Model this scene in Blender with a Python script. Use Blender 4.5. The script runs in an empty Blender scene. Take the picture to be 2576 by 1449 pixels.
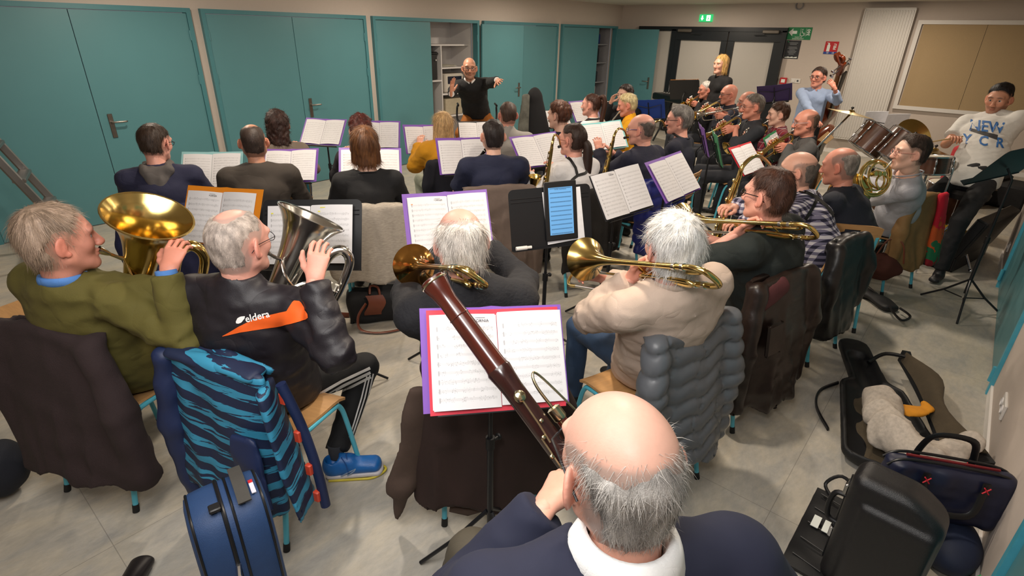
import bpy, math, random
import numpy as np
from mathutils import Matrix, Vector
from mathutils.bvhtree import BVHTree
random.seed(7); RNG = np.random.default_rng(7)
SC = bpy.context.scene; COL = SC.collection
PI = math.pi
# ------------------------------------------------------------------ camera
H = 1.95; FPX = 1371.85
def cam_axes(p, r, y):
    fw = np.array([math.cos(y)*math.cos(p), math.sin(y)*math.cos(p), -math.sin(p)])
    rt = np.array([math.sin(y), -math.cos(y), 0.0]); dn = np.cross(fw, rt)
    c, s = math.cos(r), math.sin(r)
    return np.array([c*rt+s*dn, -s*rt+c*dn, fw])
CM = cam_axes(math.radians(25.115), math.radians(-1.257), math.radians(39.80))
cam = bpy.data.cameras.new('camera'); cam.lens = 36*FPX/2576; cam.sensor_width = 36; cam.clip_start = 0.02
camo = bpy.data.objects.new('camera', cam); COL.objects.link(camo)
camo.matrix_world = Matrix(((CM[0][0], -CM[1][0], -CM[2][0], 0), (CM[0][1], -CM[1][1], -CM[2][1], 0), (CM[0][2], -CM[1][2], -CM[2][2], H), (0, 0, 0, 1)))
SC.camera = camo
def P(px, py, z):
    """the point of height z seen at this place of the 2576 x 1449 picture"""
    d = CM.T @ np.array([(px-1288)/FPX, (py-724.5)/FPX, 1.0]); t = (z-H)/d[2]
    return Vector((d[0]*t, d[1]*t, z))
# ------------------------------------------------------------------ light, world, exposure
SC.view_settings.view_transform = 'Standard'; SC.view_settings.look = 'None'; SC.view_settings.gamma = 1
SC.view_settings.use_curve_mapping = False; SC.view_settings.exposure = 0.62
W = bpy.data.worlds.new('world'); SC.world = W; W.use_nodes = True
W.node_tree.nodes['Background'].inputs[0].default_value = (0.5, 0.5, 0.52, 1); W.node_tree.nodes['Background'].inputs[1].default_value = 0.15
def area(name, loc, target, size, power, col, shape='DISK', sy=None):
    l = bpy.data.lights.new(name, 'AREA'); l.energy = power; l.shape = shape; l.size = size; l.color = col
    if sy: l.size_y = sy
    o = bpy.data.objects.new(name, l); COL.objects.link(o); o.location = loc
    o.rotation_euler = (Vector(target)-Vector(loc)).to_track_quat('-Z', 'Y').to_euler(); return o
FLASH = area('camera_flash', (-0.15, 0.12, 2.40), (3.1, 2.3, 0.75), 0.30, 11, (1.0, 0.97, 0.95))
BOUNCE = area('bounced_flash', (0.5, 1.2, 2.50), (1.8, 2.2, 0.0), 2.0, 42, (1.0, 0.96, 0.92))
LAMPS = [(2.0, 1.2), (2.0, 3.4), (2.0, 5.6), (4.9, 1.2), (4.9, 3.4), (4.9, 5.6), (7.8, 1.2), (7.8, 3.4), (7.8, 5.6), (10.6, 1.6), (10.6, 4.6)]
LAMP_W = 21
for i, (x, y) in enumerate(LAMPS):
    l = bpy.data.lights.new('downlight_lamp', 'AREA'); l.shape = 'DISK'; l.size = 0.16; l.energy = LAMP_W; l.color = (1.0, 0.86, 0.70)
    o = bpy.data.objects.new('downlight_lamp', l); COL.objects.link(o); o.location = (x, y, 2.52)
# ------------------------------------------------------------------ colour, materials
def lin(c):
    return tuple(((v/12.92) if v <= 0.04045 else ((v+0.055)/1.055)**2.4) for v in c)
def hx(s):
    return lin([int(s[i:i+2], 16)/255 for i in (0, 2, 4)])
MATS = {}
class NT:
    def __init__(s, m):
        s.t = m.node_tree; s.n = s.t.nodes; s.l = s.t.links; s.b = s.n['Principled BSDF']
    def add(s, k, **kw):
        n = s.n.new(k)
        for a, v in kw.items():
            if a.startswith('i_'): n.inputs[int(a[2:])].default_value = v
            elif a in ('i',):
                for kk, vv in v.items(): n.inputs[kk].default_value = vv
            else: setattr(n, a, v)
        return n
    def link(s, a, b): s.l.new(a, b)
    def math(s, op, a, b=None, clamp=False):
        n = s.n.new('ShaderNodeMath'); n.operation = op; n.use_clamp = clamp
        for i, v in enumerate((a, b)):
            if v is None: continue
            if isinstance(v, (int, float)): n.inputs[i].default_value = v
            else: s.l.new(v, n.inputs[i])
        return n.outputs[0]
    def mix(s, f, a, b):
        n = s.n.new('ShaderNodeMix'); n.data_type = 'RGBA'
        for k, v in ((0, f), (6, a), (7, b)):
            if isinstance(v, (int, float)): n.inputs[k].default_value = v
            elif isinstance(v, tuple): n.inputs[k].default_value = (*v[:3], 1)
            else: s.l.new(v, n.inputs[k])
        return n.outputs[2]
    def bump(s, h, strength=0.3, dist=0.01):
        n = s.n.new('ShaderNodeBump'); n.inputs['Strength'].default_value = strength; n.inputs['Distance'].default_value = dist
        s.l.new(h, n.inputs['Height']); s.l.new(n.outputs[0], s.b.inputs['Normal'])
def mat(name, col, rough=0.6, metal=0.0, noise=0.06, scale=30, bump=0.0, bscale=300, coat=0.0, emit=None, sheen=0.0, alpha=None, stretch=None, wrinkle=False):
    if name in MATS: return MATS[name]
    if isinstance(col, str): col = hx(col)
    m = bpy.data.materials.new(name); m.use_nodes = True; MATS[name] = m; t = NT(m); b = t.b
    b.inputs['Roughness'].default_value = rough; b.inputs['Metallic'].default_value = metal
    if coat: b.inputs['Coat Weight'].default_value = coat; b.inputs['Coat Roughness'].default_value = 0.15
    if sheen: b.inputs['Sheen Weight'].default_value = sheen
    tc = t.add('ShaderNodeTexCoord'); src = tc.outputs['Object']
    if stretch:
        mp = t.add('ShaderNodeMapping'); mp.inputs['Scale'].default_value = stretch; t.link(src, mp.inputs[0]); src = mp.outputs[0]
    nz = t.add('ShaderNodeTexNoise'); nz.inputs['Scale'].default_value = scale; nz.inputs['Detail'].default_value = 3; t.link(src, nz.inputs['Vector'])
    lo = tuple(max(0, c*(1-noise*2.2)) for c in col); hi = tuple(min(1, c*(1+noise*2.2)) for c in col)
    t.link(t.mix(nz.outputs['Fac'], lo, hi), b.inputs['Base Color'])
    if emit: b.inputs['Emission Color'].default_value = (*col, 1); b.inputs['Emission Strength'].default_value = emit
    if bump:
        n2 = t.add('ShaderNodeTexNoise'); n2.inputs['Scale'].default_value = bscale; n2.inputs['Detail'].default_value = 2; t.link(src, n2.inputs['Vector'])
        t.bump(n2.outputs['Fac'], bump, 0.003)
        if wrinkle or name.startswith(('cloth_', 'trousers_', 'black_satin')):
            n3 = t.add('ShaderNodeTexNoise'); n3.inputs['Scale'].default_value = 7; n3.inputs['Detail'].default_value = 1; n3.inputs['Distortion'].default_value = 0.5; t.link(src, n3.inputs['Vector'])
            rg = t.math('SQRT', t.math('ABSOLUTE', t.math('SUBTRACT', n3.outputs['Fac'], 0.5))); b2 = t.add('ShaderNodeBump'); b2.inputs['Strength'].default_value = 0.22; b2.inputs['Distance'].default_value = 0.022; t.link(rg, b2.inputs['Height']); b1 = b.inputs['Normal'].links[0].from_node; t.link(b2.outputs[0], b1.inputs['Normal'])
    if alpha is not None: b.inputs['Alpha'].default_value = alpha
    return m
def mat_attr(name, rough=0.5, nscale=60, namp=0.12, bump=0.0, bscale=200, stretch=None, spec=None):
    if name in MATS: return MATS[name]
    m = bpy.data.materials.new(name); m.use_nodes = True; MATS[name] = m; t = NT(m); b = t.b
    b.inputs['Roughness'].default_value = rough
    if spec is not None: b.inputs['Specular IOR Level'].default_value = spec
    at = t.add('ShaderNodeAttribute', attribute_name='Col'); tc = t.add('ShaderNodeTexCoord'); src = tc.outputs['Object']
    if stretch:
        mp = t.add('ShaderNodeMapping'); mp.inputs['Scale'].default_value = stretch; t.link(src, mp.inputs[0]); src = mp.outputs[0]
    nz = t.add('ShaderNodeTexNoise'); nz.inputs['Scale'].default_value = nscale; nz.inputs['Detail'].default_value = 3; t.link(src, nz.inputs['Vector'])
    f = t.math('MULTIPLY_ADD', nz.outputs['Fac'], 2*namp); f.node.inputs[2].default_value = 1-namp
    vm = t.add('ShaderNodeVectorMath', operation='SCALE'); t.link(at.outputs['Color'], vm.inputs[0]); t.link(f, vm.inputs['Scale'])
    t.link(vm.outputs[0], b.inputs['Base Color'])
    if bump:
        n2 = t.add('ShaderNodeTexNoise'); n2.inputs['Scale'].default_value = bscale; t.link(src, n2.inputs['Vector']); t.bump(n2.outputs['Fac'], bump, 0.002)
    return m
# ------------------------------------------------------------------ objects
def tag(o, label=None, cat=None, group=None, kind=None):
    if label: o['label'] = label
    if cat: o['category'] = cat
    if group: o['group'] = group
    if kind: o['kind'] = kind
    return o
def empty(name, loc=(0, 0, 0), rz=0.0, label=None, cat=None, group=None):
    o = bpy.data.objects.new(name, None); o.empty_display_size = 0.1; COL.objects.link(o); o.location = loc; o.rotation_euler = (0, 0, rz)
    return tag(o, label, cat, group)
def link(name, me, parent=None, mats=None):
    o = bpy.data.objects.new(name, me); COL.objects.link(o)
    if parent is not None: o.parent = parent
    if mats is not None:
        for m in (mats if isinstance(mats, (list, tuple)) else [mats]): me.materials.append(m)
    return o
def np_mesh(name, V, Fq, smooth=True, col=None, midx=None):
    """V (n,3), Fq a list of face arrays (each (m,3) or (m,4))"""
    me = bpy.data.meshes.new(name); V = np.asarray(V, np.float32); Fq = [np.asarray(f, np.int32) for f in Fq if len(f)]
    me.vertices.add(len(V)); me.vertices.foreach_set('co', V.ravel())
    loops = np.concatenate([f.ravel() for f in Fq]); sizes = np.concatenate([np.full(len(f), f.shape[1], np.int32) for f in Fq])
    me.loops.add(len(loops)); me.loops.foreach_set('vertex_index', loops)
    me.polygons.add(len(sizes)); st = np.concatenate([[0], np.cumsum(sizes)[:-1]]).astype(np.int32); me.polygons.foreach_set('loop_start', st)
    if midx is not None: me.polygons.foreach_set('material_index', np.asarray(midx, np.int32))
    me.polygons.foreach_set('use_smooth', np.full(len(sizes), smooth)); me.update(calc_edges=True)
    if col is not None:
        a = me.color_attributes.new('Col', 'FLOAT_COLOR', 'POINT'); c = np.ones((len(V), 4), np.float32); c[:, :3] = col; a.data.foreach_set('color', c.ravel())
    return me
def frame_of(d, up=(0, 0, 1)):
    """columns x, y(=d), z of a frame whose y axis is d and whose z is near up"""
    y = Vector(d).normalized(); u = Vector(up)
    if abs(y.dot(u.normalized())) > 0.999: u = Vector((1, 0, 0))
    x = y.cross(u).normalized(); z = x.cross(y)
    return Matrix((x, y, z)).transposed()
def lookmat(loc, d, up=(0, 0, 1), s=1.0):
    return Matrix.Translation(Vector(loc)) @ frame_of(d, up).to_4x4() @ Matrix.Scale(s, 4)
def catmull(pts, n=6, closed=False):
    p = [np.array(q, float) for q in pts]; out = []; N = len(p)
    for i in range(N if closed else N-1):
        a, b, c, d = (p[(i-1) % N], p[i], p[(i+1) % N], p[(i+2) % N]) if closed else (p[max(i-1, 0)], p[i], p[i+1], p[min(i+2, N-1)])
        for k in range(n):
            t = k/n; out.append(0.5*((2*b)+(-a+c)*t+(2*a-5*b+4*c-d)*t*t+(-a+3*b-3*c+d)*t**3))
    if not closed: out.append(p[-1])
    return out
class MB:
    """collects shapes into ONE mesh"""
    def __init__(s): s.V = []; s.F = []; s.M = []; s.m = 0
    def add(s, V, F):
        o = len(s.V); s.V += [tuple(v) for v in V]; s.F += [tuple(i+o for i in f) for f in F]; s.M += [s.m]*len(F); return s
    def box(s, c, size, R=None, taper=1.0, bev=0.0):
        hx_, hy, hz = size[0]/2, size[1]/2, size[2]/2; R = R or Matrix.Identity(3); c = Vector(c)
        if bev > 0:
            b = min(bev, 0.49*min(size)); V = []
            for z, k in ((-hz, 1), (-hz+b, 0), (hz-b, 0), (hz, 1)):
                q = b if k else 0; t = taper if z > 0 else 1
                for (sx, sy) in ((-1, -1), (1, -1), (1, 1), (-1, 1)):
                    X, Y = (hx_-q)*t, (hy-q)*t
                    V.append(c+R@Vector((sx*X, sy*(Y-b), z)) if (sx*sy) < 0 else c+R@Vector((sx*(X-b), sy*Y, z)))
                    V.append(c+R@Vector((sx*(X-b), sy*Y, z)) if (sx*sy) < 0 else c+R@Vector((sx*X, sy*(Y-b), z)))
            # order the ring of 8 consistently
            V = []
            for z, k in ((-hz, 1), (-hz+b, 0), (hz-b, 0), (hz, 1)):
                q = b if k else 0; t = taper if z > 0 else 1; X, Y = (hx_-q)*t, (hy-q)*t
                for (x, y) in ((-X+b, -Y), (X-b, -Y), (X, -Y+b), (X, Y-b), (X-b, Y), (-X+b, Y), (-X, Y-b), (-X, -Y+b)):
                    V.append(c+R@Vector((x, y, z)))
            F = [tuple(range(7, -1, -1)), tuple(range(24, 32))]
            for r in range(3):
                for i in range(8): F.append((r*8+i, r*8+(i+1) % 8, r*8+8+(i+1) % 8, r*8+8+i))
            return s.add(V, F)
        V = [c+R@Vector((sx*hx_*(taper if sz > 0 else 1), sy*hy*(taper if sz > 0 else 1), sz*hz)) for sz in (-1, 1) for sy in (-1, 1) for sx in (-1, 1)]
        return s.add(V, [(0, 2, 3, 1), (4, 5, 7, 6), (0, 1, 5, 4), (2, 6, 7, 3), (0, 4, 6, 2), (1, 3, 7, 5)])
    def tube(s, pts, r, n=10, closed=False, cap=True, ell=1.0, up=None):
        p = [Vector(q) for q in pts]; N = len(p); rs = r if hasattr(r, '__len__') else [r]*N
        T = []
        for i in range(N):
            a = p[(i-1) % N] if (closed or i) else p[i]; b = p[(i+1) % N] if (closed or i < N-1) else p[i]
            d = b-a; T.append(d.normalized() if d.length > 1e-9 else Vector((0, 0, 1)))
        u = Vector(up) if up else (Vector((0, 0, 1)) if abs(T[0].z) < 0.9 else Vector((1, 0, 0)))
        nrm = (u-T[0]*u.dot(T[0])).normalized(); V = []
        for i in range(N):
            nrm = (nrm-T[i]*nrm.dot(T[i]))
            nrm = nrm.normalized() if nrm.length > 1e-6 else T[i].orthogonal().normalized()
            bn = T[i].cross(nrm)
            for k in range(n):
                a = 2*PI*k/n; V.append(p[i]+nrm*(math.cos(a)*rs[i])+bn*(math.sin(a)*rs[i]*ell))
        F = []
        for i in range(N if closed else N-1):
            j = (i+1) % N
            for k in range(n): F.append((i*n+k, i*n+(k+1) % n, j*n+(k+1) % n, j*n+k))
        if cap and not closed: F.append(tuple(range(n-1, -1, -1))); F.append(tuple(range((N-1)*n, N*n)))
        return s.add(V, F)
    def cyl(s, a, b, ra, rb=None, n=14): return s.tube([a, b], [ra, ra if rb is None else rb], n)
    def lathe(s, prof, M=None, n=24, cap=False):
        """prof: (radius, height along local Y)"""
        M = M or Matrix.Identity(4); V = []
        for (r, y) in prof:
            for k in range(n):
                a = 2*PI*k/n; V.append(M@Vector((r*math.cos(a), y, r*math.sin(a))))
        F = [(i*n+k, i*n+(k+1) % n, (i+1)*n+(k+1) % n, (i+1)*n+k) for i in range(len(prof)-1) for k in range(n)]
        if cap: F.append(tuple(range(n))); F.append(tuple(range((len(prof)-1)*n, len(prof)*n))[::-1])
        return s.add(V, F)
    def ball(s, c, r, R=None, nu=12, nv=8):
        r = r if hasattr(r, '__len__') else (r, r, r); c = Vector(c); R = R or Matrix.Identity(3); V = []
        for j in range(nv+1):
            ph = PI*j/nv
            for i in range(nu):
                th = 2*PI*i/nu; V.append(c+R@Vector((r[0]*math.sin(ph)*math.cos(th), r[1]*math.sin(ph)*math.sin(th), r[2]*math.cos(ph))))
        return s.add(V, [(j*nu+i, j*nu+(i+1) % nu, (j+1)*nu+(i+1) % nu, (j+1)*nu+i)[::-1] for j in range(nv) for i in range(nu)])
    def torus(s, c, R_, r, M=None, n=24, m=8):
        M = M or Matrix.Identity(3); c = Vector(c)
        pts = [c+M@Vector((R_*math.cos(2*PI*i/n), R_*math.sin(2*PI*i/n), 0)) for i in range(n)]
        return s.tube(pts, r, m, closed=True)
    def sheet(s, f, nu, nv, th=0.0):
        """f(u,v) -> point, thickened to th along the local normal"""
        G = np.array([[f(i/nu, j/nv) for i in range(nu+1)] for j in range(nv+1)], float)
        du = np.gradient(G, axis=1); dv = np.gradient(G, axis=0); nn = np.cross(du, dv); nn /= (np.linalg.norm(nn, axis=2, keepdims=True)+1e-12)
        w = nu+1; V = list(G.reshape(-1, 3)); F = [(j*w+i, j*w+i+1, (j+1)*w+i+1, (j+1)*w+i) for j in range(nv) for i in range(nu)]
        if th:
            o = len(V); V += list((G-nn*th).reshape(-1, 3)); F += [tuple(k+o for k in q[::-1]) for q in F[:]]
            ring = [i for i in range(w)]+[j*w+nu for j in range(1, nv+1)]+[nv*w+i for i in range(nu-1, -1, -1)]+[j*w for j in range(nv-1, 0, -1)]
            F += [(ring[(k+1) % len(ring)], ring[k], ring[k]+o, ring[(k+1) % len(ring)]+o) for k in range(len(ring))]
        return s.add(V, F)
    def prism(s, poly, z0, z1, M=None):
        M = M or Matrix.Identity(4); n = len(poly)
        V = [M@Vector((x, y, z0)) for x, y in poly]+[M@Vector((x, y, z1)) for x, y in poly]
        return s.add(V, [tuple(range(n-1, -1, -1)), tuple(range(n, 2*n))]+[(i, (i+1) % n, n+(i+1) % n, n+i) for i in range(n)])
    def xform(s, M, start=0):
        s.V[start:] = [tuple(M@Vector(v)) for v in s.V[start:]]; return s
    def mesh(s, name, smooth=True):
        me = bpy.data.meshes.new(name); me.from_pydata([tuple(v) for v in s.V], [], s.F)
        if smooth: me.polygons.foreach_set('use_smooth', [True]*len(me.polygons))
        if any(s.M): me.polygons.foreach_set('material_index', s.M)
        me.update(); return me
    def build(s, name, m, parent=None, smooth=True, sharp=35, M=None):
        if M is not None: s.xform(M)
        me = s.mesh(name, smooth)
        if smooth and sharp:
            try: me.set_sharp_from_angle(angle=math.radians(sharp))
            except Exception: pass
        return link(name, me, parent, m)
# ------------------------------------------------------------------ signed distance fields -> mesh
def v3(p): return np.array(p, float)
class SDF:
    def __init__(s, lo, hi, h):
        s.lo = v3(lo); s.h = h; n = np.maximum(4, np.ceil((v3(hi)-s.lo)/h).astype(int)+1)
        s.n = n; s.ax = [s.lo[i]+h*np.arange(n[i]) for i in range(3)]; s.F = np.full(n, 0.5, np.float32)
    def _sl(s, lo, hi, m):
        sl = []
        for i in range(3):
            a = int(max(0, math.floor((lo[i]-m-s.lo[i])/s.h))); b = int(min(s.n[i], math.ceil((hi[i]+m-s.lo[i])/s.h)+1))
            if b <= a: return None
            sl.append(slice(a, b))
        g = [s.ax[i][sl[i]].astype(np.float32) for i in range(3)]
        return tuple(sl), np.stack(np.broadcast_arrays(g[0][:, None, None], g[1][None, :, None], g[2][None, None, :]), -1)
    def put(s, fn, lo, hi, k=0.02, op='+'):
        r = s._sl(np.minimum(lo, hi), np.maximum(lo, hi), k+2*s.h)
        if r is None: return s
        sl, Pp = r; d = fn(Pp).astype(np.float32); A = s.F[sl]
        if op == '+':
            if k > 0: h_ = np.clip(0.5+0.5*(A-d)/k, 0, 1); s.F[sl] = A*(1-h_)+d*h_-k*h_*(1-h_)
            else: s.F[sl] = np.minimum(A, d)
        else:
            d = -d
            if k > 0: h_ = np.clip(0.5-0.5*(A-d)/k, 0, 1); s.F[sl] = A*(1-h_)+d*h_+k*h_*(1-h_)
            else: s.F[sl] = np.maximum(A, d)
        return s
    def cone(s, a, b, ra, rb, k=0.02, op='+', cut=None):
        a, b = v3(a), v3(b); ba = b-a; L = max(1e-9, ba@ba)
        def fn(Q):
            q = Q-a; t = np.clip((q@ba)/L, 0, 1); d = np.linalg.norm(q-t[..., None]*ba, axis=-1)-(ra+(rb-ra)*t)
            if cut is not None: d = np.maximum(d, (Q-v3(cut[0]))@v3(cut[1]))
            return d
        m = max(ra, rb); return s.put(fn, np.minimum(a, b)-m, np.maximum(a, b)+m, k, op)
    def ell(s, c, r, k=0.02, op='+', R=None):
        c = v3(c); r = v3(r); R = None if R is None else np.array(R)
        def fn(Q):
            q = Q-c
            if R is not None: q = q@R
            k0 = np.linalg.norm(q/r, axis=-1); k1 = np.linalg.norm(q/(r*r), axis=-1)+1e-9
            return k0*(k0-1)/k1
        m = r if R is None else np.full(3, r.max()); return s.put(fn, c-m, c+m, k, op)
    def slab(s, a, b, w, ra, rb, k=0.02, op='+'):
        """cone of elliptic section: width direction w, radii ra=(wide, deep) at a, rb at b, rounded ends"""
        a, b, w = v3(a), v3(b), v3(w); ba = b-a; L = max(1e-9, ba@ba); w = w-ba*(w@ba)/L; w /= np.linalg.norm(w); u = ba/math.sqrt(L); d_ = np.cross(u, w)
        def fn(Q):
            q = Q-a; t = np.clip((q@ba)/L, 0, 1); q = q-t[..., None]*ba
            rw = ra[0]+(rb[0]-ra[0])*t; rd = ra[1]+(rb[1]-ra[1])*t; x = (q@w)/rw; y = (q@d_)/rd; z = (q@u)/np.minimum(rw, rd)
            k0 = np.sqrt(x*x+y*y+z*z); k1 = np.sqrt((x/rw)**2+(y/rd)**2+(z/np.minimum(rw, rd))**2)+1e-9
            return k0*(k0-1)/k1
        m = max(*ra, *rb); return s.put(fn, np.minimum(a, b)-m, np.maximum(a, b)+m, k, op)
    def rbox(s, c, hs, r, R=None, k=0.01, op='+'):
        c, hs = v3(c), v3(hs); R = np.eye(3) if R is None else np.array(R)
        def fn(Q):
            q = np.abs((Q-c)@R)-(hs-r); return np.linalg.norm(np.maximum(q, 0), axis=-1)+np.minimum(q.max(-1), 0)-r
        m = np.linalg.norm(hs); return s.put(fn, c-m, c+m, k, op)
    def keep(s, p, nrm):
        """keep the side of the plane where (x-p).n < 0"""
        G = s.full(); s.F = np.maximum(s.F, ((G-v3(p))@v3(nrm)).astype(np.float32)); return s
    def full(s):
        g = s.ax; return np.stack(np.broadcast_arrays(g[0][:, None, None], g[1][None, :, None], g[2][None, None, :]), -1)
    def warp(s, fn):
        near = np.abs(s.F) < 0.05; I = np.argwhere(near); Q = s.lo+I*s.h; s.F[near] += fn(Q).astype(np.float32); return s
    def mesh(s, relax=1):
        F = s.F; S = F < 0
        c = [F[i:F.shape[0]-1+i, j:F.shape[1]-1+j, k:F.shape[2]-1+k] for i in (0, 1) for j in (0, 1) for k in (0, 1)]
        cnt = sum((q < 0).astype(np.int8) for q in c); I = np.argwhere((cnt > 0) & (cnt < 8))
        if len(I) == 0: return np.zeros((0, 3)), np.zeros((0, 4), int)
        vals = [q[I[:, 0], I[:, 1], I[:, 2]] for q in c]; off = [(i, j, k) for i in (0, 1) for j in (0, 1) for k in (0, 1)]
        acc = np.zeros((len(I), 3)); n = np.zeros(len(I))
        for a in range(8):
            for b in range(a+1, 8):
                if sum(abs(off[a][q]-off[b][q]) for q in range(3)) != 1: continue
                fa, fb = vals[a], vals[b]; m = (fa < 0) != (fb < 0); t = np.where(m, fa/np.where(m, fa-fb, 1), 0)
                pa, pb = np.array(off[a], float), np.array(off[b], float); acc += np.where(m[:, None], pa+(pb-pa)*t[:, None], 0); n += m
        V = s.lo+s.h*(I+acc/n[:, None]); ID = np.full(cnt.shape, -1, np.int32); ID[I[:, 0], I[:, 1], I[:, 2]] = np.arange(len(I)); Q = []
        for ax in range(3):
            a = [slice(None)]*3; b = [slice(None)]*3; a[ax] = slice(0, -1); b[ax] = slice(1, None); sa, sb = S[tuple(a)], S[tuple(b)]
            E = np.argwhere(sa != sb); o1, o2 = (ax+1) % 3, (ax+2) % 3
            E = E[(E[:, o1] > 0) & (E[:, o2] > 0) & (E[:, o1] < ID.shape[o1]) & (E[:, o2] < ID.shape[o2])]
            def g(d1, d2):
                J = E.copy(); J[:, o1] -= d1; J[:, o2] -= d2; return ID[J[:, 0], J[:, 1], J[:, 2]]
            q = np.stack([g(1, 1), g(0, 1), g(0, 0), g(1, 0)], 1); fl = ~sa[E[:, 0], E[:, 1], E[:, 2]]; q[fl] = q[fl][:, ::-1]
            Q.append(q[(q >= 0).all(1)])
        Q = np.concatenate(Q)
        for _ in range(relax):
            ia = Q.ravel(); nb = V[Q[:, [1, 2, 3, 0]]]+V[Q[:, [3, 0, 1, 2]]]; nb = nb.reshape(-1, 3); n = 2*np.bincount(ia, minlength=len(V))
            A = np.stack([np.bincount(ia, nb[:, k], len(V)) for k in range(3)], 1); V = V*0.5+0.5*A/np.maximum(n, 1)[:, None]
        return V, Q
    def build(s, name, m, parent=None, relax=1, col=None):
        V, Q = s.mesh(relax); return link(name, np_mesh(name, V, [Q], col=(None if col is None else col(V))), parent, m)
def vnoise(Q, f, seed=0, o=1):
    """cheap smooth noise in about -1..1"""
    r = np.random.default_rng(seed); out = 0
    for _ in range(5):
        k = r.normal(size=3); k *= f*(0.6+0.9*r.random())/np.linalg.norm(k); k2 = r.normal(size=3)*f*0.5; out = out+np.sin(Q@k+r.random()*6.28+1.3*np.sin(Q@k2+r.random()*6.28))
    return out/3.2
def merge(parts):
    """[(V, Q, col)] -> V, [Q], col"""
    Vs, Qs, Cs, o = [], [], [], 0
    for V, Q, c in parts:
        Vs.append(V); Qs.append(np.asarray(Q)+o); Cs.append(np.broadcast_to(c, (len(V), 3))); o += len(V)
    return np.concatenate(Vs), [np.concatenate([q for q in Qs if q.shape[1] == k]) for k in (3, 4) if any(q.shape[1] == k for q in Qs)], np.concatenate(Cs)
# ------------------------------------------------------------------ heads, hair, hands
SKIN = mat_attr('skin', 0.46, 90, 0.05, bump=0.12, bscale=260, spec=0.4)
HAIR = mat_attr('hair', 0.5, 160, 0.22, bump=0.5, bscale=420, spec=0.35)
STEEL = mat('spectacle_metal', '3a3a40', 0.3, 0.9); SPECB = mat('spectacle_black', '111216', 0.35)
LENS = bpy.data.materials.new('lens_glass'); LENS.use_nodes = True
_b = LENS.node_tree.nodes['Principled BSDF']; _b.inputs['Roughness'].default_value = 0.05; _b.inputs['Transmission Weight'].default_value = 1; _b.inputs['IOR'].default_value = 1.05; _b.inputs['Alpha'].default_value = 0.25
def srgbmix(a, b, t): return tuple(x+(y-x)*t for x, y in zip(a, b))
_HEADS = {}
def head_mesh(q, fem=False, beard=False):
    key = (q, fem)
    if key in _HEADS: return _HEADS[key]
    h = (0.0036, 0.0052, 0.0068)[q]; s = SDF((-0.105, -0.125, -0.19), (0.105, 0.135, 0.13), h); f = 0.94 if fem else 1.0
    s.ell((0, -0.012, 0.032), (0.0745, 0.097, 0.084), 0.02)
    s.ell((0, -0.03, -0.03), (0.062, 0.066, 0.06), 0.03)
    s.slab((0, 0.026, 0.02), (0, 0.05, -0.072), (1, 0, 0), (0.064, 0.062), (0.041*f, 0.034), 0.025)
    for x in (-1, 1):
        s.cone((x*0.056*f, 0.002, -0.055), (x*0.018, 0.066, -0.098), 0.017, 0.014, 0.03)
        s.ell((x*0.040, 0.062, -0.020), (0.020, 0.018, 0.022), 0.035)
        s.ell((x*0.03, 0.08, 0.028), (0.026, 0.014, 0.011 if not fem else 0.007), 0.02)
        s.ell((x*0.031, 0.099, 0.004), (0.017, 0.018, 0.013), 0.014, '-')
        s.ell((x*0.012, 0.098, -0.034), (0.009, 0.011, 0.008), 0.006)
        Re = Matrix.Rotation(x*0.62, 3, 'Z') @ Matrix.Rotation(-0.15, 3, 'X')
        s.ell((x*0.085, -0.010, -0.004), (0.0075, 0.022, 0.034), 0.004, R=Re)
        s.ell((x*0.093, -0.003, 0.002), (0.006, 0.012, 0.020), 0.004, '-', R=Re)
        s.ell((x*0.079, 0.002, -0.032), (0.007, 0.011, 0.011), 0.005)
    s.ell((0, 0.071, -0.1), (0.02*f, 0.017, 0.015), 0.02)
    s.slab((0, 0.084, 0.016), (0, 0.108, -0.03), (1, 0, 0), (0.009, 0.009), (0.0125, 0.013), 0.012)
    s.ell((0, 0.087, -0.057), (0.019, 0.012, 0.006), 0.008); s.ell((0, 0.084, -0.069), (0.017, 0.012, 0.0065), 0.008)
    s.ell((0, 0.101, -0.063), (0.013, 0.006, 0.0015), 0.004, '-')
    s.slab((0, -0.012, -0.05), (0, -0.022, -0.105), (1, 0, 0), (0.052*f, 0.056), (0.052*f, 0.054), 0.035)
    V, Q = s.mesh(1); _HEADS[key] = (V, Q); return V, Q
def smooth(x, a, b): t = np.clip((x-a)/(b-a), 0, 1); return t*t*(3-2*t)
def hair_mask(style, Q, o):
    x, y, z = Q[..., 0], Q[..., 1], Q[..., 2]
    yb = np.interp(z, [-0.09, -0.035, -0.012, 0.02, 0.05, 0.075, 0.12], [-0.035, -0.022, 0.012, 0.022, 0.042, 0.066, 0.09])
    m = np.maximum(y-yb-o.get('front', 0), (o.get('nape', -0.066)-z))
    if style in ('fringe', 'fringe_long'):
        zb = o.get('zb', 0.058)
        m = np.maximum(m, np.maximum(z-(zb-0.12*(y+0.03)-0.5*np.maximum(0, y)), y-o.get('temple', 0.03)))
    if style not in ('long', 'bob') and not o.get('len'): m = np.maximum(m, 0.022*(1-np.linalg.norm(np.stack([(y+0.006)/0.026, (z+0.004)/0.036], -1), axis=-1))-0.5*(np.abs(x) < 0.05))
    if 'spot' in o:
        c, r = o['spot']; m = np.maximum(m, r-np.linalg.norm((Q-np.array(c))/np.array([0.8, 1.1, 1.0]), axis=-1))
    if o.get('recede'):
        m = np.maximum(m, (y-0.03)-0.9*np.abs(x)*0+np.where(z > 0.055, 0.0, -1))
    return m
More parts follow.
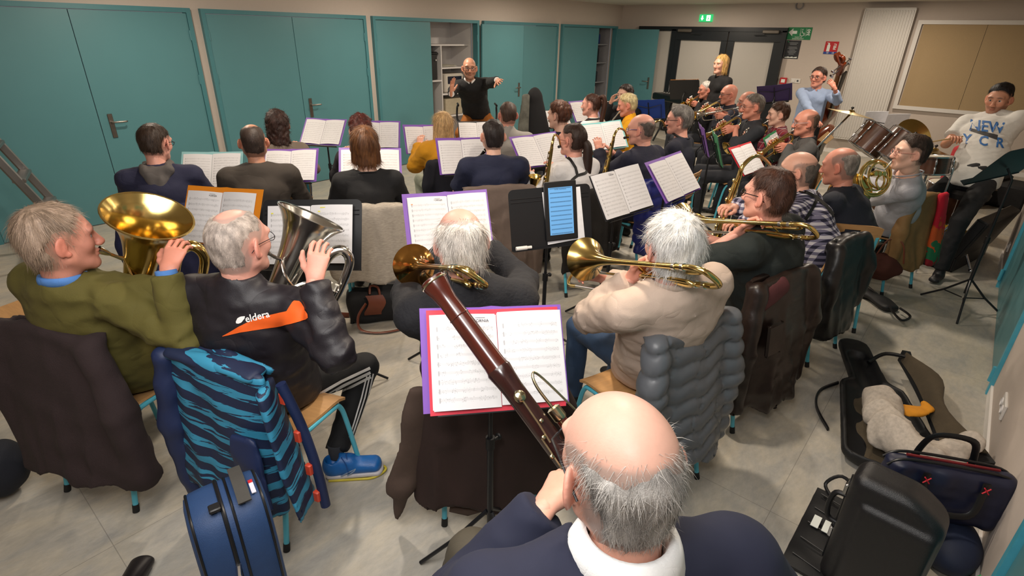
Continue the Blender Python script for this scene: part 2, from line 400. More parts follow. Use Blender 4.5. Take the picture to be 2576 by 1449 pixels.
def hair_mesh(style, q, o, color, seed):
    h = (0.0042, 0.0056, 0.007)[q]; t = o.get('t', 0.012); lo, hi = (-0.12, -0.16, -0.13), (0.12, 0.125, 0.15)
    if style in ('long', 'bob'): lo = (-0.13, -0.16, -0.16 if style == 'bob' else -0.34)
    if style in ('curly',): lo, hi = (-0.13, -0.17, -0.13 if not o.get('len') else -0.13-o['len']), (0.13, 0.13, 0.16)
    s = SDF(lo, hi, h); G = s.full(); skull = SDF(lo, hi, h); skull.ell((0, -0.012, 0.032), (0.0745, 0.097, 0.084), 0.02); skull.ell((0, -0.03, -0.03), (0.06, 0.064, 0.062), 0.03)
    d = skull.F.astype(float)
    # far from the skull the clipped value is kept large, so extend it analytically
    c = np.array((0, -0.012, 0.02)); far = np.linalg.norm((G-c)/np.array((0.0745, 0.097, 0.09)), axis=-1)-1; d = np.where(d > 0.3, far*0.08, d)
    m = hair_mask(style, G, o)+0.005*vnoise(G, 150, seed+11)+0.004*vnoise(G, 60, seed+12); amp = o.get('rough', 0.0021)
    nz = vnoise(G*np.array([1, 1, 0.45]), 190, seed)*amp+vnoise(G*np.array([1, 1, 0.5]), 70, seed+3)*amp*1.4
    th = t*smooth(-m, 0.0, o.get('soft', 0.032 if style != 'fringe' else 0.035))-0.0035+o.get('top', 0)*smooth(G[..., 2], 0.05, 0.12)
    F = d-th-nz*smooth(-m, 0, 0.02)
    if style == 'curly': F -= vnoise(G, 130, seed+9)*0.006*smooth(-m, 0, 0.02)
    F = np.where(m > 0.004, np.maximum(F, 0.001), F); s.F = F.astype(np.float32)
    L = o.get('len', 0)
    if style == 'bob':
        b = SDF(lo, hi, h); zb = -0.085-L
        b.slab((0, -0.022, 0.05), (0, -0.022, zb), (1, 0, 0), (0.088, 0.09), (0.093+o.get('flare', 0), 0.08), 0.01)
        Fb = b.F-vnoise(G*np.array([1, 1, 0.12]), 230, seed)*0.003; face = G[..., 1]-np.interp(G[..., 2], [-0.1, 0.0, 0.06, 0.1], [0.02, 0.03, 0.055, 0.1])
        Fb = np.maximum(np.maximum(Fb, zb-0.01-G[..., 2]+0.25*G[..., 1]), face); s.F = np.minimum(s.F, Fb.astype(np.float32))
    if style == 'long':
        b = SDF(lo, hi, h); b.slab((0, -0.03, 0.05), (0, -0.05, -0.1), (1, 0, 0), (0.086, 0.08), (0.095, 0.07), 0.02); b.slab((0, -0.055, -0.1), (0, -0.085, -0.14-L), (1, 0, 0), (0.092, 0.05), (0.07, 0.03), 0.03)
        Fb = b.F-vnoise(G*np.array([1, 1, 0.15]), 170, seed)*0.004; face = G[..., 1]-np.interp(G[..., 2], [-0.1, 0.0, 0.06, 0.1], [0.0, 0.02, 0.055, 0.1]); s.F = np.minimum(s.F, np.maximum(Fb, face).astype(np.float32))
    if style == 'curly' and L:
        b = SDF(lo, hi, h); b.slab((0, -0.035, 0.03), (0, -0.07, -0.09-L), (1, 0, 0), (0.088, 0.08), (0.09, 0.045), 0.02)
        Fb = b.F-vnoise(G, 110, seed)*0.009; face = G[..., 1]-np.interp(G[..., 2], [-0.1, 0.0, 0.06, 0.1], [-0.02, 0.01, 0.05, 0.1]); s.F = np.minimum(s.F, np.maximum(Fb, face).astype(np.float32))
    s.F[0] = s.F[-1] = 0.1; s.F[:, 0] = s.F[:, -1] = 0.1; s.F[:, :, 0] = s.F[:, :, -1] = 0.1
    V, Qd = s.mesh(1); r = np.random.default_rng(seed)
    base = np.array(color); c2 = np.array(o.get('col2', color))
    w = np.clip(0.5+0.5*vnoise(V*np.array([1, 1, 0.3]), 160, seed+5), 0, 1)[:, None]; C = (base*(1-w)+c2*w)*(0.72+0.6*np.clip(0.5+0.5*vnoise(V*np.array([1, 0.5, 0.4]), 330, seed+6), 0, 1)[:, None])
    parts = [(V, Qd, C)]
    n = o.get('strands', (4200, 2600, 400)[q])
    if n and len(Qd) and t > 0.004:
        f = r.integers(0, len(Qd), n); w4 = r.dirichlet(np.ones(4), n); A = V[Qd[f]]; p0 = (A*w4[..., None]).sum(1)
        nn = np.cross(A[:, 1]-A[:, 0], A[:, 3]-A[:, 0]); nn /= np.linalg.norm(nn, axis=1, keepdims=True)+1e-12
        nn *= np.sign((nn*(p0-np.array((0, -0.012, 0.02)))).sum(1, keepdims=True))
        crown = np.array(o.get('crown', (0.01, -0.05, 0.12))); fl = (p0-crown); fl /= np.linalg.norm(fl, axis=1, keepdims=True); fl = fl+np.array([0, 0, -0.6 if style in ('bob', 'long') else -0.25])+r.normal(size=fl.shape)*o.get('wild', 0.2)
        fl -= nn*(fl*nn).sum(1, keepdims=True); fl /= np.linalg.norm(fl, axis=1, keepdims=True)+1e-9
        Ls = o.get('sl', 0.024)*(0.5+r.random((n, 1))); lift = o.get('lift', 0.085); wv = np.cross(fl, nn)*(o.get('sw', (0.0006, 0.0010, 0.0018)[q]))
        p1 = p0+fl*Ls*0.5+nn*Ls*lift*0.55; p2 = p0+fl*Ls+nn*Ls*lift*0.8+np.array([0, 0, -1])*Ls*0.15; p0 = p0-nn*0.002
        SV = np.stack([p0-wv, p0+wv, p1-wv*0.8, p1+wv*0.8, p2], 1).reshape(-1, 3); i = np.arange(n)[:, None]*5
        cc = (C[Qd[f, 0]]*(0.65+0.75*r.random((n, 1)))); SC_ = np.repeat(cc, 5, 0)
        parts.append((SV, i+np.array([[0, 1, 3, 2]]), SC_)); parts.append((np.zeros((0, 3)), np.zeros((0, 4), int), np.zeros((0, 3))))
        tri = (i+np.array([[2, 3, 4]]))+len(V)
        Vm, Fm, Cm = merge(parts[:2]); return Vm, Fm+[tri], Cm
    return merge(parts)
_HAND = {}
def hand_mesh(kind, left, q):
    """wrist at the origin, fingers to +Y, palm down; thumb at -X for a right hand"""
    key = (kind, left, q)
    if key in _HAND: return _HAND[key]
    h = (0.0038, 0.005, 0.0062)[q]; s = SDF((-0.11, -0.05, -0.13), (0.11, 0.225, 0.06), h); sx = 1 if left else -1
    s.slab((0, -0.03, 0), (0, 0.02, 0), (1, 0, 0), (0.026, 0.019), (0.028, 0.017), 0.012); s.slab((0, 0.012, 0), (0, 0.083, 0.0), (1, 0, 0), (0.029, 0.017), (0.04, 0.0125), 0.012)
    spread, curl, tc = {'open': (0.17, 0.12, 0.1), 'relaxed': (0.05, 0.42, 0.3), 'grip': (0.02, 0.95, 0.7), 'keys': (0.06, 0.62, 0.4)}[kind]
    for i, (x, y, L) in enumerate(((0.031, 0.088, 0.072), (0.0105, 0.093, 0.081), (-0.010, 0.09, 0.074), (-0.029, 0.082, 0.058))):
        x *= sx; a = (0.5-0.33*i)*spread*2*sx; p = np.array((x, y, 0.0)); ang = curl*(0.9 if i == 0 else 1)*(0.55); r0 = 0.0092-0.0006*i
        for seg, (l, rr) in enumerate(((0.46, 1), (0.3, 0.92), (0.24, 0.82))):
            dv = np.array((math.sin(a)*math.cos(ang), math.cos(a)*math.cos(ang), -math.sin(ang))); p2 = p+dv*L*l
            s.cone(p, p2, r0*rr, r0*rr*0.92, 0.004); p = p2; ang += curl*(1.05 if seg == 0 else 0.8)
    p = np.array((0.018*sx, 0.018, -0.004)); a0 = 0.85 if kind != 'grip' else 0.6; z = -0.35 if kind != 'open' else -0.1
    for l, a, r1, r2 in ((0.042, a0, 0.0145, 0.012), (0.033, a0-tc*0.8, 0.0115, 0.01), (0.026, a0-tc*1.6, 0.0098, 0.008)):
        dv = np.array((math.sin(a)*sx, math.cos(a), z)); dv /= np.linalg.norm(dv); p2 = p+dv*l; s.cone(p, p2, r1, r2, 0.008); p = p2
    _HAND[key] = s.mesh(1); return _HAND[key]
# ------------------------------------------------------------------ a whole person
def ik(a, c, la, lb, hint):
    a, c, hint = Vector(a), Vector(c), Vector(hint); d = c-a; L = d.length
    if L > (la+lb)*0.995: la *= L/(la+lb)*1.006; lb *= L/(la+lb)*1.006 if L > (la+lb)*0.995 else 1
    L = min(L, (la+lb)*0.999); x = (la*la-lb*lb+L*L)/(2*L); hh = math.sqrt(max(0, la*la-x*x)); u = d.normalized(); hint = hint-u*hint.dot(u)
    if hint.length < 1e-5: hint = u.orthogonal()
    return a+u*x+hint.normalized()*hh
SK = {'fair': hx('d9a590'), 'pink': hx('d69c8b'), 'tan': hx('c08a70'), 'pale': hx('dcb09c'), 'ruddy': hx('c88874')}
PEOPLE = {}
def skin_colors(V, base, o, hc):
    x, y, z = V[:, 0], V[:, 1], V[:, 2]; C = np.tile(np.array(base), (len(V), 1)); red = np.array(base)*np.array([1.02, 0.72, 0.7])
    def blend(w, col): nonlocal C; C = C*(1-w[:, None])+np.array(col)*w[:, None]
    blend(0.55*smooth(np.abs(x), 0.074, 0.082)*smooth(y, -0.06, -0.03)*(1-smooth(z, 0.03, 0.04)), red)
    blend(0.4*np.exp(-((np.abs(x)-0.04)**2+(z+0.025)**2)/0.0005)*smooth(y, 0.04, 0.07), red); blend(0.4*np.exp(-(x**2+(z+0.03)**2)/0.0003)*smooth(y, 0.09, 0.1), red)
    blend(0.7*np.exp(-(x/0.017)**4-((z+0.064)/0.009)**4)*smooth(y, 0.082, 0.088), np.array(base)*np.array([0.82, 0.45, 0.42]))
    bw = np.exp(-((np.abs(x)-0.032)/0.02)**4-((z-0.03+8*(np.abs(x)-0.03)**2)/0.0055)**4)*smooth(y, 0.055, 0.07)
    blend(o.get('brow', 0.75)*bw, hc)
    if o.get('beard'):
        bz = (1-smooth(z, -0.05, -0.035))*smooth(y, -0.005, 0.02)*(1-smooth(z, -0.13, -0.115)*0)*(z > -0.125); blend(o['beard']*bz, hc)
    if o.get('scalp'):
        m = hair_mask(o['scalp'][0], V, o['scalp'][1]); blend(0.62*smooth(-m+0.007, 0, 0.012), hc)
    if o.get('stubble'):
        m = hair_mask('short', V, {}); blend(o['stubble']*smooth(-m, 0, 0.02), hc)
    return C
def person(key, label, head, az, sex='m', sk='fair', seat=0.45, lean=0.0, yaw=0, pitch=0, roll=0, hair=('short', {}), hc='3a2c22', q=1, girth=1.0, scale=1.0,
           hands=((0.16, 0.34, 0.95), (-0.16, 0.34, 0.95)), hk=('relaxed', 'relaxed'), hrot=(0, 0), elbow=((0.5, -0.2, -1), (-0.5, -0.2, -1)), top=None, legs=None, stand=False,
           glasses=None, face=None, group='musicians of the wind band seated in rows', shoe='17181c', nohair=False, eyes=True, shw=None, pelvis=None, slump=0.03, shturn=0, shlift=(0, 0)):
    """head: world point of the middle of the head; az: degrees the chest faces. Local frame: +Y forward, +X the person's right."""
    face = face or {}; hcol = hx(hc); fem = sex == 'f'; S = scale; sw = (shw or (0.168 if fem else 0.195))*S; pz = (0.92 if stand else seat+0.075)
    sk = SK[sk] if sk in SK else hx(sk); ln = math.radians(lean)
    Rh = Matrix.Rotation(math.radians(yaw), 3, 'Z') @ Matrix.Rotation(math.radians(pitch), 3, 'X') @ Matrix.Rotation(math.radians(roll), 3, 'Y')
    root = empty('person', rz=math.radians(az-90)); tag(root, label, 'person', group); Rz = Matrix.Rotation(math.radians(az-90), 3, 'Z')
    if isinstance(pelvis, tuple): pelvis = P(pelvis[0], pelvis[1], pz)
    if pelvis is None:
        hl = Vector((0, 0.04+math.sin(ln)*0.7, head[2])); off = Rz @ Vector((hl.x, hl.y, 0)); root.location = (head[0]-off.x, head[1]-off.y, 0)
    else:
        root.location = (pelvis[0], pelvis[1], 0); hl = Rz.inverted() @ Vector((head[0]-pelvis[0], head[1]-pelvis[1], head[2]))
    hc1 = np.array(hl); hd_piv = hc1-np.array(Rh @ Vector((0, 0.03*S, 0.085*S))); pel = np.array((0, 0, pz)); nb = hd_piv+(pel-hd_piv)/np.linalg.norm(pel-hd_piv)*0.074*S
    slouch = slump*math.sin(1)
    def sp(t):
        p = pel+(nb-pel)*t; return p+np.array((0, -slouch*math.sin(PI*t), 0))
    wai, che = sp(0.36), sp(0.70); st = lambda p: p; upv = (nb-pel)/np.linalg.norm(nb-pel); sxv = np.cross(upv, (0, -1, 0)); sxv = sxv/np.linalg.norm(sxv)*0.4+np.array((0.6, 0, 0)); sxv /= np.linalg.norm(sxv)
    ct, s_t = math.cos(math.radians(shturn)), math.sin(math.radians(shturn))
    shr = [sp(0.87)+sx*(sxv*ct+np.array((0, 1, 0))*s_t)*sw for sx in (1, -1)]; sh = [p+np.array((0, 0, dzs)) for p, dzs in zip(shr, shlift)]
    hip = [np.array((sx*0.095*S, 0.01, pz-0.01)) for sx in (1, -1)]
    legs = legs or ({'feet': ((0.11, 0.02), (-0.11, -0.02))} if stand else {'feet': ((0.15, 0.48), (-0.15, 0.46))})
    w2l = lambda p: np.array(Rz.inverted() @ (Vector(p)-Vector((root.location.x, root.location.y, 0))))
    hands = [w2l(q) if isinstance(q, Vector) else q for q in hands]; hrot = [(q[0], np.array(Rz.inverted() @ q[1]) if isinstance(q[1], Vector) else q[1]) if isinstance(q, tuple) else q for q in hrot]
    legs = dict(legs); legs['feet'] = [tuple(w2l(q)) if isinstance(q, Vector) else q for q in legs.get('feet', ((0.15, 0.44), (-0.15, 0.42)))]
    ank = [np.array((f[0], f[1], f[2] if len(f) > 2 and f[2] > 0.03 else 0.085)) for f in legs['feet']]
    kn = [np.array(ik(hip[i], ank[i], 0.44*S, 0.42*S, legs.get('hint', ((0.15, 1, 0.6), (-0.15, 1, 0.6)))[i])) for i in (0, 1)]
    wr = [np.array(h) if h is not None else sh[i]+np.array((0.02, 0.1, -0.5)) for i, h in enumerate(hands)]
    el = [np.array(ik(sh[i], wr[i], 0.285*S, 0.255*S, elbow[i])) for i in (0, 1)]
    g = girth; h = (0.011, 0.0145, 0.019)[q]
    gt = dict(col='202226', kind='sweater', neck='crew', sleeve=1.0, fold=0.006, mat=None, hem=0.0); gt.update(top or {}); pm = legs.get('mat') or mat('trousers_'+legs.get('col', '23262e'), legs.get('col', '23262e'), 0.8, bump=0.15)
    def torso(s, e, full=True):
        s.slab(pel, wai, (1, 0, 0), (0.155*S*g+e, 0.115*g+e), (0.145*S*g+e, 0.118*g*g+e), 0.06)
        s.slab(wai, che, (1, 0, 0), (0.145*S*g+e, 0.118*g*g+e), ((0.15 if fem else 0.165)*S*(0.5+0.5*g)+e, 0.105*g+e), 0.06)
        s.slab(che, nb-np.array((0, 0.0, 0.085)), (1, 0, 0), ((0.15 if fem else 0.165)*S*(0.5+0.5*g)+e, 0.105*g+e), (0.13*S+e, 0.075+e), 0.06)
        if fem:
            for sx in (-1, 1): s.ell(che+np.array((sx*0.07, 0.085, 0.0)), (0.06, 0.055, 0.06), 0.04)
        for i in (0, 1):
            s.cone(nb+np.array((0.0, -0.012, -0.03)), sh[i], 0.050+e, 0.050+e, 0.05)
    allp = np.array([*wr, *el, *sh, pel, nb, che, *hip, *kn, *ank])
    # body: skin, one continuous surface (trunk, neck, arms, legs), with head and hands grown on
    hb = h*1.25; s = SDF(allp.min(0)-0.22, allp.max(0)+0.22, hb); torso(s, -0.02)
    for i in (0, 1):
        s.cone(sh[i], el[i], 0.045*S, 0.038*S, 0.03); s.cone(el[i], wr[i], 0.039*S, 0.026*S, 0.012)
        s.cone(hip[i], kn[i], 0.075*S, 0.05*S, 0.03); s.cone(kn[i], ank[i], 0.048*S, 0.034*S, 0.02)
    s.slab(nb+np.array((0, -0.01, -0.05)), hd_piv, (1, 0, 0), (0.058*S, 0.06*S), (0.054*S, 0.056*S), 0.05)
    V, Q = s.mesh(1); parts = [(V, Q, np.array(sk))]
    HVm, HQ = head_mesh(q, fem); HM = np.array(Rh)*S*1.05; C = skin_colors(HVm, sk, dict(face, scalp=None if nohair else hair), hcol)
    parts.append((HVm@HM.T+hc1, HQ, C))
    fa = []
    for i in (0, 1):
        if hands[i] is None: continue
        V2, Q2 = hand_mesh(hk[i], i == 1, q); d = (wr[i]-el[i]); d /= np.linalg.norm(d)
        d2 = np.array(hrot[i][1]) if isinstance(hrot[i], tuple) and len(hrot[i]) > 1 and hrot[i][1] is not None else d
        d2 = d2/np.linalg.norm(d2); roll_ = hrot[i][0] if isinstance(hrot[i], tuple) else hrot[i]
        Fm = frame_of(d2) @ Matrix.Rotation(math.radians(roll_), 3, 'Y'); A = np.array(Fm)*S*(0.93 if fem else 1.0)
        parts.append((V2@A.T+wr[i]+d2*0.01, Q2, np.array(sk)*np.array([1, 0.93, 0.9])))
    if eyes:
        for sx in (-1, 1):
            e = MB().ball((0, 0, 0), 0.0125, nu=10, nv=8); EV = np.array(e.V); EC = np.where((EV[:, 1:2] > 0.0095), np.array([[0.02, 0.015, 0.012]]), np.array([[0.75, 0.72, 0.7]]))
            parts.append(((EV+np.array((sx*0.0315, 0.0725, 0.004)))@HM.T+hc1, np.array([f for f in e.F]), EC))
    Vb, Fb, Cb = merge(parts); body = link('body', np_mesh('body', Vb, Fb, col=Cb), root, SKIN)
    # garment on the trunk
    gm = gt['mat'] or mat('cloth_'+gt['col'], gt['col'], gt.get('rough', 0.85), bump=gt.get('bump', 0.25), bscale=gt.get('bscale', 260), noise=0.05, scale=14)
    arm = np.array([*wr, *el, *sh, pel, nb, che, *hip]); s = SDF(arm.min(0)-0.25, arm.max(0)+0.25, h); e = 0.012 if fem else 0.015; e += gt.get('loose', 0); torso(s, e)
    low = pel+np.array((0, 0, -0.02-gt['hem'])); s.slab(wai, low, (1, 0, 0), (0.15*S*g+e, 0.12*g*g+e), (0.17*S*g+e, 0.13*g+e), 0.05)
    for i in (0, 1):
        sl = gt['sleeve']; k = 0.03
        if sl > 0.5: s.cone(sh[i], el[i], 0.054*S+e, 0.046*S+e, k)
        if sl > 0.5: t = (sl-0.5)*2; c = el[i]+(wr[i]-el[i])*t; ax = (wr[i]-el[i])/np.linalg.norm(wr[i]-el[i]); s.cone(el[i], c+ax*0.03, 0.048*S+e*0.9, 0.033*S+e*0.8, 0.012, cut=(c, ax))
        else: t = max(sl*2, 0.3); c = sh[i]+(el[i]-sh[i])*t; ax = (el[i]-sh[i])/np.linalg.norm(el[i]-sh[i]); s.cone(sh[i], c+ax*0.04, 0.062*S+e, 0.055*S+e, 0.03, cut=(c, ax))
    fa_ = gt['fold']; sd = abs(hash(key)) % 1000 if False else sum(map(ord, key)); shp = pz+0.30
    if fa_:
        mids = np.array([el[0], el[1], wai])
        def wf(Qp):
            n1 = vnoise(Qp*np.array([0.7, 0.7, 1.5]), 34, sd); n2 = vnoise(Qp*np.array([0.8, 0.8, 1.6]), 70, sd+1)
            near = np.exp(-((np.linalg.norm(Qp[:, None]-mids[None], axis=2).min(1))/0.16)**2); n3 = vnoise(Qp*np.array([0.9, 0.9, 1.4]), 120, sd+2); return fa_*((0.40+0.9*near)*(1.8*np.sqrt(np.abs(n1)+0.02)-1.0+0.5*n2)+0.35*(0.5-np.sqrt(np.abs(n3)+0.01)))
        s.warp(wf)
    s.keep(low+np.array((0, 0, -0.03)), (0, 0, -1))
    nh = {'crew': 0.004, 'shirt': 0.02, 'turtle': 0.05, 'v': 0.012, 'wide': -0.012, 'hood': 0.02}[gt['neck']]
    nd = (hd_piv-nb)/np.linalg.norm(hd_piv-nb); r0 = 0.068*S if gt['neck'] != 'wide' else 0.095*S
    if gt['neck'] == 'turtle': s.slab(nb+np.array((0, -0.01, -0.03)), nb+nd*0.045, (1, 0, 0), (0.07*S, 0.072*S), (0.064*S, 0.066*S), 0.03)
    s.cone(nb+nd*nh+np.array((0, 0.015, 0)), nb+nd*0.2, r0*0.8, r0*1.4, 0.008, '-')
    garment = s.build(gt['kind'], gm, root, 1)
    if gt['neck'] == 'shirt' or gt.get('collar'):
        cm = mat('cloth_'+gt.get('collar', gt['col']), gt.get('collar', gt['col']), 0.85, bump=0.2) if (gt.get('collar') or not gt['mat']) else gt['mat']
        m = MB(); base = Vector(nb+nd*gt.get('cz', 0.0)); cw = gt.get('ch', 1.0)*S; prr = [0.061, 0.063, 0.066, 0.074, 0.085]; prz = [-0.01, 0.022, 0.031, 0.02, -0.012]
        def cf(u, v):
            gap = 0.16; a = PI/2+gap+(2*PI-2*gap)*u; k = v*4; i = min(3, int(k)); f = k-i; rr = (prr[i]*(1-f)+prr[i+1]*f)*S; zz = (prz[i]*(1-f)+prz[i+1]*f)*cw
            if cw > 1.2*S: rr += 0.012*v*v
            fr = max(0, math.sin(a)); tip = 0.03*math.exp(-(min(u, 1-u)/0.05)**2)*(v if v > 0.6 else 0)
            return base+Vector((rr*math.cos(a), rr*math.sin(a)*1.04-0.004, -0.30*rr*fr-tip+0.10*rr*max(0, -math.sin(a))))+Vector(nd)*zz
        m.sheet(cf, 30, 5, 0.003); m.build('collar', cm, root, sharp=0)
    elif gt['neck'] in ('crew', 'v', 'wide'):
        Rn = frame_of(nd, (0, 1, 0)); rr = r0*0.95; pts = [Vector(nb+nd*(nh-0.006))+Vector((rr*math.cos(a), rr*math.sin(a)*1.05+0.004, -0.28*rr*math.sin(a)-(0.03 if gt['neck'] == 'v' else 0)*max(0, math.sin(a))**6)) for a in [2*PI*i/28 for i in range(28)]]
        MB().tube(pts, 0.0075 if gt['neck'] != 'wide' else 0.005, 8, closed=True).build('neckband', gm, root)
    if gt['neck'] == 'hood':
        m = MB()
        s2 = SDF(nb-np.array((0.16, 0.2, 0.2)), nb+np.array((0.16, 0.1, 0.1)), h*0.7)
        s2.cone(nb+np.array((-0.07, 0.03, 0.01)), nb+np.array((-0.07, -0.07, -0.01)), 0.03, 0.035, 0.02); s2.cone(nb+np.array((0.07, 0.03, 0.01)), nb+np.array((0.07, -0.07, -0.01)), 0.03, 0.035, 0.02)
        s2.slab(nb+np.array((0, -0.085, -0.005)), nb+np.array((0.0, -0.115, -0.12)), (1, 0, 0), (0.10, 0.03), (0.04, 0.02), 0.03); s2.warp(lambda Qp: 0.008*vnoise(Qp*np.array([1.5, 1, 1]), 60, 5))
        s2.build('hood', mat('cloth_'+gt['hoodcol'], gt['hoodcol'], 0.9, bump=0.2), root)
    if gt.get('cuff'):
        for i in (0, 1):
            ax = (wr[i]-el[i])/np.linalg.norm(wr[i]-el[i]); c = el[i]+(wr[i]-el[i])*min(1, (gt['sleeve']-0.5)*2)
            MB().tube([c-ax*0.01, c+ax*0.008, c+ax*0.016], [0.034*S, 0.036*S, 0.035*S], 14).build('cuff', mat('cloth_'+gt['cuff'], gt['cuff'], 0.8), root)
    # trousers and shoes
    lo = np.array([pel, *hip, *kn, *ank]); s = SDF(lo.min(0)-0.23, lo.max(0)+0.23, h*1.25); lt = legs.get('thick', 1.0)
    s.slab(pel+np.array((0, 0, 0.04)), pel-np.array((0, 0, 0.03)), (1, 0, 0), (0.15*S*g, 0.12*g), (0.165*S*g, 0.125*g), 0.03)
    for i in (0, 1):
        s.cone(hip[i], kn[i], 0.088*S*lt, 0.066*S*lt, 0.04); ax = (ank[i]-kn[i])/np.linalg.norm(ank[i]-kn[i]); s.cone(kn[i], ank[i]+ax*0.05, 0.064*S*lt, 0.05*S*lt, 0.02, cut=(ank[i]-ax*0.005, ax))
    s.warp(lambda Qp: 0.006*np.abs(vnoise(Qp*np.array([1, 1, 1.3]), 40, sd+4))); s.build('trousers' if not legs.get('skirt') else 'skirt', pm, root, 1)
    shm = legs.get('shoemat') or mat('shoe_'+shoe, shoe, 0.5)
    for i in (0, 1):
        if legs.get('noshoe'): break
        fd = np.array(legs.get('fdir', ((0.25, 1, 0), (-0.25, 1, 0)))[i], float); fd /= np.linalg.norm(fd); a = ank[i]; s = SDF(a-np.array((0.22, 0.22, 0.13)), a+np.array((0.22, 0.22, 0.09)), 0.012)
        base = np.array((a[0], a[1], a[2]-0.05)); s.slab(base-fd*0.03, base+fd*0.15, np.cross(fd, (0, 0, 1)), (0.036, 0.034), (0.043, 0.024), 0.03); s.cone(base+np.array((0, 0, 0.01)), a+np.array((0, 0, 0.03)), 0.042, 0.04, 0.03); s.keep((0, 0, a[2]-0.082), (0, 0, -1)); s.build('shoe', shm, root, 1)
    # hair
    if not nohair:
        hs, ho = hair; HVv, HF, HCc = hair_mesh(hs, q, ho, hcol, sd); link('hair', np_mesh('hair', HVv@HM.T+hc1, HF, col=HCc), root, HAIR)
        if ho.get('tail'):
            tl = ho['tail']; pts = catmull([tuple(p) for p in tl['pts']], 6); n = len(pts); m = MB(); m.tube(pts, [tl['r']*(0.35+0.9*math.sin(PI*min(1, 0.12+0.75*i/n))**0.7) for i in range(n)], 14)
            rr = random.Random(sd)
            for _ in range(60):
                o3 = Vector((rr.uniform(-1, 1), rr.uniform(-1, 1), rr.uniform(-1, 1)))*tl['r']*0.75; m.tube([Vector(p)+o3*(0.5+0.6*i/n)+Vector((rr.uniform(-1, 1), rr.uniform(-1, 1), 0))*0.003 for i, p in enumerate(pts)][1::3], 0.0022, 4, cap=False)
            PV = np.array(m.V); me = m.mesh('ponytail'); a = me.color_attributes.new('Col', 'FLOAT_COLOR', 'POINT'); cc = np.ones((len(PV), 4), np.float32); w = np.clip(0.5+0.5*vnoise(PV*np.array([1, 1, 0.1]), 300, sd), 0, 1)[:, None]
            cc[:, :3] = np.array(hcol)*(0.7+0.5*w); a.data.foreach_set('color', cc.ravel()); me.vertices.foreach_set('co', (PV@HM.T+hc1).astype(np.float32).ravel()); link('ponytail', me, root, HAIR)
    if glasses:
        fr = {'black': SPECB, 'steel': STEEL}.get(glasses) or mat('spectacle_'+glasses, glasses, 0.35); m = MB(); gl = MB(); wd = 0.0018 if glasses != 'steel' else 0.0012
        for sx in (-1, 1):
            ring = [(sx*0.033+0.023*math.cos(a), 0.099-0.0*abs(math.cos(a)), 0.0+0.0165*math.sin(a)) for a in [2*PI*i/20 for i in range(20)]]; m.tube(ring, wd, 6, closed=True)
            m.tube([(sx*0.056, 0.099, 0.006), (sx*0.072, 0.085, 0.008), (sx*0.083, 0.0, 0.008), (sx*0.081, -0.03, -0.012)], wd*1.1, 6); gl.add([(sx*0.033, 0.099, 0)]+ring, [(0, 1+i, 1+(i+1) % 20) for i in range(20)])
        m.tube([(-0.011, 0.1, 0.006), (0, 0.103, 0.008), (0.011, 0.1, 0.006)], wd, 6); MH = Matrix.Translation(Vector(hc1)) @ Rh.to_4x4() @ Matrix.Scale(S*1.05, 4)
        gf = m.build('spectacle_frame', fr, root, M=MH); gl.build('lenses', LENS, gf, M=MH)
    info = dict(root=root, body=body, garment=garment, head=hc1, Rh=Rh, wr=wr, el=el, sh=sh, nb=nb, nd=nd, hd=hd_piv, pel=pel, kn=kn, ank=ank, S=S, Rz=Rz, base=Vector(root.location))
    info['world'] = lambda p: info['base'] + Rz @ Vector(p); info['local'] = lambda p: Rz.inverted() @ (Vector(p)-info['base'])
    info['lips'] = info['world'](Vector(hc1)+Rh@Vector((0, 0.098*S, -0.063*S)))
    info['hand'] = [info['world'](w) for w in wr]; PEOPLE[key] = info; return info
def loc_of(head, az, seatxy=None):
    pass
# ------------------------------------------------------------------ the room
def PY(px, py, y):
    d = CM.T @ np.array([(px-1288)/FPX, (py-724.5)/FPX, 1.0]); t = y/d[1]; return Vector((d[0]*t, y, d[2]*t+H))
def PX(px, py, x):
    d = CM.T @ np.array([(px-1288)/FPX, (py-724.5)/FPX, 1.0]); t = x/d[0]; return Vector((x, d[1]*t, d[2]*t+H))
WY, WX, RY, X0, CH = 6.963, 12.0, -0.48, -1.6, 2.54
def struct(name, mb, m, parent=None, smooth=False):
    o = mb.build(name, m, parent, smooth=smooth)
    if parent is None: o['kind'] = 'structure'
    return o
fm = bpy.data.materials.new('vinyl_floor'); fm.use_nodes = True; t = NT(fm); tc = t.add('ShaderNodeTexCoord')
mp = t.add('ShaderNodeMapping'); mp.inputs['Scale'].default_value = (1.0, 2.1, 1); mp.inputs['Rotation'].default_value = (0, 0, 0.5); t.link(tc.outputs['Object'], mp.inputs[0])
n1 = t.add('ShaderNodeTexNoise'); n1.inputs['Scale'].default_value = 2.6; n1.inputs['Detail'].default_value = 8; n1.inputs['Roughness'].default_value = 0.65; n1.inputs['Distortion'].default_value = 0.6; t.link(mp.outputs[0], n1.inputs[0])
n2 = t.add('ShaderNodeTexNoise'); n2.inputs['Scale'].default_value = 16; n2.inputs['Detail'].default_value = 7; n2.inputs['Roughness'].default_value = 0.7; t.link(mp.outputs[0], n2.inputs[0])
r1 = t.add('ShaderNodeValToRGB'); e = r1.color_ramp.elements; e[0].position = 0.36; e[0].color = (*hx('a5a29b'), 1); e[1].position = 0.66; e[1].color = (*hx('bdb4a2'), 1); q_ = e.new(0.5); q_.color = (*hx('b3ada1'), 1)
t.link(n1.outputs[0], r1.inputs[0]); r2 = t.add('ShaderNodeValToRGB'); e = r2.color_ramp.elements; e[0].position = 0.3; e[0].color = (0.86, 0.86, 0.86, 1); e[1].position = 0.7; e[1].color = (1.1, 1.1, 1.1, 1); t.link(n2.outputs[0], r2.inputs[0])
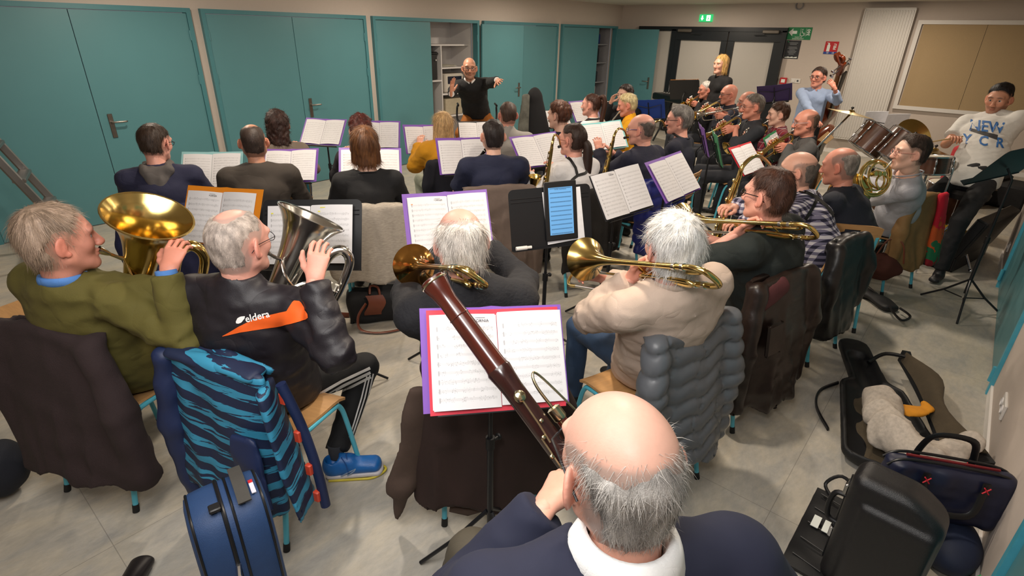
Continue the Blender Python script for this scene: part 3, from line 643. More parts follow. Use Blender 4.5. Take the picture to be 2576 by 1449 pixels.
vm = t.add('ShaderNodeVectorMath', operation='MULTIPLY'); t.link(r1.outputs[0], vm.inputs[0]); t.link(r2.outputs[0], vm.inputs[1])
sx = t.add('ShaderNodeSeparateXYZ'); t.link(tc.outputs['Object'], sx.inputs[0])
def seam(o, off, step):
    a = t.math('ABSOLUTE', t.math('SUBTRACT', t.math('FRACT', t.math('DIVIDE', t.math('ADD', o, off), step)), 0.5)); return t.math('LESS_THAN', a, 0.0016/step)
sm = t.math('MAXIMUM', seam(sx.outputs[0], 0.83, 2.0), seam(sx.outputs[1], 0.75, 2.0))
t.link(t.mix(t.math('MULTIPLY', sm, 0.5), vm.outputs[0], hx('6a665e')), t.b.inputs['Base Color']); t.b.inputs['Roughness'].default_value = 0.42; t.b.inputs['Specular IOR Level'].default_value = 0.35
t.bump(n2.outputs[0], 0.08, 0.003)
WALL = mat('wall_paint', 'c2b6ac', 0.8, noise=0.015, bump=0.1, bscale=90); CEIL = mat('ceiling_paint', 'c9c2b6', 0.85, noise=0.01)
TEAL = mat('teal_laminate', '52848b', 0.38, noise=0.02, scale=3); TEALF = mat('teal_frame_paint', '447c84', 0.42, noise=0.02)
WHITE = mat('white_paint', 'd8d4cf', 0.5, noise=0.01); BLK = mat('black_plastic', '131316', 0.45, noise=0.02); CHROME = mat('chrome', 'c8c8cc', 0.18, 1.0, noise=0.01); HND = mat('brushed_handle', '8a837c', 0.35, 1.0, noise=0.05)
struct('floor', MB().box(((X0+WX)/2, (WY+0.7-3)/2, -0.03), (WX-X0+0.4, WY+0.9+3.2, 0.06)), fm)
struct('ceiling', MB().box(((X0+WX)/2, (WY-3)/2, CH+0.03), (WX-X0+0.4, WY+3.4, 0.06)), CEIL)
FR = [(0.58, 2.775, 1.677), (2.88, 5.047, 3.955), (5.158, 7.299, 6.225), (7.416, 9.545, 8.48), (9.678, 11.788, 11.03)]; FT = 2.117
m = MB()  # cupboard wall: solid above and between the door frames
m.box(((X0+WX)/2, WY+0.06, (FT+CH)/2), (WX-X0, 0.12, CH-FT)); xs = [X0]+[v for f in FR for v in f[:2]]+[WX]
for a, b in zip(xs[::2], xs[1::2]): m.box(((a+b)/2, WY+0.06, FT/2), (b-a, 0.12, FT))
struct('wall_north', m, WALL)
struct('wall_east', MB().box((WX+0.05, (WY-3)/2, CH/2), (0.1, WY+3.2, CH)), WALL)
struct('wall_west', MB().box((X0-0.05, (WY-3)/2, CH/2), (0.1, WY+3.2, CH)), WALL)
D1 = (0.9, 2.09); D2 = (4.0, 6.15); m = MB()  # near right-hand wall with two teal doorways, ends at x = 7.1
m.box(((X0+7.1)/2, RY-0.09, (FT+CH)/2), (7.1-X0, 0.18, CH-FT))
for a, b in ((X0, D1[0]), (D1[1], D2[0]), (D2[1], 7.1)): m.box(((a+b)/2, RY-0.09, FT/2), (b-a, 0.18, FT))
struct('wall_south', m, WALL); struct('wall_south_far', MB().box((9.5, -3.05, CH/2), (5.2, 0.1, CH)).box((7.05, -1.8, CH/2), (0.1, 2.4, CH)), WALL)
for a, b in ((X0, D1[0]), (D1[1], D2[0]), (D2[1], 7.1)): pass
BB = mat('baseboard_white', 'e6e2dd', 0.4, noise=0.01)
m = MB()
for a, b in ((X0, D1[0]), (D1[1], D2[0]), (D2[1], 7.1)): m.box(((a+b)/2, RY+0.006, 0.035), (b-a, 0.012, 0.07))
struct('baseboard_south', m, BB); struct('baseboard_east', MB().box((WX-0.006, 0.2, 0.035), (0.012, 6.2, 0.07)), BB)
m = MB()
for a, b in zip(xs[::2], xs[1::2]): m.box(((a+b)/2, WY-0.006, 0.035), (b-a, 0.012, 0.07))
struct('baseboard_north', m, BB)
def handle(parent, x, y, z, sx=1, ny=-1, R=None):
    """lever handle on a long plate; sx: side the lever points to"""
    m = MB(); m.box((x, y+ny*0.005, z-0.04), (0.045, 0.008, 0.24), bev=0.018); p = m.build('handle_plate', HND, parent)
    m = MB(); m.tube([(x, y, z), (x, y+ny*0.05, z), (x+sx*0.015, y+ny*0.058, z), (x+sx*0.12, y+ny*0.058, z), (x+sx*0.13, y+ny*0.045, z)], 0.009, 10); m.cyl((x, y+ny*0.0, z-0.10), (x, y+ny*0.014, z-0.10), 0.009); m.build('handle_lever', HND, p)
def leaf(parent, a, b, y, closed=True):
    return MB().box(((a+b)/2, y, (FT-0.04)/2+0.005), (b-a-0.006, 0.038, FT-0.055), bev=0.003).build('door_leaf', TEAL, parent, smooth=False)
for i, (a, b, c) in enumerate(FR):
    d = empty('door_%d' % (i+1), ((a+b)/2, WY, 0)); d['kind'] = 'structure'; ox = Vector(d.location)
    def L(mb): mb.xform(Matrix.Translation(-ox)); return mb
    m = MB(); w = 0.045
    m.box((a+w/2, WY-0.0, FT/2), (w, 0.11, FT)).box((b-w/2, WY-0.0, FT/2), (w, 0.11, FT)).box(((a+b)/2, WY, FT-w/2), (b-a-2*w, 0.11, w))
    L(m).build('door_frame', TEALF, d, smooth=False); yl = WY-0.025
    def lf(a1, b1): L(MB().box(((a1+b1)/2, yl, (FT-0.05)/2+0.004), (b1-a1-0.007, 0.038, FT-0.062))).build('door_leaf', TEAL, d, smooth=False)
    lf(a+w, c)
    if i in (0, 1, 3): lf(c, b-w)
    for xh in ((a+w+0.004, b-w-0.004)):
        for zh in (0.25, 1.4, 1.85): L(MB().cyl((xh, yl-0.026, zh-0.05), (xh, yl-0.026, zh+0.05), 0.008, n=8)).build('hinge', TEALF, d)
    if i in (0, 1):
        dd = empty('tmp'); bpy.data.objects.remove(dd)
        handle(d, c+0.10-ox.x, yl-0.02-WY, 1.03, 1)
# leaf of the third cupboard folded back flat over the fourth; leaf of the fifth standing open at a right angle
def swung(name, hx_, hy, ang, w, lab, hs):
    """the door leaf is its own mesh, hinged at (hx_, hy); ang in degrees from +X"""
    o = MB().box((w/2, 0, (FT-0.05)/2+0.004), (w, 0.038, FT-0.062)).build(name, TEAL, None, smooth=False); o.location = (hx_, hy, 0); o.rotation_euler = (0, 0, math.radians(ang)); o['kind'] = 'structure'
    handle(o, w-0.10, -0.019 if hs < 0 else 0.019, 1.03, -1, hs); return o
swung('door_6', 7.325, WY-0.075, -2.5, 1.04, '', -1); swung('door_7', 11.77, WY-0.03, -90, 1.03, '', -1)
# inside the two open cupboards
SHM = mat('white_melamine', 'cfcbc9', 0.5, noise=0.01); DK = mat('dark_grey_board', '3c3f45', 0.7)  # DK: plain dark grey for the crate slots and the switch plate ring
def cupboard(name, a, b, depth, shelves, verts, m_, lab):
    r = empty(name, ((a+b)/2, WY+0.12, 0)); tag(r, lab, 'cupboard'); o = Vector(r.location)
    def bl(nm, *bx):
        mb = MB()
        for c, s in bx: mb.box(Vector(c)-o, s)
        mb.build(nm, m_, r, smooth=False)
    y1 = WY+0.12+depth; y0 = WY+0.121
    bl('back_panel', (((a+b)/2, y1, 1.07), (b-a, 0.02, 2.1))); bl('side_panel', ((a+0.01, (y0+y1)/2, 1.07), (0.02, depth, 2.1))); bl('side_panel', ((b-0.01, (y0+y1)/2, 1.07), (0.02, depth, 2.1)))
    bl('top_panel', (((a+b)/2, (y0+y1)/2, 2.13), (b-a, depth, 0.02))); bl('bottom_panel', (((a+b)/2, (y0+y1)/2, 0.06), (b-a, depth, 0.02)))
    for (xa, xb, z) in shelves: bl('shelf', (((xa+xb)/2, (y0+y1)/2+0.02, z), (xb-xa, depth-0.04, 0.022)))
    for (x, za, zb) in verts: bl('divider', ((x, (y0+y1)/2+0.02, (za+zb)/2), (0.02, depth-0.04, zb-za)))
    return r
cupboard('cupboard', 5.17, 7.28, 0.5, [(5.19, 7.26, 1.74), (6.63, 7.26, 1.39), (5.19, 6.61, 1.20), (6.63, 7.26, 0.98), (6.63, 7.26, 0.62)], [(6.62, 0.08, 1.73)], SHM, 'white melamine shelving inside the open cupboard behind the conductor')
cupboard('cupboard', 9.69, 11.77, 0.5, [(9.7, 11.76, 1.74), (9.7, 11.76, 1.36), (9.7, 11.76, 0.95), (9.7, 11.76, 0.5)], [], mat('grey_melamine', '8a8a8e', 0.6), 'grey shelving inside the half open cupboard beside the black glazed doors')
CY = WY+0.15
def at_shelf(name, c, s, m_, lab, cat, bev=0.01, extra=None, grp=None):
    o = MB().box((0, 0, s[2]/2), s, bev=bev).build(name, m_, None, smooth=True); o.location = c; tag(o, lab, cat, grp)
    if extra: extra(o)
    return o
def lidded(o): MB().box((0, 0, 0.40), (0.36, 0.32, 0.05), bev=0.02).build('lid', BLK, o); MB().ball((0.1, -0.17, 0.3), (0.012, 0.008, 0.012)).build('badge', WHITE, o)
at_shelf('storage_bin', (6.42, CY+0.20, 1.215), (0.3, 0.3, 0.4), BLK, 'black lidded bin on the cupboard shelf left of the conductor', 'bin', 0.02, lidded)
def printer(o):
    MB().box((0, -0.165, 0.20), (0.34, 0.02, 0.13), bev=0.01).build('dark_panel', mat('printer_panel', '151a2c', 0.25), o); MB().box((0, -0.21, 0.05), (0.26, 0.1, 0.012)).build('paper_tray', SHM, o)
at_shelf('printer', (6.95, CY+0.22, 0.995), (0.44, 0.34, 0.30), mat('printer_shell', 'bdb6ab', 0.5), 'cream printer with a dark front panel in the cupboard', 'printer', 0.02, printer)
def sheets(o):
    for k in range(5): MB().box((0.01*math.sin(k*2), 0, 0.006*k), (0.3, 0.2, 0.004), R=Matrix.Rotation(0.15*math.sin(k*3), 3, 'Z')).build('sheet', mat('paper_old', 'a8a396', 0.8), o, smooth=False)
at_shelf('paper_pile', (6.86, CY+0.2, 1.408), (0.34, 0.24, 0.012), mat('paper_old', 'a8a396', 0.8), 'loose pile of greyish papers on the shelf above the printer', 'papers', 0.0, sheets)
at_shelf('paper_box', (6.92, CY+0.2, 0.635), (0.4, 0.3, 0.26), mat('cream_card', 'a79c86', 0.8), 'plain cream carton on the lower cupboard shelf', 'box', 0.005)
for k, (z, col, nm, lab) in enumerate(((1.752, '1c2f66', 'storage_box', 'dark blue box on the top shelf of the half open cupboard'), (1.372, '16181e', 'file_box', 'black file box with blue stripe on the second shelf'), (0.962, '23252b', 'tool_case', 'flat black case on the third shelf of the half open cupboard'))):
    def ex(o, k=k):
        if k == 1: MB().box((0.0, -0.151, 0.14), (0.05, 0.004, 0.26)).build('stripe', mat('blue_stripe', '2450a0', 0.5), o)
        if k == 2: MB().tube([(-0.1, -0.15, 0.12), (-0.08, -0.18, 0.15), (0.08, -0.18, 0.15), (0.1, -0.15, 0.12)], 0.008, 8).build('carry_handle', HND, o)
    at_shelf(nm, (11.3, CY+0.2, z), (0.38, 0.3, (0.2, 0.29, 0.22)[k]), mat('box_'+col, col, 0.55), lab, 'box', 0.01, ex)
for k in range(2):
    o = at_shelf('crate', (11.3, CY+0.18, 0.512+k*0.19), (0.3, 0.26, 0.175), mat('crate_grey', 'a3a29f', 0.6), 'pale grey plastic crate, %s of the two on the cupboard shelf' % ('lower', 'upper')[k], 'crate', 0.015, None, 'grey crates in the cupboard')
    for j in range(3): MB().box((-0.08+0.08*j, -0.131, 0.09), (0.05, 0.006, 0.05)).build('vent_slot', DK, o)
bg = SDF((-0.2, -0.2, 0), (0.2, 0.2, 0.5), 0.015); bg.slab((0, 0, 0.14), (0, 0.02, 0.34), (1, 0, 0), (0.15, 0.11), (0.11, 0.08), 0.03); bg.warp(lambda Q: 0.012*vnoise(Q, 18, 3))
o = bg.build('backpack', mat('black_nylon', '0e0f12', 0.6, bump=0.2)); o.location = (6.2, WY+0.3, 0.075); tag(o, 'slumped black backpack at the bottom of the open cupboard', 'bag')
MB().tube([(-0.05, -0.09, 0.3), (-0.03, -0.12, 0.42), (0.05, -0.1, 0.43), (0.07, -0.08, 0.32)], 0.008, 8).build('strap', BLK, o)
# ---- far wall: black framed glazed doors
AL = mat('anthracite_aluminium', '14171c', 0.35, noise=0.02); GLZ = mat('frosted_pane', 'b3aea7', 0.3, noise=0.01)
d = empty('door_8', (WX-0.04, 4.92, 0)); d['kind'] = 'structure'
def DL(mb): return mb.xform(Matrix.Translation((-(WX-0.04), -4.92, 0)))
fx = WX-0.045
DL(MB().box((fx, 4.915, 2.09), (0.09, 3.09, 0.08)).box((fx, 6.42, 1.05), (0.09, 0.08, 2.05)).box((fx, 3.41, 1.05), (0.09, 0.08, 2.05)).box((fx, 5.63, 1.05), (0.09, 0.10, 2.05))).build('door_frame', AL, d, smooth=False)
for (y0, y1) in ((6.38, 5.68),): DL(MB().box((fx+0.01, (y0+y1)/2, 1.05), (0.012, y0-y1, 1.98))).build('pane', GLZ, d, smooth=False)
for j, (y0, y1) in enumerate(((5.58, 4.47), (4.45, 3.45))):
    yc = (y0+y1)/2; wd = y0-y1; lf_ = DL(MB().box((fx-0.01, yc, 1.96), (0.06, wd, 0.17)).box((fx-0.01, yc, 0.12), (0.06, wd, 0.2)).box((fx-0.01, y0-0.06, 1.04), (0.06, 0.12, 1.68)).box((fx-0.01, y1+0.06, 1.04), (0.06, 0.12, 1.68))).build('door_leaf', AL, d, smooth=False)
    DL(MB().box((fx, yc, 1.04), (0.012, wd-0.24, 1.68))).build('pane', GLZ, lf_, smooth=False)
    DL(MB().box((fx-0.075, yc+(0.35 if j == 0 else -0.30), 2.055), (0.06, 0.30, 0.06), bev=0.01)).build('door_closer', mat('closer_metal', '6e675f', 0.4, 0.6), d)
    DL(MB().tube([(fx-0.09, yc+(0.2 if j == 0 else -0.2), 2.0), (fx-0.07, yc, 1.99)], 0.008, 6)).build('closer_arm', AL, d)
    if j == 0: DL(MB().tube([(fx-0.04, y0-0.03, 1.0), (fx-0.09, y0-0.03, 1.0), (fx-0.09, y0-0.03, 0.82), (fx-0.04, y0-0.03, 0.82)], 0.01, 8)).build('pull_handle', CHROME, d)
# ---- radiator with vertical flutes
r = empty('radiator', (WX-0.09, 1.805, 0)); tag(r, 'tall white fluted panel radiator on the end wall beside the pinboard', 'radiator')
RW = mat('radiator_white', 'ccc8c2', 0.4, noise=0.01)
MB().box((0.0, 0, 1.355), (0.05, 0.72, 2.16)).build('panel', RW, r, smooth=False)
for k in range(18): MB().box((-0.032, -0.34+0.04*k, 1.355), (0.014, 0.022, 2.1), bev=0.005).build('flute', RW, r, smooth=False)
MB().box((0, 0.365, 1.355), (0.1, 0.012, 2.17)).build('side_cover', RW, r, smooth=False); MB().box((0, -0.365, 1.355), (0.1, 0.012, 2.17)).build('side_cover', RW, r, smooth=False); MB().box((0.0, 0, 2.44), (0.1, 0.74, 0.012)).build('top_grille', RW, r, smooth=False)
MB().cyl((0.0, -0.4, 0.25), (0.0, -0.4, 0.38), 0.018).build('valve', RW, r)
# ---- pinboard
r = empty('pinboard', (WX-0.02, 0.46, 1.57)); tag(r, 'wide beige fabric pinboard in a white frame on the end wall', 'pinboard')
PM = mat('beige_fabric_board', 'a68f6c', 0.9, noise=0.05, scale=120, bump=0.3, bscale=240)
MB().box((0, 0.41, 0), (0.03, 0.83, 1.27)).build('panel', PM, r, smooth=False); MB().box((0, -0.44, 0), (0.03, 0.86, 1.27)).build('panel', PM, r, smooth=False)
for c, s in (((-0.01, -0.02, 0.665), (0.05, 1.86, 0.06)), ((-0.01, -0.02, -0.665), (0.05, 1.86, 0.06)), ((-0.01, 0.88, 0), (0.05, 0.06, 1.27)), ((-0.01, -0.92, 0), (0.05, 0.06, 1.27))): MB().box(c, s).build('frame_rail', WHITE, r, smooth=False)
# ---- signs, switches
def text_obj(s, size, m_, parent, M, ext=0.0006, name='lettering', font=None, sp=1.0, bold=0.0):
    cu = bpy.data.curves.new(name, 'FONT'); cu.body = s; cu.size = size; cu.extrude = ext; cu.align_x = 'CENTER'; cu.align_y = 'CENTER'; cu.resolution_u = 2; cu.space_character = sp; cu.offset = bold
    o = bpy.data.objects.new('tmp', cu); COL.objects.link(o); dg = bpy.context.evaluated_depsgraph_get(); me = bpy.data.meshes.new_from_object(o.evaluated_get(dg)); bpy.data.objects.remove(o); bpy.data.curves.remove(cu)
    me.transform(M); me.materials.clear(); return link(name, me, parent, m_)
def wallM(y, z, x=WX-0.02): # text plane facing -X: text x -> -Y
    return Matrix(((0, 0, -1, x), (-1, 0, 0, y), (0, 1, 0, z), (0, 0, 0, 1)))
GRN = mat('safety_green', '1d7a4a', 0.5); WL = mat('white_print', 'dfe4de', 0.5, noise=0.0); RED = mat('safety_red', 'b51f26', 0.5)
def plate(name, y, z, w, h, m_, lab, cat, th=0.012):
    r = empty(name, (WX-th/2, y, z)); tag(r, lab, cat); MB().box((0, 0, 0), (th, w, h), bev=0.002).build('plate', m_, r, smooth=False); return r, Matrix(((0, 0, -1, -th/2-0.001), (-1, 0, 0, 0), (0, 1, 0, 0), (0, 0, 0, 1)))
def poly(pts, m_, parent, M, name='symbol', z1=0.0012): return MB().prism(pts, 0, z1, M).build(name, m_, parent, smooth=False)
LIT = mat('lit_green', '1f9a55', 0.4, emit=1.1); LW = mat('lit_white', 'e8fff0', 0.4, emit=2.0)
r, M = plate('exit_sign', 5.0, 2.29, 0.27, 0.135, LIT, 'small lit green emergency exit sign above the black doors', 'sign', 0.05)
poly([(-0.07-0.03, 0.0), (-0.082, 0.0), (-0.082, 0.045), (-0.058, 0.045), (-0.058, 0.0), (-0.04, 0.0), (-0.07, -0.045)], LW, r, M, 'arrow'); poly([(0.02, -0.05), (0.1, -0.05), (0.1, 0.05), (0.02, 0.05)], LW, r, M, 'door_symbol')
MR = M@Matrix.Translation((0.06, 0, 0.0015)); MB().tube([MR@Vector(p) for p in ((-0.025, -0.04, 0), (-0.005, -0.015, 0), (0.0, 0.012, 0))], 0.006, 6).tube([MR@Vector(p) for p in ((0.025, -0.035, 0), (0.005, -0.015, 0), (0, 0.012, 0), (-0.02, 0.0, 0))], 0.006, 6).ball(MR@Vector((0.008, 0.03, 0)), 0.009).build('running_figure', LIT, r)
r, M = plate('evacuation_sign', 3.175, 2.035, 0.42, 0.21, GRN, 'green evacuation arrow sign with a wheelchair symbol right of the black doors', 'sign', 0.006)
poly([(-0.19, 0.02), (-0.115, 0.085), (-0.115, 0.045), (-0.04, 0.045), (-0.04, -0.005), (-0.115, -0.005), (-0.115, -0.045)], WL, r, M, 'arrow')
MB().tube([M@Vector((0.055+0.035*math.cos(a), -0.005+0.035*math.sin(a), 0.002)) for a in np.linspace(-3.6, 0.6, 14)], 0.005, 6).tube([M@Vector(p) for p in ((0.05, 0.05, 0.002), (0.05, 0.012, 0.002), (0.08, 0.01, 0.002), (0.095, -0.03, 0.002))], 0.006, 6).ball(M@Vector((0.05, 0.068, 0.002)), 0.01).build('wheelchair_symbol', WL, r)
for x_ in (0.02, 0.115): MB().box(M@Vector((x_, 0.02, 0.001)), (0.002, 0.004, 0.13)).build('dividing_line', WL, r)
text_obj('360', 0.075, WL, r, M@Matrix.Translation((0.16, 0.02, 0.001))@Matrix.Rotation(PI/2, 4, 'Z'), bold=0.002); text_obj('POINT DE', 0.028, WL, r, M@Matrix.Translation((0, -0.062, 0.001))); text_obj('RASSEMBLEMENT', 0.026, WL, r, M@Matrix.Translation((0, -0.088, 0.001)))
r, M = plate('notice', 3.235, 1.76, 0.26, 0.32, mat('notice_black', '202227', 0.4), 'black notice with fine white print below the green evacuation sign', 'notice', 0.006)
poly([(-0.11, 0.125), (-0.085, 0.125), (-0.085, 0.145), (-0.11, 0.145)], GRN, r, M, 'emblem')
for k in range(9):
    w_ = (0.16, 0.12, 0, 0.15, 0.17, 0.1, 0.16, 0.14, 0.09)[k]
    if w_: poly([(-w_/2, 0.11-0.024*k), (w_/2, 0.11-0.024*k), (w_/2, 0.118-0.024*k), (-w_/2, 0.118-0.024*k)], mat('grey_print', '8a8d90', 0.6), r, M, 'text_line')
poly([(-0.11, -0.135), (-0.04, -0.12), (-0.03, -0.135), (0.03, -0.12), (0.04, -0.135), (0.11, -0.12), (0.11, -0.145), (-0.11, -0.145)], WL, r, M, 'text_line')
r, M = plate('fire_sign', 2.58, 1.81, 0.22, 0.21, RED, 'red fire extinguisher sign with a blue strip above the double bass', 'sign', 0.006)
poly([(-0.07, -0.06), (-0.02, -0.06), (-0.02, 0.04), (-0.035, 0.06), (-0.035, 0.08), (-0.085, 0.085), (-0.055, 0.065), (-0.07, 0.04)], WL, r, M, 'extinguisher_symbol'); poly([(-0.11, -0.105), (0.11, -0.105), (0.11, -0.065), (-0.11, -0.065)], mat('sign_blue', '22408c', 0.5), r, M, 'strip'); text_obj('FEU', 0.06, WL, r, M@Matrix.Translation((0.06, 0.02, 0.001))@Matrix.Rotation(PI/2, 4, 'Z'), bold=0.002)
for k in (-0.045, 0.045): text_obj('18', 0.04, WL, r, M@Matrix.Translation((k, -0.085, 0.001)))
r, M = plate('call_point', 3.27, 1.205, 0.12, 0.115, RED, 'small red fire alarm call point beside the black doors', 'alarm', 0.04); poly([(-0.035, -0.03), (0.035, -0.03), (0.035, 0.03), (-0.035, 0.03)], WL, r, M, 'label_plate')
r, M = plate('light_switch', 3.055, 1.22, 0.17, 0.08, WHITE, 'white double switch plate right of the red call point', 'switch', 0.012); MB().box((-0.01, 0.04, 0), (0.008, 0.06, 0.055), bev=0.002).build('rocker', WHITE, r); MB().cyl((0, -0.04, 0), (-0.012, -0.04, 0), 0.016).build('socket_ring', DK, r)
r = empty('wall_siren', (WX-0.02, 3.27, 2.50)); tag(r, 'round grey sounder high on the end wall above the green sign', 'sounder'); MB().lathe([(0.0, -0.05), (0.03, -0.05), (0.05, -0.03), (0.065, 0.0)], Matrix.Rotation(-PI/2, 4, 'Z').inverted()@Matrix.Identity(4), 20).build('cone', mat('sounder_grey', '8b8b90', 0.5), r); MB().torus((0, 0, 0), 0.065, 0.01, Matrix.Rotation(PI/2, 3, 'Y')).build('ring', mat('sounder_grey', '8b8b90', 0.5), r)
r = empty('loudspeaker', (WX-0.35, -0.95, 0.9)); tag(r, 'black loudspeaker low on the end wall at the right edge', 'speaker'); MB().box((0, 0, 0.2), (0.3, 0.5, 0.55), bev=0.02).build('cabinet', BLK, r); MB().torus((-0.152, 0, 0.15), 0.13, 0.012, Matrix.Rotation(PI/2, 3, 'Y')).build('cone_surround', HND, r); MB().cyl((0, 0, -0.9), (0, 0, -0.05), 0.02).build('stand_pole', BLK, r); MB().cyl((0, 0, -0.9), (0, 0, -0.88), 0.2).build('stand_base', BLK, r)
# ---- right-hand wall: teal double doors and sockets
for k, (a, b) in enumerate((D1, D2)):
    d = empty('door_%d' % (9+k), ((a+b)/2, RY, 0)); d['kind'] = 'structure'; o_ = Vector(d.location); w = 0.04; TF = mat('light_teal_edge', '4aa3bb', 0.4)
    m = MB().box((a+w/2, RY-0.03, FT/2), (w, 0.10, FT)).box((b-w/2, RY-0.03, FT/2), (w, 0.10, FT)).box(((a+b)/2, RY-0.03, FT-w/2), (b-a-2*w, 0.10, w)); m.xform(Matrix.Translation(-o_)).build('door_frame', TF, d, smooth=False); c = (a+b)/2
    for (p, q2) in ((a+w, c), (c, b-w)): MB().box(((p+q2)/2, RY-0.02, FT/2-0.02), (q2-p-0.006, 0.04, FT-0.06)).xform(Matrix.Translation(-o_)).build('door_leaf', TEAL, d, smooth=False)
    for xx in (a+w+0.01, b-w-0.01):
        for zz in (0.12, 1.1, 1.9): MB().cyl((xx, RY+0.02, zz-0.05), (xx, RY+0.02, zz+0.05), 0.014, n=10).xform(Matrix.Translation(-o_)).build('hinge', TF, d)
for (x, z, lab, n_) in ((3.38, 0.27, 'white double socket low on the near right wall', 2), (6.7, 0.22, 'white single socket at the end of the right wall', 1)):
    r = empty('wall_socket', (x, RY+0.006, z)); tag(r, lab, 'socket'); MB().box((0, 0, 0), (0.085*n_, 0.012, 0.085), bev=0.003).build('plate', WHITE, r)
    for k in range(n_): MB().lathe([(0.024, 0.004), (0.022, 0.012), (0.02, 0.007), (0.0, 0.006)], Matrix.Translation(((k-(n_-1)/2)*0.085, 0, 0)), 16).build('socket_well', SHM, r)
# ------------------------------------------------------------------ chairs
WOOD = mat('beech_plywood', 'b98d5c', 0.42, noise=0.10, scale=9, stretch=(1, 9, 9)); TUBE = mat('light_teal_tube', '56b8cf', 0.35, noise=0.02); RUB = mat('black_rubber', '0d0e10', 0.6)
def make_chair():
    r = empty('stacking_chair')
    def seat(u, v):
        x = (u-0.5)*0.39; y = 0.19-v*0.38; cr = 1-0.10*(abs(2*u-1)**6)*(1 if v > 0.5 else 1); z = 0.452-0.012*math.sin(PI*v)+0.012*(abs(2*u-1)**2)-0.02*max(0, 0.12-v)/0.12; return (x*(1-0.08*v), y, z)
    MB().sheet(seat, 10, 10, 0.012).build('seat', WOOD, r, sharp=50)
    m = MB(); N, K = 24, 14
    def bk(u, v):
        x = (u-0.5)*0.40; e = (abs(2*u-1))**4*0.025; z = 0.56+0.25*v-(e if v > 0.5 else -e)*(1 if v in (0, 1) or True else 1)*abs(2*v-1); y = -0.205-0.05*v+0.035*(2*u-1)**2*1.0; return Vector((x, y, z))
    P_ = [[bk(i/N, j/K) for i in range(N+1)] for j in range(K+1)]; V = [p for row in P_ for p in row]; V += [p+Vector((0, -0.011, 0)) for p in V]; o = (N+1)*(K+1); hole = lambda i, j: 9 <= i <= 14 and 10 <= j <= 11; F = []
    inb = lambda i, j: 0 <= i < N and 0 <= j < K and not hole(i, j)
    for j in range(K):
        for i in range(N):
            if hole(i, j): continue
            a, b, c, d = j*(N+1)+i, j*(N+1)+i+1, (j+1)*(N+1)+i+1, (j+1)*(N+1)+i; F += [(a, b, c, d), (a+o, d+o, c+o, b+o)]
            for (di, dj, p, q) in ((0, -1, a, b), (1, 0, b, c), (0, 1, c, d), (-1, 0, d, a)):
                if not inb(i+di, j+dj): F.append((q, p, p+o, q+o))
    m.add(V, F); m.build('backrest', WOOD, r, sharp=50)
    for s in (-1, 1):
        pts = catmull([(s*0.20, 0.235, 0.0), (s*0.185, 0.195, 0.30), (s*0.182, 0.165, 0.415), (s*0.182, 0.11, 0.437), (s*0.182, -0.12, 0.437)], 5); o1 = MB().tube(pts, 0.0115, 10).build('leg', TUBE, r, sharp=60)
        MB().cyl((s*0.2003, 0.2362, 0.0), (s*0.198, 0.231, 0.035), 0.014, 0.0135).build('foot_cap', RUB, o1)
        pts = catmull([(s*0.20, -0.27, 0.0), (s*0.187, -0.19, 0.42), (s*0.182, -0.195, 0.6), (s*0.178, -0.222, 0.72)], 5); o2 = MB().tube(pts, 0.0115, 10).build('leg', TUBE, r, sharp=60)
        MB().cyl((s*0.2003, -0.271, 0.0), (s*0.198, -0.262, 0.035), 0.014, 0.0135).build('foot_cap', RUB, o2)
    MB().cyl((-0.182, -0.1, 0.43), (0.182, -0.1, 0.43), 0.01).build('cross_tube', TUBE, r); MB().cyl((-0.182, 0.1, 0.43), (0.182, 0.1, 0.43), 0.01).build('cross_tube', TUBE, r)
    return r
def copy_tree(o, parent=None):
    c = o.copy(); COL.objects.link(c)
    if parent is not None: c.parent = parent
    for ch in list(o.children): copy_tree(ch, c)
    return c
_CH = None
def chair(xy, az, label):
    global _CH
    o = make_chair() if _CH is None else copy_tree(_CH)
    if _CH is None: _CH = o
    o.location = (xy[0], xy[1], 0); o.rotation_euler = (0, 0, math.radians(az-90)); tag(o, label, 'chair', 'plywood chairs with light blue tube legs'); return o
def chair_for(key, az=None, back=0.0, label=None, side=0.0):
    p = PEOPLE[key]; a = math.degrees(p['root'].rotation_euler.z)+90 if az is None else az; r = math.radians(a); b = p['base']
    xy = (b.x-math.cos(r)*(back-0.02)+math.sin(r)*side, b.y-math.sin(r)*(back-0.02)-math.cos(r)*side); return chair(xy, a, label), xy, a
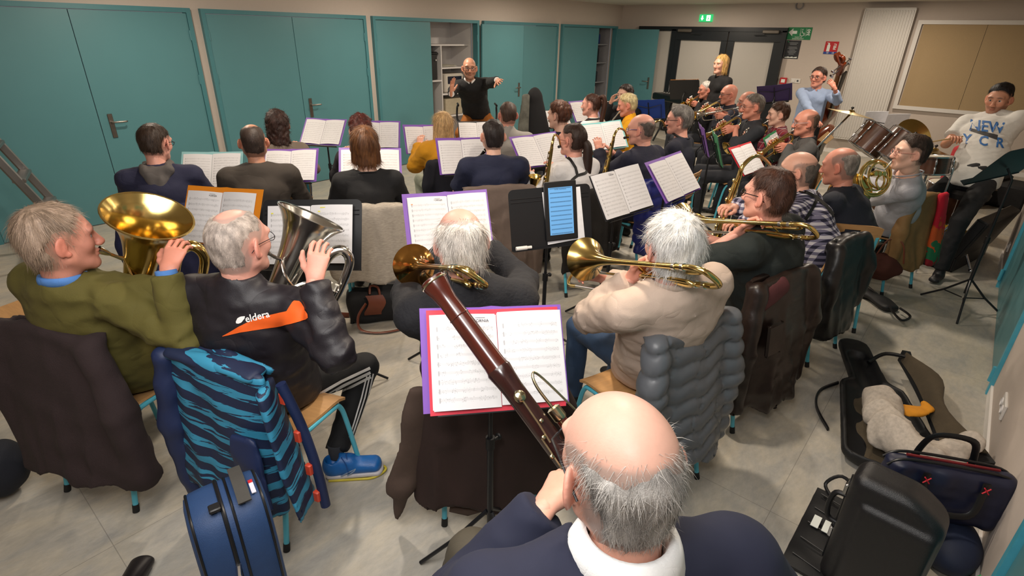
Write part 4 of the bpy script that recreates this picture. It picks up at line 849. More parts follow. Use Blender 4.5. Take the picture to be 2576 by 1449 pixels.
def coat(xy, az, m_, label, name='coat', top=0.83, bot=0.34, w0=0.20, w1=0.26, d1=0.07, fold=0.022, ff=30, sleeves=((1, 0.36, 0.03), (-1, 0.36, -0.03)), seed=1, extra=None, quilt=0, h=0.012, slm=None, hood=False, cat='coat', front=0.10, th=0.05, bul=0.0):
    """a garment hung over the backrest; local frame of the chair (+Y the way it faces)"""
    r = empty(name, (xy[0], xy[1], 0), math.radians(az-90)); tag(r, label, cat)
    s = SDF((-w1-0.16, -0.46, bot-0.06), (w1+0.16, 0.02, top+0.10), h)
    s.slab((0, -0.245, top-0.03), (0, -0.27, bot), (1, 0, 0), (w0, 0.034), (w1, d1), 0.02)
    if front: s.slab((0, -0.185, top-0.03), (0, -0.175, top-front), (1, 0, 0), (w0, 0.022), (w0-0.03, 0.018), 0.02)
    if hood: s.ell((0, -0.27, top-0.03), (0.13, 0.06, 0.075), 0.03)
    for (sx, zb, dx) in (sleeves if slm is None else ()):
        s.cone((sx*(w0-0.01), -0.25, top-0.06), (sx*(w0+0.05+dx), -0.27, (top+zb)/2), 0.05, 0.058, 0.03); s.cone((sx*(w0+0.05+dx), -0.27, (top+zb)/2), (sx*(w0+0.04+dx*1.5), -0.26, zb), 0.058, 0.05, 0.02)
    def wf(Q):
        g = np.clip((top-Q[:, 2])/(top-bot), 0.12, 1); f = vnoise(Q*np.array([1, 0.8, 0.16]), ff, seed); d = fold*g*(1.3*np.abs(f)-0.55)+0.006*vnoise(Q*np.array([1, 1, 0.8]), 40, seed+7)
        if quilt:
            k = Q[:, 2]+0.012*np.sin(Q[:, 0]*14+seed)+0.01*np.sin(Q[:, 0]*37); ph = np.abs(np.sin(PI*k/quilt)); d = d*0.45-0.020*np.sqrt(ph)+0.014
            v = np.abs(np.sin(PI*(Q[:, 0]+0.03*np.sin(Q[:, 2]*30))/0.17)); d = d+0.010*(1-smooth(v, 0, 0.12))
        return d
    s.warp(wf); G = s.full(); zb_ = bot+0.02*np.sin(G[..., 0]*23+seed)+0.02*vnoise(G*np.array([1, 0.2, 0]), 16, seed+2); s.F = np.maximum(s.F, np.where(np.abs(G[..., 0]) < w1*1.02, zb_-G[..., 2], -1)).astype(np.float32)
    b = s.build('body_panel', m_, r, 1)
    if slm is not None:
        for (sx, zb, dx) in sleeves:
            s = SDF((-w1-0.2, -0.42, zb-0.08), (w1+0.2, -0.1, top+0.05), h); s.cone((sx*(w0-0.0), -0.25, top-0.05), (sx*(w0+0.05+dx), -0.27, (top+zb)/2), 0.045, 0.06, 0.02); s.cone((sx*(w0+0.05+dx), -0.27, (top+zb)/2), (sx*(w0+0.04+dx*1.5), -0.26, zb), 0.06, 0.055, 0.02)
            s.keep((0, 0, zb), (0, 0, -1)); s.warp(lambda Q: 0.007*vnoise(Q, 30, seed+5)+0.004*vnoise(Q, 70, seed)); s.build('sleeve', slm, r, 1)
    if extra: extra(r)
    return r
# ------------------------------------------------------------------ sheet music
def page_mat(N=10, dens=0.55):
    nm = 'music_page_%d' % N
    if nm in MATS: return MATS[nm]
    m = bpy.data.materials.new(nm); m.use_nodes = True; MATS[nm] = m; t = NT(m); uv = t.add('ShaderNodeUVMap'); sx = t.add('ShaderNodeSeparateXYZ'); t.link(uv.outputs[0], sx.inputs[0]); u, v = sx.outputs[0], sx.outputs[1]
    rows = t.math('MULTIPLY', t.math('SUBTRACT', 0.90, v), N/0.84); fr = t.math('FRACT', rows)
    inr = t.math('MULTIPLY', t.math('GREATER_THAN', rows, 0.0), t.math('LESS_THAN', rows, float(N)-0.02)); inu = t.math('MULTIPLY', t.math('GREATER_THAN', u, 0.07), t.math('LESS_THAN', u, 0.94)); ok = t.math('MULTIPLY', inr, inu)
    st = t.math('MULTIPLY', t.math('GREATER_THAN', fr, 0.36), t.math('LESS_THAN', fr, 0.64)); g = t.math('FRACT', t.math('MULTIPLY', t.math('SUBTRACT', fr, 0.36), 4/0.27)); ln = t.math('MULTIPLY', st, t.math('LESS_THAN', g, 0.30))
    wide = t.math('MULTIPLY', t.math('GREATER_THAN', fr, 0.22), t.math('LESS_THAN', fr, 0.78))
    cb = t.add('ShaderNodeCombineXYZ'); t.link(t.math('MULTIPLY', u, 95), cb.inputs[0]); t.link(t.math('MULTIPLY', rows, 7), cb.inputs[1]); nz = t.add('ShaderNodeTexNoise'); nz.inputs['Scale'].default_value = 1; nz.inputs['Detail'].default_value = 1; t.link(cb.outputs[0], nz.inputs[0])
    oi = t.add('ShaderNodeObjectInfo'); t.link(oi.outputs['Random'], cb.inputs[2]); cb2 = t.add('ShaderNodeCombineXYZ'); t.link(t.math('MULTIPLY', u, 9), cb2.inputs[0]); t.link(t.math('FLOOR', rows), cb2.inputs[1]); t.link(t.math('MULTIPLY', oi.outputs['Random'], 50), cb2.inputs[2])
    n2 = t.add('ShaderNodeTexNoise'); n2.inputs['Scale'].default_value = 1; t.link(cb2.outputs[0], n2.inputs[0]); note = t.math('MULTIPLY', t.math('MULTIPLY', wide, t.math('GREATER_THAN', nz.outputs[0], 0.60)), t.math('GREATER_THAN', n2.outputs[0], 0.47))
    clef = t.math('MULTIPLY', wide, t.math('MULTIPLY', t.math('GREATER_THAN', u, 0.08), t.math('LESS_THAN', u, 0.10)))
    ink = t.math('MULTIPLY', ok, t.math('MAXIMUM', t.math('MULTIPLY', ln, 0.42), t.math('MAXIMUM', t.math('MULTIPLY', note, 0.42), t.math('MULTIPLY', clef, 0.45))), True)
    t.link(t.mix(ink, hx('dddcdf'), hx('34343c')), t.b.inputs['Base Color']); t.b.inputs['Roughness'].default_value = 0.55; return m
def page_obj(f, nu, nv, m_, parent, name='page'):
    V = [f(i/nu, j/nv) for j in range(nv+1) for i in range(nu+1)]; w = nu+1; F = [(j*w+i, j*w+i+1, (j+1)*w+i+1, (j+1)*w+i) for j in range(nv) for i in range(nu)]
    me = bpy.data.meshes.new(name); me.from_pydata([tuple(v) for v in V], [], F); uvl = me.uv_layers.new(name='UVMap'); idx = [k for q in F for k in q]
    uvl.data.foreach_set('uv', [c for k in idx for c in ((k % w)/nu, (k//w)/nv)]); me.polygons.foreach_set('use_smooth', [True]*len(F)); me.update(); return link(name, me, parent, m_)
def folder_frame(x, y, z, az, ti, ro):
    az, ti, ro = (math.radians(a) for a in (az, ti, ro)); n = Vector((math.cos(az)*math.cos(ti), math.sin(az)*math.cos(ti), math.sin(ti))); r = Vector((-math.sin(az), math.cos(az), 0)); u = n.cross(r)
    r2 = math.cos(ro)*r+math.sin(ro)*u; u2 = n.cross(r2); return Matrix(((r2.x, u2.x, n.x, x), (r2.y, u2.y, n.y, y), (r2.z, u2.z, n.z, z), (0, 0, 0, 1)))
PURPLE = '7b4fae'
def folder(p, label, cover=PURPLE, title=False, rows=10, dx=0.0, dy=-0.012, inner=None, marks=None, left=True, right=True, ps=1.0, group='open music folders on the stands', cat='folder', footer=False, droop=0.0):
    x, y, z, az, ti, ro, w, h = p; M = folder_frame(x, y, z, az, ti, ro); r = empty('music_folder'); r.matrix_world = M; tag(r, label, cat, group)
    cm = mat('folder_'+cover, cover, 0.5, noise=0.02) if cover else None
    vee = lambda X: 0.012*abs(X)/(w/2)
    if cm: MB().sheet(lambda u, v: ((u-0.5)*w, (v-0.5)*h+(0.004 if abs(u-0.5) < 0.02 else 0), vee((u-0.5)*w)), 12, 2, 0.0015).build('cover', cm, r, sharp=60)
    if inner:
        wi = w*0.93; MB().sheet(lambda u, v: ((u-0.5)*wi+0.004, (v-0.5)*h-0.008, 0.003+vee((u-0.5)*w)), 12, 2, 0.001).build('inner_cover', mat('folder_'+inner, inner, 0.5, noise=0.02), r, sharp=60)
    pw, ph = (w/2-0.021)*ps, (h-0.032)*ps; pm = page_mat(rows); pg = []
    for s in (-1, 1):
        if (s < 0 and not left) or (s > 0 and not right): continue
        for k in range(2):
            def f(u, v, s=s, k=k):
                X = (u-1)*pw-0.001 if s < 0 else u*pw+0.001; c = 0.5+0.5*math.cos(PI*abs(X)/pw)
                return (X+dx+0.003*k*s, (v-0.5)*ph+dy+(0.004*k)+(0.005 if s > 0 else 0)-droop*abs(X)/pw*(1-v), 0.006+vee(X)+0.010*math.sin(PI*min(1, abs(X)/pw))*1.0+0.003*(1-k))
            o = page_obj(f, 8, 3, pm, r); pg.append(o)
    if title:
        T = Matrix.Translation((-pw*0.42+dx, ph*0.5+dy-0.020, 0.0215)); ink = mat('print_ink', '2c2c34', 0.6)
        text_obj('HOTEL CALIFORNIA', 0.0135, ink, pg[0], T, 0.0001, 'title')
        MB().box((-pw*0.42+dx, ph*0.5+dy-0.010, 0.0212), (0.10, 0.0012, 0.0002)).build('credit_line', ink, pg[0], smooth=False)
    if marks:
        for (mx, my, mw, mh, mc) in marks: MB().box((mx, my, 0.022), (mw, mh, 0.0003)).build('highlight_mark', mat('mark_'+mc, mc, 0.6), r, smooth=False)
    return r
STB = mat('stand_black', '131418', 0.4, noise=0.02); KN = mat('knob_black', '0e0f11', 0.5)
def stand(p, label, solid=False, w=None, h=None, pole=True, drop=0.0, group='black music stands', rot=0, m_=None, foot=0.30, dk=True, toff=0.02):
    """music stand whose desk carries the folder pose p"""
    x, y, z, az, ti, ro = p[:6]; w = w or p[6]*0.95; h = h or p[7]*0.9; M = folder_frame(x, y, z, az, ti, ro); a = math.radians(az); bx, by = x-math.cos(a)*0.05, y-math.sin(a)*0.05
    r = empty('music_stand', (bx, by, 0)); tag(r, label, 'music stand', group); Mi = Matrix.Translation((-bx, -by, 0)) @ M; m_ = m_ or STB; mb = MB()
    if solid:
        rr = 0.03; pts = []
        for (cx, cy, a0) in ((w/2-rr, h/2-rr, 0), (-w/2+rr, h/2-rr, 90), (-w/2, -h/2, None), (w/2, -h/2, None)):
            pts += [(cx, cy)] if a0 is None else [(cx+rr*math.cos(math.radians(a0+q)), cy+rr*math.sin(math.radians(a0+q))) for q in range(0, 91, 18)]
        mb.prism(pts, -0.006-toff, -0.003-toff); d = mb.xform(Mi).build('desk', m_, r, smooth=False)
        MB().box((0, -h/2, 0.012-toff), (w, 0.004, 0.045)).xform(Mi).build('lip', m_, r, smooth=False)
        for k in (0.13, 0.18): MB().tube([Mi@Vector((-w/2+0.012, h/2-k*h*1.2, -0.003-toff)), Mi@Vector((w/2-0.012, h/2-k*h*1.2, -0.003-toff))], 0.003, 6).build('crease', m_, d)
    else:
        for k in (-1, 1):
            MB().tube([Mi@Vector(q) for q in ((0, -h/2, -0.008), (k*w*0.44, -h/2, -0.008), (k*w*0.46, h*0.30, -0.008), (0, h*0.12, -0.008))], 0.0045, 6).build('desk_arm', m_, r)
        MB().tube([Mi@Vector(q) for q in ((0, -h/2, -0.008), (0, h*0.42, -0.008))], 0.006, 6).build('desk_spine', m_, r); MB().box((0, -p[7]/2-0.010, 0.004), (w*0.86, 0.004, 0.026)).xform(Mi).build('lip', m_, r, smooth=False)
    top = Mi@Vector((0, -h*0.15, -0.014-(toff if solid else 0))); MB().tube([(0, 0, 0.18), (0, 0, top.z-0.07), tuple(top)], [0.0105, 0.0085, 0.0085], 10).build('pole', m_, r)
    MB().tube([(0, 0, 0.16), (0, 0, 0.60)], 0.0125, 12).build('lower_tube', m_, r); k = MB().cyl((0, 0, 0.58), (0, 0, 0.63), 0.017).cyl((0.0, 0, 0.605), (0.04, 0, 0.605), 0.007).ball((0.045, 0, 0.605), (0.008, 0.014, 0.014)); k.build('clamp_knob', KN, r)
    for j in range(3):
        b = math.radians(az+rot+j*120); c, s_ = math.cos(b), math.sin(b); MB().tube([(0.012*c, 0.012*s_, 0.27), (foot*0.5*c, foot*0.5*s_, 0.13), (foot*c, foot*s_, 0.012)], 0.008, 8).build('leg', m_, r); MB().tube([(0.012*c, 0.012*s_, 0.12), (foot*0.5*c, foot*0.5*s_, 0.125)], 0.005, 6).build('brace', m_, r)
    return r
# ------------------------------------------------------------------ instruments
BRASS = mat('lacquered_brass', 'dcc078', 0.18, 1.0, noise=0.03, scale=6); GBR = mat('gold_brass', 'd39a50', 0.14, 1.0, noise=0.03, scale=6); SILV = mat('silver_plate', 'dcd9d3', 0.17, 1.0, noise=0.02, scale=6); NICK = mat('nickel_keys', 'bdb393', 0.22, 1.0)
PEARL = mat('pearl_button', 'e0dccf', 0.3)
def bell_prof(R_, r, L, n=18, k=5.0):
    """flaring bell: radius R_ at 0, r at -L along Y"""
    out = [(R_-0.002, 0.002), (R_+0.0015, 0.0005), (R_, -0.002)]
    for i in range(1, n+1):
        t = i/n; out.append((r+(R_-r)*((1-t)**1.0)*math.exp(-k*t), -0.002-(L-0.002)*t))
    return out
def inside(prof, th=0.0012): return [(max(0.0003, a-th), b) for a, b in prof[::-1]]
def instr(name, label, cat, M, group=None):
    r = empty(name); r.matrix_world = M; return tag(r, label, cat, group)
def bell_part(parent, prof, m_, M=None, name='bell'): return MB().lathe(inside(prof[2:])[::-1][:0]+[(a-0.001, b) for a, b in prof[::-1]][:-1]+prof, M, 36).build(name, m_, parent, sharp=60)
def trumpet(M, label, m_=BRASS, group='trumpets and horns of the brass row', R_=0.061, L=0.50, fl=1.0):
    """mouthpiece at the origin, bell towards +Y, valves up +Z"""
    r = instr('trumpet', label, 'trumpet', M, group); z0 = -0.035
    MB().lathe([(0.0135, 0), (0.0135, 0.004), (0.009, 0.015), (0.004, 0.028), (0.0045, 0.085)], None, 16).build('mouthpiece', SILV, r)
    MB().tube(catmull([(0, 0.07, 0), (0, 0.2, 0), (0, 0.36, 0), (0, 0.42, -0.012), (0, 0.435, -0.045), (0, 0.42, -0.078), (0, 0.36, -0.09), (0, 0.24, -0.09), (0.012, 0.2, -0.09)], 6), 0.0062*fl, 10).build('lead_pipe', m_, r)
    bell_part(r, bell_prof(R_, 0.0075*fl, L-0.2, k=4.2), m_, Matrix.Translation((-0.028, L, 0)))
    MB().tube(catmull([(-0.028, L-0.19, 0), (-0.028, 0.12, 0), (-0.028, 0.07, -0.01), (-0.028, 0.052, -0.045), (-0.028, 0.07, -0.08), (-0.028, 0.12, -0.09), (-0.02, 0.24, -0.09)], 6), 0.0068*fl, 10).build('bell_bow', m_, r)
    for k in range(3):
        y = 0.215+0.026*k; c = MB().cyl((0.0, y, -0.115), (0.0, y, 0.022), 0.0115, n=14).build('valve', m_, r); MB().cyl((0, y, 0.022), (0, y, 0.05), 0.003).cyl((0, y, 0.05), (0, y, 0.054), 0.009).build('valve_button', PEARL, c)
    MB().tube(catmull([(0.01, 0.215, -0.06), (0.03, 0.19, -0.06), (0.03, 0.13, -0.06), (0.012, 0.12, -0.06), (0.0, 0.2, -0.06)], 4), 0.005, 8).build('first_slide', m_, r); MB().torus((0.0, 0.34, 0.018), 0.013, 0.0016, Matrix.Rotation(PI/2, 3, 'Y')).build('finger_ring', m_, r)
    for y in (0.15, 0.33): MB().cyl((0, y, 0), (-0.028, y, 0), 0.003, n=8).build('brace', m_, r)
    return r
def trombone(bell, bow, up, label, m_=BRASS, mb_=None, ext=0.25, side=1, lips=None, group='trombones', R_=0.104):
    """bell and bow: world points of the bell centre and of the tuning bow behind the player"""
    d = (bell-bow); Lb = d.length; M = lookmat(bell, d, up); r = instr('trombone', label, 'trombone', M, group); w = 0.115*side; k = Lb
    prof = bell_prof(R_, 0.0105, Lb*0.62, k=5.5); bell_part(r, prof, mb_ or m_)
    MB().tube(catmull([(0, -Lb*0.60, 0), (0, -Lb*0.86, 0), (0, -Lb*0.93, 0), (w*0.14, -Lb*0.985, 0), (w*0.5, -Lb, 0), (w*0.86, -Lb*0.985, 0), (w, -Lb*0.93, 0), (w, -Lb*0.86, 0), (w, -Lb*0.45, 0)], 7), 0.0108, 12).build('tuning_bow', m_, r)
    for x in (0, w):
        for y in (-0.80, -0.86): MB().cyl((x, Lb*y, 0), (x, Lb*(y-0.02), 0), 0.0135).build('ferrule', SILV, r)
    MB().tube(catmull([(w*0.85, -Lb*0.45, -0.01), (w*0.7, -Lb*0.55, 0.02), (w*0.6, -Lb*0.86, 0.02), (w*0.4, -Lb*0.9, 0.02), (w*0.25, -Lb*0.86, 0.02), (w*0.25, -Lb*0.5, 0.02), (w*0.45, -Lb*0.42, 0.02), (w*0.7, -Lb*0.5, 0.0), (w*0.8, -Lb*0.8, -0.02), (w*0.55, -Lb*0.83, -0.02), (w*0.5, -Lb*0.5, -0.015), (w*0.9, -Lb*0.42, -0.01)], 6), 0.0078, 10).build('trigger_tubing', m_, r)
    MB().cyl((w*0.9, -Lb*0.44, -0.02), (w*0.9, -Lb*0.44, 0.03), 0.024, n=18).build('rotor_valve', SILV, r); MB().tube([(w*0.9, -Lb*0.44, 0.03), (w*0.9, -Lb*0.36, 0.05), (w*1.1, -Lb*0.34, 0.04)], 0.004, 8).build('thumb_lever', SILV, r)
    for y in (0.50, 0.74): MB().cyl((0, -Lb*y, 0), (w, -Lb*y, 0), 0.004, n=8).build('brace', m_, r)
    # slide at right angles to the bell section: leads forward from the grip
    yj = -Lb*0.45; e = ext; z2 = -0.085
    MB().tube([(w, yj, 0), (w, yj+0.62+e, 0)], 0.0068, 10).build('slide_tube', SILV, r); MB().tube([(w, yj+0.0, z2), (w, yj+0.62+e, z2)], 0.0068, 10).build('slide_tube', SILV, r)
    MB().tube(catmull([(w, yj+0.6+e, 0), (w, yj+0.66+e, 0), (w, yj+0.69+e, z2*0.3), (w, yj+0.69+e, z2*0.7), (w, yj+0.66+e, z2), (w, yj+0.6+e, z2)], 6), 0.0075, 10).build('slide_bow', m_, r)
    MB().cyl((w, yj+0.10+e*0.9, 0), (w, yj+0.10+e*0.9, z2), 0.005).build('slide_brace', SILV, r); MB().cyl((w, yj+0.03, 0), (w, yj+0.03, z2), 0.006).build('slide_brace', SILV, r)
    mp_ = MB(); mp_.lathe([(0.0175, 0), (0.0175, 0.005), (0.011, 0.025), (0.005, 0.04), (0.0065, 0.08)], Matrix.Translation((w, yj-0.075, z2)), 16); mp_.build('mouthpiece', SILV, r); return r, M
def euphonium(rim, foot, up, label, m_, lips, R_=0.15, side=1, name='euphonium'):
    """rim: centre of the bell mouth, foot: the bottom bow end"""
    d = rim-foot; L = d.length; M = lookmat(rim, d, up); r = instr(name, label, 'euphonium', M, 'euphoniums'); s = side
    prof = [(R_-0.006, 0.003), (R_, 0.0035), (R_+0.002, 0.0), (R_, -0.003)]
    for i in range(1, 23): t = i/22; prof.append((0.040+0.030*(1-t)+(R_-0.070)*math.exp(-7.5*t), -0.003-(L*0.80)*t))
    bell_part(r, prof, m_)
    MB().tube(catmull([(0, -L*0.79, 0), (0, -L*0.88, 0), (0.022*s, -L*0.96, 0), (0.066*s, -L, 0), (0.11*s, -L*0.96, 0), (0.128*s, -L*0.88, 0), (0.128*s, -L*0.75, 0)], 6), [0.04-0.012*i/36 for i in range(37)], 16).build('bottom_bow', m_, r)
    p = catmull([(0.128*s, -L*0.76, 0), (0.122*s, -L*0.5, 0.0), (0.118*s, -L*0.28, 0), (0.13*s, -L*0.18, 0), (0.165*s, -L*0.125, 0), (0.205*s, -L*0.15, 0), (0.225*s, -L*0.24, 0), (0.225*s, -L*0.5, 0), (0.21*s, -L*0.62, 0.02)], 7); n = len(p); MB().tube(p, [0.029-0.013*i/n for i in range(n)], 16).build('top_bow', m_, r)
    for k in range(3):
        x = (0.150+0.028*k)*s; c = MB().cyl((x, -L*0.72, 0.035), (x, -L*0.40, 0.035), 0.0125, n=16).cyl((x, -L*0.40, 0.035), (x, -L*0.385, 0.035), 0.0145, n=16).build('valve', m_, r); MB().cyl((x, -L*0.385, 0.035), (x, -L*0.345, 0.035), 0.003).cyl((x, -L*0.345, 0.035), (x, -L*0.338, 0.035), 0.0095, n=14).build('valve_button', PEARL, c)
        MB().tube(catmull([(x, -L*0.52, 0.045), (x+0.01*s, -L*0.5, 0.075), (x+0.01*s, -L*(0.62+0.05*k), 0.085), (x, -L*(0.66+0.05*k), 0.07), (x, -L*0.6, 0.045)], 5), 0.0065, 8).build('valve_slide', m_, r)
    MB().tube(catmull([(0.05*s, -L*0.45, 0.055), (0.09*s, -L*0.40, 0.05), (0.13*s, -L*0.46, 0.05), (0.12*s, -L*0.7, 0.05), (0.08*s, -L*0.76, 0.055), (0.05*s, -L*0.7, 0.06), (0.05*s, -L*0.5, 0.06)], 6), 0.008, 10).build('main_slide', m_, r)
    for y in (0.3, 0.55): MB().cyl((0.05*s, -L*y, 0), (0.12*s, -L*y, 0), 0.005, n=8).build('brace', m_, r)
    ll = M.inverted() @ lips; j = Vector((-0.03*s, -L*0.33, 0.035)); MB().tube(catmull([tuple(ll), tuple(ll.lerp(j, 0.6)), tuple(ll.lerp(j, 0.85)), (0.0, -L*0.40, 0.07), (0.06*s, -L*0.46, 0.06)], 6), 0.0065, 10).build('lead_pipe', m_, r)
    Mm = lookmat(ll, (j-ll)); MB().lathe([(0.0155, 0), (0.0155, 0.005), (0.011, 0.03), (0.006, 0.045), (0.0075, 0.09)], Mm, 16).build('mouthpiece', SILV, r); return r, M
def saxophone(neck, d, up, label, m_=BRASS, s=1.0, lips=None, group='saxophones'):
    """neck: world point of the top of the body; d: the way the body tube runs down; up: towards the bell"""
    M = lookmat(neck, d, up, s); r = instr('saxophone', label, 'saxophone', M, group)
    MB().tube(catmull([(0, 0, 0), (0, 0.25, 0), (0, 0.5, 0), (0, 0.58, 0.02), (0, 0.62, 0.07), (0, 0.58, 0.12), (0, 0.5, 0.135)], 6), [0.013+0.020*i/36 for i in range(37)], 14).build('body_tube', m_, r)
    bell_part(r, bell_prof(0.062, 0.033, 0.22, k=3.5), m_, Matrix.Translation((0, 0.29, 0.145))@Matrix.Rotation(PI, 4, 'X'))
    ll = (M.inverted()@lips) if lips else Vector((0.0, -0.03, -0.16)); q = Vector((0, -0.06, 0))
    MB().tube(catmull([(0, 0.01, 0), (0, -0.045, 0.0), (ll.x*0.2, -0.085, ll.z*0.25), (ll.x*0.6, (-0.085+ll.y)/2-0.02, ll.z*0.62), tuple(ll*0.85)], 6), [0.0125-0.006*i/24 for i in range(25)], 12).build('neck', m_, r)
    dd = ll-ll*0.85; MB().tube([tuple(ll*0.70), tuple(ll)], [0.012, 0.007], 12).build('mouthpiece', BLK, r)
    for k in range(9):
        y = 0.04+0.052*k; rr = 0.009+0.0013*k; MB().cyl((0.006, y, 0.018+0.001*k), (0.006, y, 0.025+0.001*k), rr, n=12).build('key_cup', m_, r)
        if k % 2 == 0: MB().cyl((-0.018, y, 0.0), (-0.026-0.001*k, y, 0.0), rr*0.9, n=12).build('key_cup', m_, r)
    MB().tube([(0.016, 0.03, 0.012), (0.024, 0.5, 0.02)], 0.0025, 6).build('key_rod', m_, r); MB().tube([(-0.016, 0.03, 0.012), (-0.03, 0.48, 0.02)], 0.0025, 6).build('key_rod', m_, r)
    return r
def flute(a, b, label, group='flutes', m_=None):
    m_ = m_ or SILV; d = b-a; r = instr('flute', label, 'flute', lookmat(a, d), group); L = d.length
    MB().cyl((0, -0.03, 0), (0, L, 0), 0.0095).build('tube', m_, r); MB().ball((0, 0, 0.008), (0.008, 0.014, 0.004)).build('lip_plate', m_, r)
    for k in range(12): MB().cyl((0, L*0.38+k*L*0.05, 0.008), (0, L*0.38+k*L*0.05, 0.014), 0.007, n=10).build('key', m_, r)
    return r
def clarinet(a, b, label, group='clarinets'):
    d = b-a; L = d.length; r = instr('clarinet', label, 'clarinet', lookmat(a, d), group); EB = mat('ebony', '15110f', 0.3)
    MB().lathe([(0.0, 0), (0.006, 0.0), (0.011, 0.06), (0.0135, 0.09), (0.0135, L-0.12), (0.018, L-0.05), (0.03, L)], None, 16).build('body_tube', EB, r)
    for y in (0.09, 0.15, 0.38, L-0.1): MB().torus((0, y, 0), 0.0145, 0.0022, Matrix.Rotation(PI/2, 3, 'X'), 16, 6).build('ring', SILV, r)
    for k in range(9): MB().cyl((0.004, 0.17+0.038*k, 0.012), (0.004, 0.17+0.038*k, 0.019), 0.0065, n=10).build('key', SILV, r)
    MB().tube([(0.012, 0.16, 0.01), (0.016, 0.5, 0.01)], 0.002, 6).build('key_rod', SILV, r); return r
def french_horn(c, n, up, lips, label):
    M = lookmat(c, n, up); r = instr('french_horn', label, 'horn', M)
    for i, (R_, dx, dz, t) in enumerate(((0.13, 0, 0, 0.011), (0.115, 0.01, 0.0, 0.008), (0.095, -0.02, 0.02, 0.008), (0.07, 0.02, -0.02, 0.007), (0.05, -0.02, -0.03, 0.007))):
        MB().torus((dx, 0.012*i-0.02, dz), R_, t, Matrix.Rotation(PI/2, 3, 'X'), 36, 10).build('coil', BRASS, r)
    bell_part(r, bell_prof(0.15, 0.02, 0.24, k=4), BRASS, Matrix.Translation((0.14, -0.10, -0.1))@Matrix.Rotation(math.radians(160), 4, 'X')@Matrix.Rotation(0.5, 4, 'Z'))
    for k in range(3): MB().cyl((-0.02+0.035*k, -0.01, 0.03), (-0.02+0.035*k, 0.045, 0.03), 0.016, n=14).build('rotor_valve', BRASS, r)
    ll = M.inverted()@lips; MB().tube([tuple(ll), tuple(ll*0.45), (0.08, 0, 0.09), (0.1, 0.0, 0.03)], [0.006, 0.0055, 0.006, 0.007], 10).build('lead_pipe', SILV, r); return r
def double_bass(foot, top, face, label):
    """foot: end pin, top: scroll; face: the way the top plate looks"""
    d = top-foot; L = d.length; M = lookmat(foot, d, face); r = instr('double_bass', label, 'double bass', M); s = L/1.82
    VAR = mat('dark_varnish', '6a2a10', 0.16, noise=0.25, scale=8, coat=0.6, stretch=(6, 1, 6)); EB = mat('ebony', '15110f', 0.3)
    g = SDF((-0.40*s, 0.05*s, -0.14*s), (0.40*s, 1.24*s, 0.16*s), 0.013*s)
    g.slab((0, 0.36*s, 0), (0, 0.42*s, 0), (1, 0, 0), (0.335*s, 0.105*s), (0.33*s, 0.105*s), 0.0); g.slab((0, 0.90*s, 0), (0, 0.96*s, 0), (1, 0, 0), (0.255*s, 0.10*s), (0.23*s, 0.095*s), 0.09); g.slab((0, 0.98*s, -0.02*s), (0, 1.16*s, 0), (1, 0, 0), (0.15*s, 0.08*s), (0.035*s, 0.03*s), 0.06)
    for x in (-1, 1): g.ell((x*0.34*s, 0.70*s, 0), (0.135*s, 0.12*s, 0.3*s), 0.03, '-')
    g.keep((0, 0, 0.095*s), (0, 0, 1)); g.keep((0, 0, -0.085*s), (0, 0, -1)); g.build('body_shell', VAR, r, 2)
    MB().tube([(0, 1.12*s, 0.05*s), (0, 1.62*s, 0.03*s)], [0.027*s, 0.021*s], 12).build('neck', mat('neck_wood', '7a4a22', 0.3), r)
    MB().box((0, 1.25*s, 0.085*s), (0.05*s, 0.82*s, 0.018*s), bev=0.004).build('fingerboard', EB, r); MB().box((0, 0.45*s, 0.125*s), (0.08*s, 0.30*s, 0.02*s), bev=0.006).build('tailpiece', EB, r); MB().box((0, 0.66*s, 0.14*s), (0.15*s, 0.012*s, 0.10*s), taper=0.7).build('bridge', mat('maple_bridge', 'b58f5c', 0.5), r)
    for k in range(4): MB().tube([((k-1.5)*0.014*s, 0.55*s, 0.135*s), ((k-1.5)*0.022*s, 0.66*s, 0.192*s), ((k-1.5)*0.009*s, 1.64*s, 0.055*s)], 0.0016, 5).build('string', SILV, r)
    MB().box((0, 1.68*s, 0.035*s), (0.05*s, 0.16*s, 0.055*s), bev=0.012).build('peg_box', VAR, r)
    pts = [(0, (1.79+0.001)*s+math.sin(a)*rr*s, 0.0*s+math.cos(a)*rr*s) for a, rr in [(2.6+0.38*i, 0.055*(1-i/26)) for i in range(22)]]; MB().tube([(0, 1.74*s, 0.02*s)]+pts[::1], [0.024*s]+[0.020*s*(1-i/34) for i in range(22)], 10, ell=1.3).build('scroll', VAR, r)
    for k in range(4): x = (-1 if k % 2 else 1); MB().cyl((0, (1.64+0.03*k)*s, 0.035*s), (x*0.10*s, (1.64+0.03*k)*s, 0.03*s), 0.006*s).ball((x*0.11*s, (1.64+0.03*k)*s, 0.03*s), (0.008*s, 0.016*s, 0.02*s)).build('tuning_peg', CHROME, r)
    MB().cyl((0, 0, 0), (0, 0.1*s, 0), 0.006).build('end_pin', CHROME, r); return r
